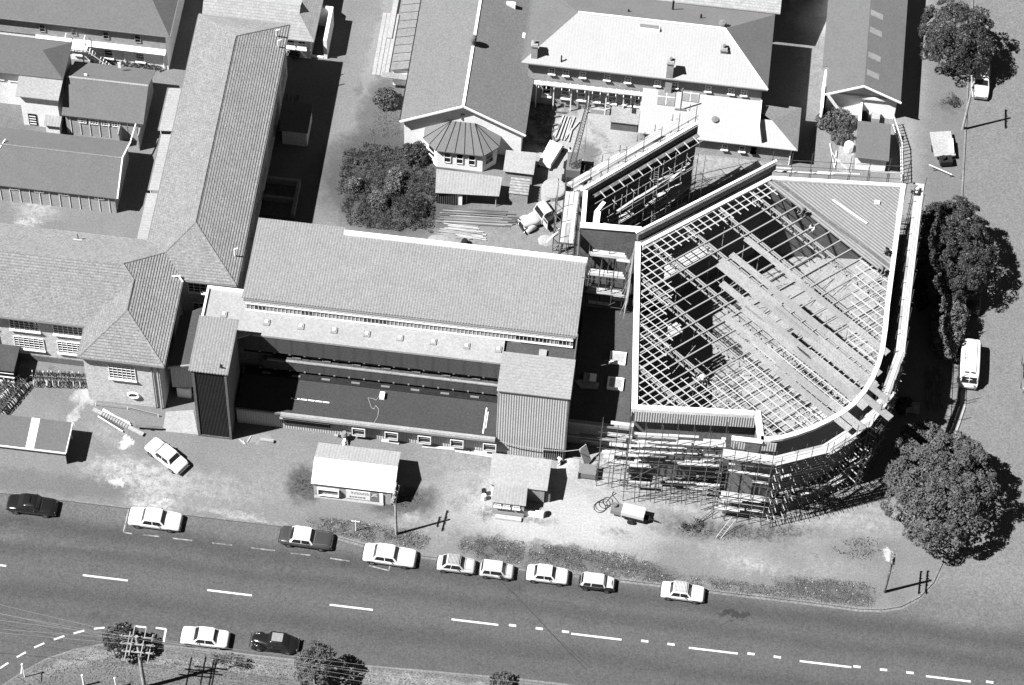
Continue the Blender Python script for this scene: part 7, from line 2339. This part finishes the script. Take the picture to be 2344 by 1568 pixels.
def tree(name, lab, base, cc, rx, ry, rz, n, crad, leaf, m='leaf', per=60, seed=1, group=None, trunk=.3, cat='tree', lobes=(), trunkvis=True, low=-.35):
    """crown: clumps over ellipsoid(s) centred on cc, hung on a branching trunk"""
    R = random.Random(seed)
    t = thing(name, lab, cat, tuple(base), group=group)
    E_ = [(Vector(cc), rx, ry, rz)] + [(Vector(cc) + Vector(l[:3]), l[3], l[4], l[5]) for l in lobes]
    tot = sum(e[1] * e[2] for e in E_)
    cs = []
    for (c, a, b, h) in E_:
        k = int(n * a * b / tot)
        for i in range(k):
            z = 1 - (1 - low) * (i + .5) / k
            ph = i * 2.399963 + R.uniform(-.3, .3)
            r_ = math.sqrt(max(0, 1 - z * z))
            d = Vector((r_ * math.cos(ph), r_ * math.sin(ph), z))
            f = R.uniform(.72, 1.02) * (1 + .16 * noise.noise(d * 1.7 + Vector((seed * 3.1, 0, 0))))
            p = c + Vector((d.x * a * f, d.y * b * f, d.z * h * f))
            if p.z < .25: p.z = .25
            if any(((p - c2).x / a2) ** 2 + ((p - c2).y / b2) ** 2 + ((p - c2).z / h2) ** 2 < .55 for (c2, a2, b2, h2) in E_ if c2 is not c): continue
            cs.append((tuple(p), tuple((d + Vector((0, 0, .35))).normalized()), R.uniform(.7, 1.25)))
    leafmesh('crown', cs, per, crad, leaf, m, t, seed)
    # inner shade foliage so that the sky does not shine through
    inner = []
    for (c, a, b, h) in E_:
        for i in range(max(8, n // 6)):
            d = Vector((R.gauss(0, 1), R.gauss(0, 1), R.gauss(0, 1))).normalized() * R.uniform(.3, .72)
            p = c + Vector((d.x * a, d.y * b, d.z * h * .8))
            if p.z < .3: continue
            inner.append((tuple(p), (0, 0, 1), 1.5))
    leafmesh('inner_foliage', inner, per // 2, crad, leaf * 1.5, m, t, seed + 50)
    if trunkvis:
        tb = MB()
        top = Vector((cc[0], cc[1], cc[2]))
        b0 = Vector(base)
        fork = b0.lerp(top, .45)
        tb.tube(b0, fork, trunk, 10, trunk * .7)
        for i in range(7):
            a = 2 * math.pi * i / 7 + R.uniform(-.3, .3)
            e1_ = Vector((cc[0] + rx * .55 * math.cos(a), cc[1] + ry * .55 * math.sin(a), cc[2] + rz * R.uniform(-.1, .5)))
            mid = fork.lerp(e1_, .5) + Vector((R.uniform(-.2, .2), R.uniform(-.2, .2), .2))
            tb.tube(fork, mid, trunk * .45, 7, trunk * .28).tube(mid, e1_, trunk * .28, 6, trunk * .08)
        tb.build('trunk', 'bark', t)
    return t


def tctr(px, py, z):
    q = at(px, py, z)
    return (q.x, q.y, z)
c = tctr(2150, 1128, 4.3)
tree('street_tree', 'huge round tree with bulging clumps at the street corner', (c[0], c[1], 0), c, 5.0, 5.6, 3.9, 250, .62, .12, 'leaf_pale', 130, 3, 'big street trees', .4, lobes=[(-1.7, 5.2, -1.0, 2.6, 2.2, 2.2), (1.6, 4.0, -.6, 2.6, 2.4, 2.4)])
c = tctr(2183, 578, 4.2)
tree('street_tree', 'large dense dark tree standing over the middle of the side street', (c[0], c[1], 0), c, 3.6, 5.2, 3.6, 210, .56, .10, 'leaf', 160, 5, 'big street trees', .35, lobes=[(-1.6, 3.2, 0, 1.8, 1.8, 2.2)])
c = tctr(2185, 84, 4.0)
tree('street_tree', 'broad loose tree over the footpath in the upper right', (c[0], c[1], 0), c, 3.5, 3.7, 3.2, 150, .54, .10, 'leaf', 140, 8, 'big street trees', .3, lobes=[(1.9, -1.4, -.8, 1.8, 1.9, 1.8)])
c = tctr(2172, 738, 1.6)
tree('clipped_hedge', 'tall pale clipped hedge between big tree and minibus', (c[0], c[1], 0), c, 1.65, 3.7, 2.4, 190, .42, .09, 'leaf_hedge', 120, 12, None, .1, cat='hedge', low=-.7)
c = tctr(2118, 660, 1.3)
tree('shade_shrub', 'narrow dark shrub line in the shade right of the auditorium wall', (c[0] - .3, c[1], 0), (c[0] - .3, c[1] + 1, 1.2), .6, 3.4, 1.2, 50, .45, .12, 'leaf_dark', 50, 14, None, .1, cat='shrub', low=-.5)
for (px, py, rx, ry, rz, n, m_, lab, sd) in [
    (281, 1466, 1.55, 1.3, 1.5, 60, 'leaf', 'leafy small tree behind the crowded pole', 20), (720, 1525, 1.6, 2.0, 2.2, 90, 'leaf_pale', 'small round tree on the south verge right of the vintage car', 22),
    (1150, 1558, .9, .6, .6, 16, 'leaf_pale', 'tiny shrub at the bottom edge of the picture centre', 24), (884, 224, 1.1, 1.0, .9, 34, 'leaf_pale', 'leafy shrub below the lean-to left of the gabled hall', 25),
    (950, 352, 1.3, 1.1, .8, 36, 'leaf', 'dark glossy shrub touching the bay of the gabled hall', 26), (1915, 276, 1.9, 1.1, .9, 46, 'leaf_pale', 'feathery shrub below the gable of the skylit hall', 27),
    (1925, 312, 1.0, .7, .5, 14, 'leaf_pale', 'small feathery shrub left of the concrete pad', 28), (672, 118, .55, .4, .5, 12, 'leaf', 'small shrub at the tiled cottage wall', 29),
    (2070, 928, .6, .6, .5, 10, 'leaf_dark', 'low dark shrub in the curved wall shade', 33)]:
    c = tctr(px, py, rz * (.95 if rz < 1.4 else 1.5))
    tree('small_tree' if rz > 1.3 else 'shrub', lab, (c[0], c[1], 0), c, rx, ry, rz, n, .38, .11, m_, 55, sd, None, .1, cat='tree' if rz > 1.3 else 'shrub', low=-.6)
for i in range(9):
    q_ = g(0, 0, 930 + i * 52, 520 + i * 8, .2)
    tree('potted_shrub', 'small shrub in the planted bed along the pale hostel wall', (q_.x, q_.y, 0), (q_.x, q_.y, .3), .28, .25, .3, 5, .16, .06, 'leaf', 26, 200 + i, 'shrubs in the hostel bed', .03, cat='shrub', trunkvis=False)
# bare shrubs
def bare(lab, px, py, r, h, seed, m='leaf', nl=26):
    R = random.Random(seed)
    q = at(px, py, 0)
    t = thing('sparse_shrub', lab, 'shrub', (q.x, q.y, 0), group='sparse shrubs')
    tb = MB()
    cs = []
    for i in range(16):
        a, rr_ = R.uniform(0, 6.28), R.uniform(.3, 1) * r
        e_ = Vector((q.x + rr_ * math.cos(a), q.y + rr_ * math.sin(a) * .8, R.uniform(.4, 1) * h))
        tb.tube((q.x, q.y, 0), e_, .035, 5, .01)
        cs.append((tuple(e_), (0, 0, 1), R.uniform(.5, 1)))
    tb.build('branches', 'bark', t)
    leafmesh('leaves', cs, nl, .3, .07, m, t, seed)
bare('sparse twiggy shrub on the verge right of the pole shadow', 540, 1525, 1.1, 1.2, 40)
bare('faint wispy shrub left of the sparse twiggy one on the verge', 500, 1510, .8, .8, 41, 'leaf_pale', 14)
bare('bare scraggly bush on the right grass verge', 2176, 236, .9, .8, 42)
bare('scraggly weeds clump below the front scaffold', 1583, 1205, 1.0, .5, 43)
# scrub thicket behind the long roof
R = random.Random(77)
sc = []
thk = poly_of([(1, 0, 800, 1300), (1, 0, 1000, 1220), (1, 0, 1290, 1270), (1, 0, 1480, 1400), (1, 0, 1560, 1500), (1, 1, 1570, 200), (1, 1, 1540, 440), (1, 1, 1200, 470), (1, 1, 850, 420), (1, 1, 790, 200), (1, 0, 760, 1480)])
xs, ys = [p[0] for p in thk], [p[1] for p in thk]
i = 0
while i < 260:
    x, y = R.uniform(min(xs), max(xs)), R.uniform(min(ys), max(ys))
    if inpoly(x + R.gauss(0, .5), y + R.gauss(0, .5), thk):
        hgt = .18 + .35 * abs(noise.noise(Vector((x * .7, y * .7, 0)))) * 2
        sc.append(((x, y, hgt * .6), (0, 0, 1), R.uniform(.5, 1.1)))
        i += 1
tufts('long_grass', [thk], 170, .12, .42, 'blade', 'long rank grass filling the plot behind the long ribbed roof', wd=.03, seed=19, cat='grass')
o = leafmesh('undergrowth', sc, 80, .30, .05, 'leaf_pale', None, 90, twist=1.2)
tag(o, 'rank dark undergrowth covering the plot behind the long ribbed roof', 'undergrowth', None, 'stuff')
for (c_, r_, x, y, rx, ry, m_, lab, sd) in [(1, 1, 1090, 210, .9, .9, 'flower', 'pale flowering bush in the middle of the thicket', 60), (1, 1, 1210, 90, .7, .9, 'flower', 'pale flowering bush on the upper side of the thicket', 61), (1, 1, 880, 80, .7, .6, 'flower', 'pale flowering bush at the left rim of the thicket', 62), (1, 1, 1390, 280, 1.3, 1.3, 'leaf_dark', 'dark spiky bush at the lower right of the thicket', 63), (1, 0, 1240, 1480, .7, .5, 'flower', 'pale flowering bush nearest the bay windows', 64)]:
    q = g(c_, r_, x, y, .7)
    tree('flowering_bush' if m_ == 'flower' else 'shrub', lab, (q.x, q.y, 0), (q.x, q.y, .7), rx, ry, .6, 20, .36, .08, 'leaf_pale' if m_ == 'flower' else m_, 50, sd, None, .05, cat='bush', trunkvis=False)
    if m_ == 'flower':
        rng = random.Random(sd)
        cs = [((q.x + rng.uniform(-rx, rx) * .8, q.y + rng.uniform(-ry, ry) * .8, .95 + rng.uniform(0, .4)), (0, 0, 1), .8) for _ in range(16)]
        par = [o for o in COL.objects if o.get('label') == lab][0]
        leafmesh('blossom', cs, 24, .26, .055, 'flower', par, sd + 5)


# ------------------------------------------------------------------ people
def skin_mesh(name, joints, edges, m, parent, root=0, lvl=1):
    bm = bmesh.new()
    lay = bm.verts.layers.skin.verify()
    vs = []
    for (p, r) in joints:
        v = bm.verts.new(p)
        v[lay].radius = (r, r) if not isinstance(r, tuple) else r
        vs.append(v)
    for a, b in edges: bm.edges.new((vs[a], vs[b]))
    vs[root][lay].use_root = True
    me = bpy.data.meshes.new(name)
    bm.to_mesh(me)
    bm.free()
    me.materials.append(MT[m])
    o = bpy.data.objects.new(name, me)
    COL.objects.link(o)
    o.parent = parent
    WLOC[o] = Vector((0, 0, 0))
    s = o.modifiers.new('skin', 'SKIN')
    s.use_smooth_shade = True
    ss = o.modifiers.new('sub', 'SUBSURF')
    ss.levels = ss.render_levels = lvl
    return o


def person(lab, loc, rz, pose='stand', shirt='cloth_white', trousers='cloth_dark', hair='dark'):
    t = thing('person', lab, 'person', loc, rz, 'workers on the site')
    local(t)
    if pose == 'stand':
        pel, che, nek, hed = Vector((0, 0, .95)), Vector((.03, 0, 1.3)), Vector((.04, 0, 1.48)), Vector((.06, 0, 1.63))
        knees = [Vector((.06, s * .11, .5)) for s in (1, -1)]
        feet = [Vector((.0 + .08 * s, s * .13, .07)) for s in (1, -1)]
        elb = [Vector((.02, s * .27, 1.13)) for s in (1, -1)]
        hnd = [Vector((.22, s * .28, .95)) for s in (1, -1)]
    elif pose == 'bend':
        pel, che, nek, hed = Vector((-.15, 0, .88)), Vector((.18, 0, 1.08)), Vector((.34, 0, 1.12)), Vector((.46, 0, 1.08))
        knees = [Vector((.06, s * .13, .48)) for s in (1, -1)]
        feet = [Vector((-.05 + .1 * s, s * .14, .07)) for s in (1, -1)]
        elb = [Vector((.32, s * .22, .82)) for s in (1, -1)]
        hnd = [Vector((.5, s * .16, .6)) for s in (1, -1)]
    else:
        pel, che, nek, hed = Vector((-.12, 0, .34)), Vector((.08, 0, .68)), Vector((.16, 0, .84)), Vector((.25, 0, .94))
        knees = [Vector((.32, s * .17, .5)) for s in (1, -1)]
        feet = [Vector((.1, s * .15, .07)) for s in (1, -1)]
        elb = [Vector((.28, s * .26, .52)) for s in (1, -1)]
        hnd = [Vector((.5, s * .16, .32)) for s in (1, -1)]
    J = [(pel, .12), (che, .13), (nek, .055), (hed, .095), (hed + Vector((.0, 0, .10)), .07)]
    E_ = [(0, 1), (1, 2), (2, 3), (3, 4)]
    for k, s in enumerate((1, -1)):
        sh_ = che + Vector((0, s * .19, .12))
        b = len(J)
        wr = elb[k].lerp(hnd[k], .85)
        J += [(sh_, .06), (elb[k], .043), (wr, .03), (hnd[k], .036)]
        E_ += [(1, b), (b, b + 1), (b + 1, b + 2), (b + 2, b + 3)]
        d = (hnd[k] - elb[k]).normalized()
        sd = d.cross(Vector((0, 0, 1))).normalized()
        for f in range(4):
            i = len(J)
            root = hnd[k] + sd * (f - 1.5) * .02 + d * .03
            J += [(root + d * .04, .009), (root + d * (.075 + .01 * (f in (1, 2))) - Vector((0, 0, .02)), .008)]
            E_ += [(b + 3, i), (i, i + 1)]
        i = len(J)
        J += [(hnd[k] + sd * s * .045 + d * .02, .011)]
        E_ += [(b + 3, i)]
        hp = pel + Vector((0, s * .1, -.04))
        b = len(J)
        J += [(hp, .09), (knees[k], .06), (feet[k] + Vector((0, 0, .05)), .04), (feet[k] + Vector((.14, 0, -.02)), .035)]
        E_ += [(0, b), (b, b + 1), (b + 1, b + 2), (b + 2, b + 3)]
    skin_mesh('body', J, E_, 'skin', t)
    J2 = [(pel + Vector((0, 0, .05)), .14), (che, .15), (nek - Vector((0, 0, .05)), .07)]
    E2 = [(0, 1), (1, 2)]
    for k, s in enumerate((1, -1)):
        b = len(J2)
        J2 += [(che + Vector((0, s * .19, .12)), .075), (elb[k], .055)]
        E2 += [(1, b), (b, b + 1)]
    skin_mesh('shirt', J2, E2, shirt, t)
    J3 = [(pel, .14)]
    E3 = []
    for k, s in enumerate((1, -1)):
        b = len(J3)
        J3 += [(pel + Vector((0, s * .1, -.05)), .105), (knees[k], .075), (feet[k] + Vector((0, 0, .08)), .06)]
        E3 += [(0, b), (b, b + 1), (b + 1, b + 2)]
    skin_mesh('trousers', J3, E3, trousers, t)
    h_ = MB().lathe([(.02, .22), (.07, .205), (.105, .15), (.115, .08), (.11, .03)][::-1], (hed.x - .015, hed.y, hed.z - .02), 12)
    h_.build('hair', hair, t, smooth=True)
    return t
dz = AH - .14
for (c_, r_, x, y, z, pose, rz, sh__, tr__, lab) in [
    (3, 1, 455, 345, dz, 'bend', 200, 'cloth_mid', 'cloth_dark', 'dark clothed worker bending over the deck edge'),
    (3, 1, 543, 470, dz, 'crouch', 220, 'cloth_white', 'cloth_white', 'worker in white kneeling at the deck edge'),
    (3, 1, 1120, 840, dz, 'bend', 230, 'cloth_mid', 'cloth_dark', 'worker bending at the lower right end of the deck edge'),
    (3, 1, 1175, 680, dz, 'crouch', 160, 'cloth_dark', 'cloth_dark', 'crouching worker in dark clothes by the right parapet of the deck'),
    (2, 2, 1140, 880, 6.9, 'stand', 90, 'cloth_white', 'cloth_dark', 'worker in white shirt standing on the front scaffold'),
    (2, 0, 585, 1345, 0, 'stand', 30, 'cloth_white', 'cloth_dark', 'worker in white shirt standing beside the crane boom'),
    (2, 2, 515, 975, 0, 'bend', 200, 'cloth_white', 'cloth_dark', 'worker bending behind the canteen hut corner'),
    (2, 2, 1708, 290, AH - .3, 'bend', 120, 'cloth_white', 'cloth_dark', 'worker bending among the lower left roof grids'),
    (3, 1, 1385, 165, 11.3, 'bend', 90, 'cloth_mid', 'cloth_dark', 'worker bending at the top right corner of the wall scaffold')]:
    q = g(c_, r_, x, y, z)
    person(lab, (q.x, q.y, z), D(rz), pose, sh__, tr__)
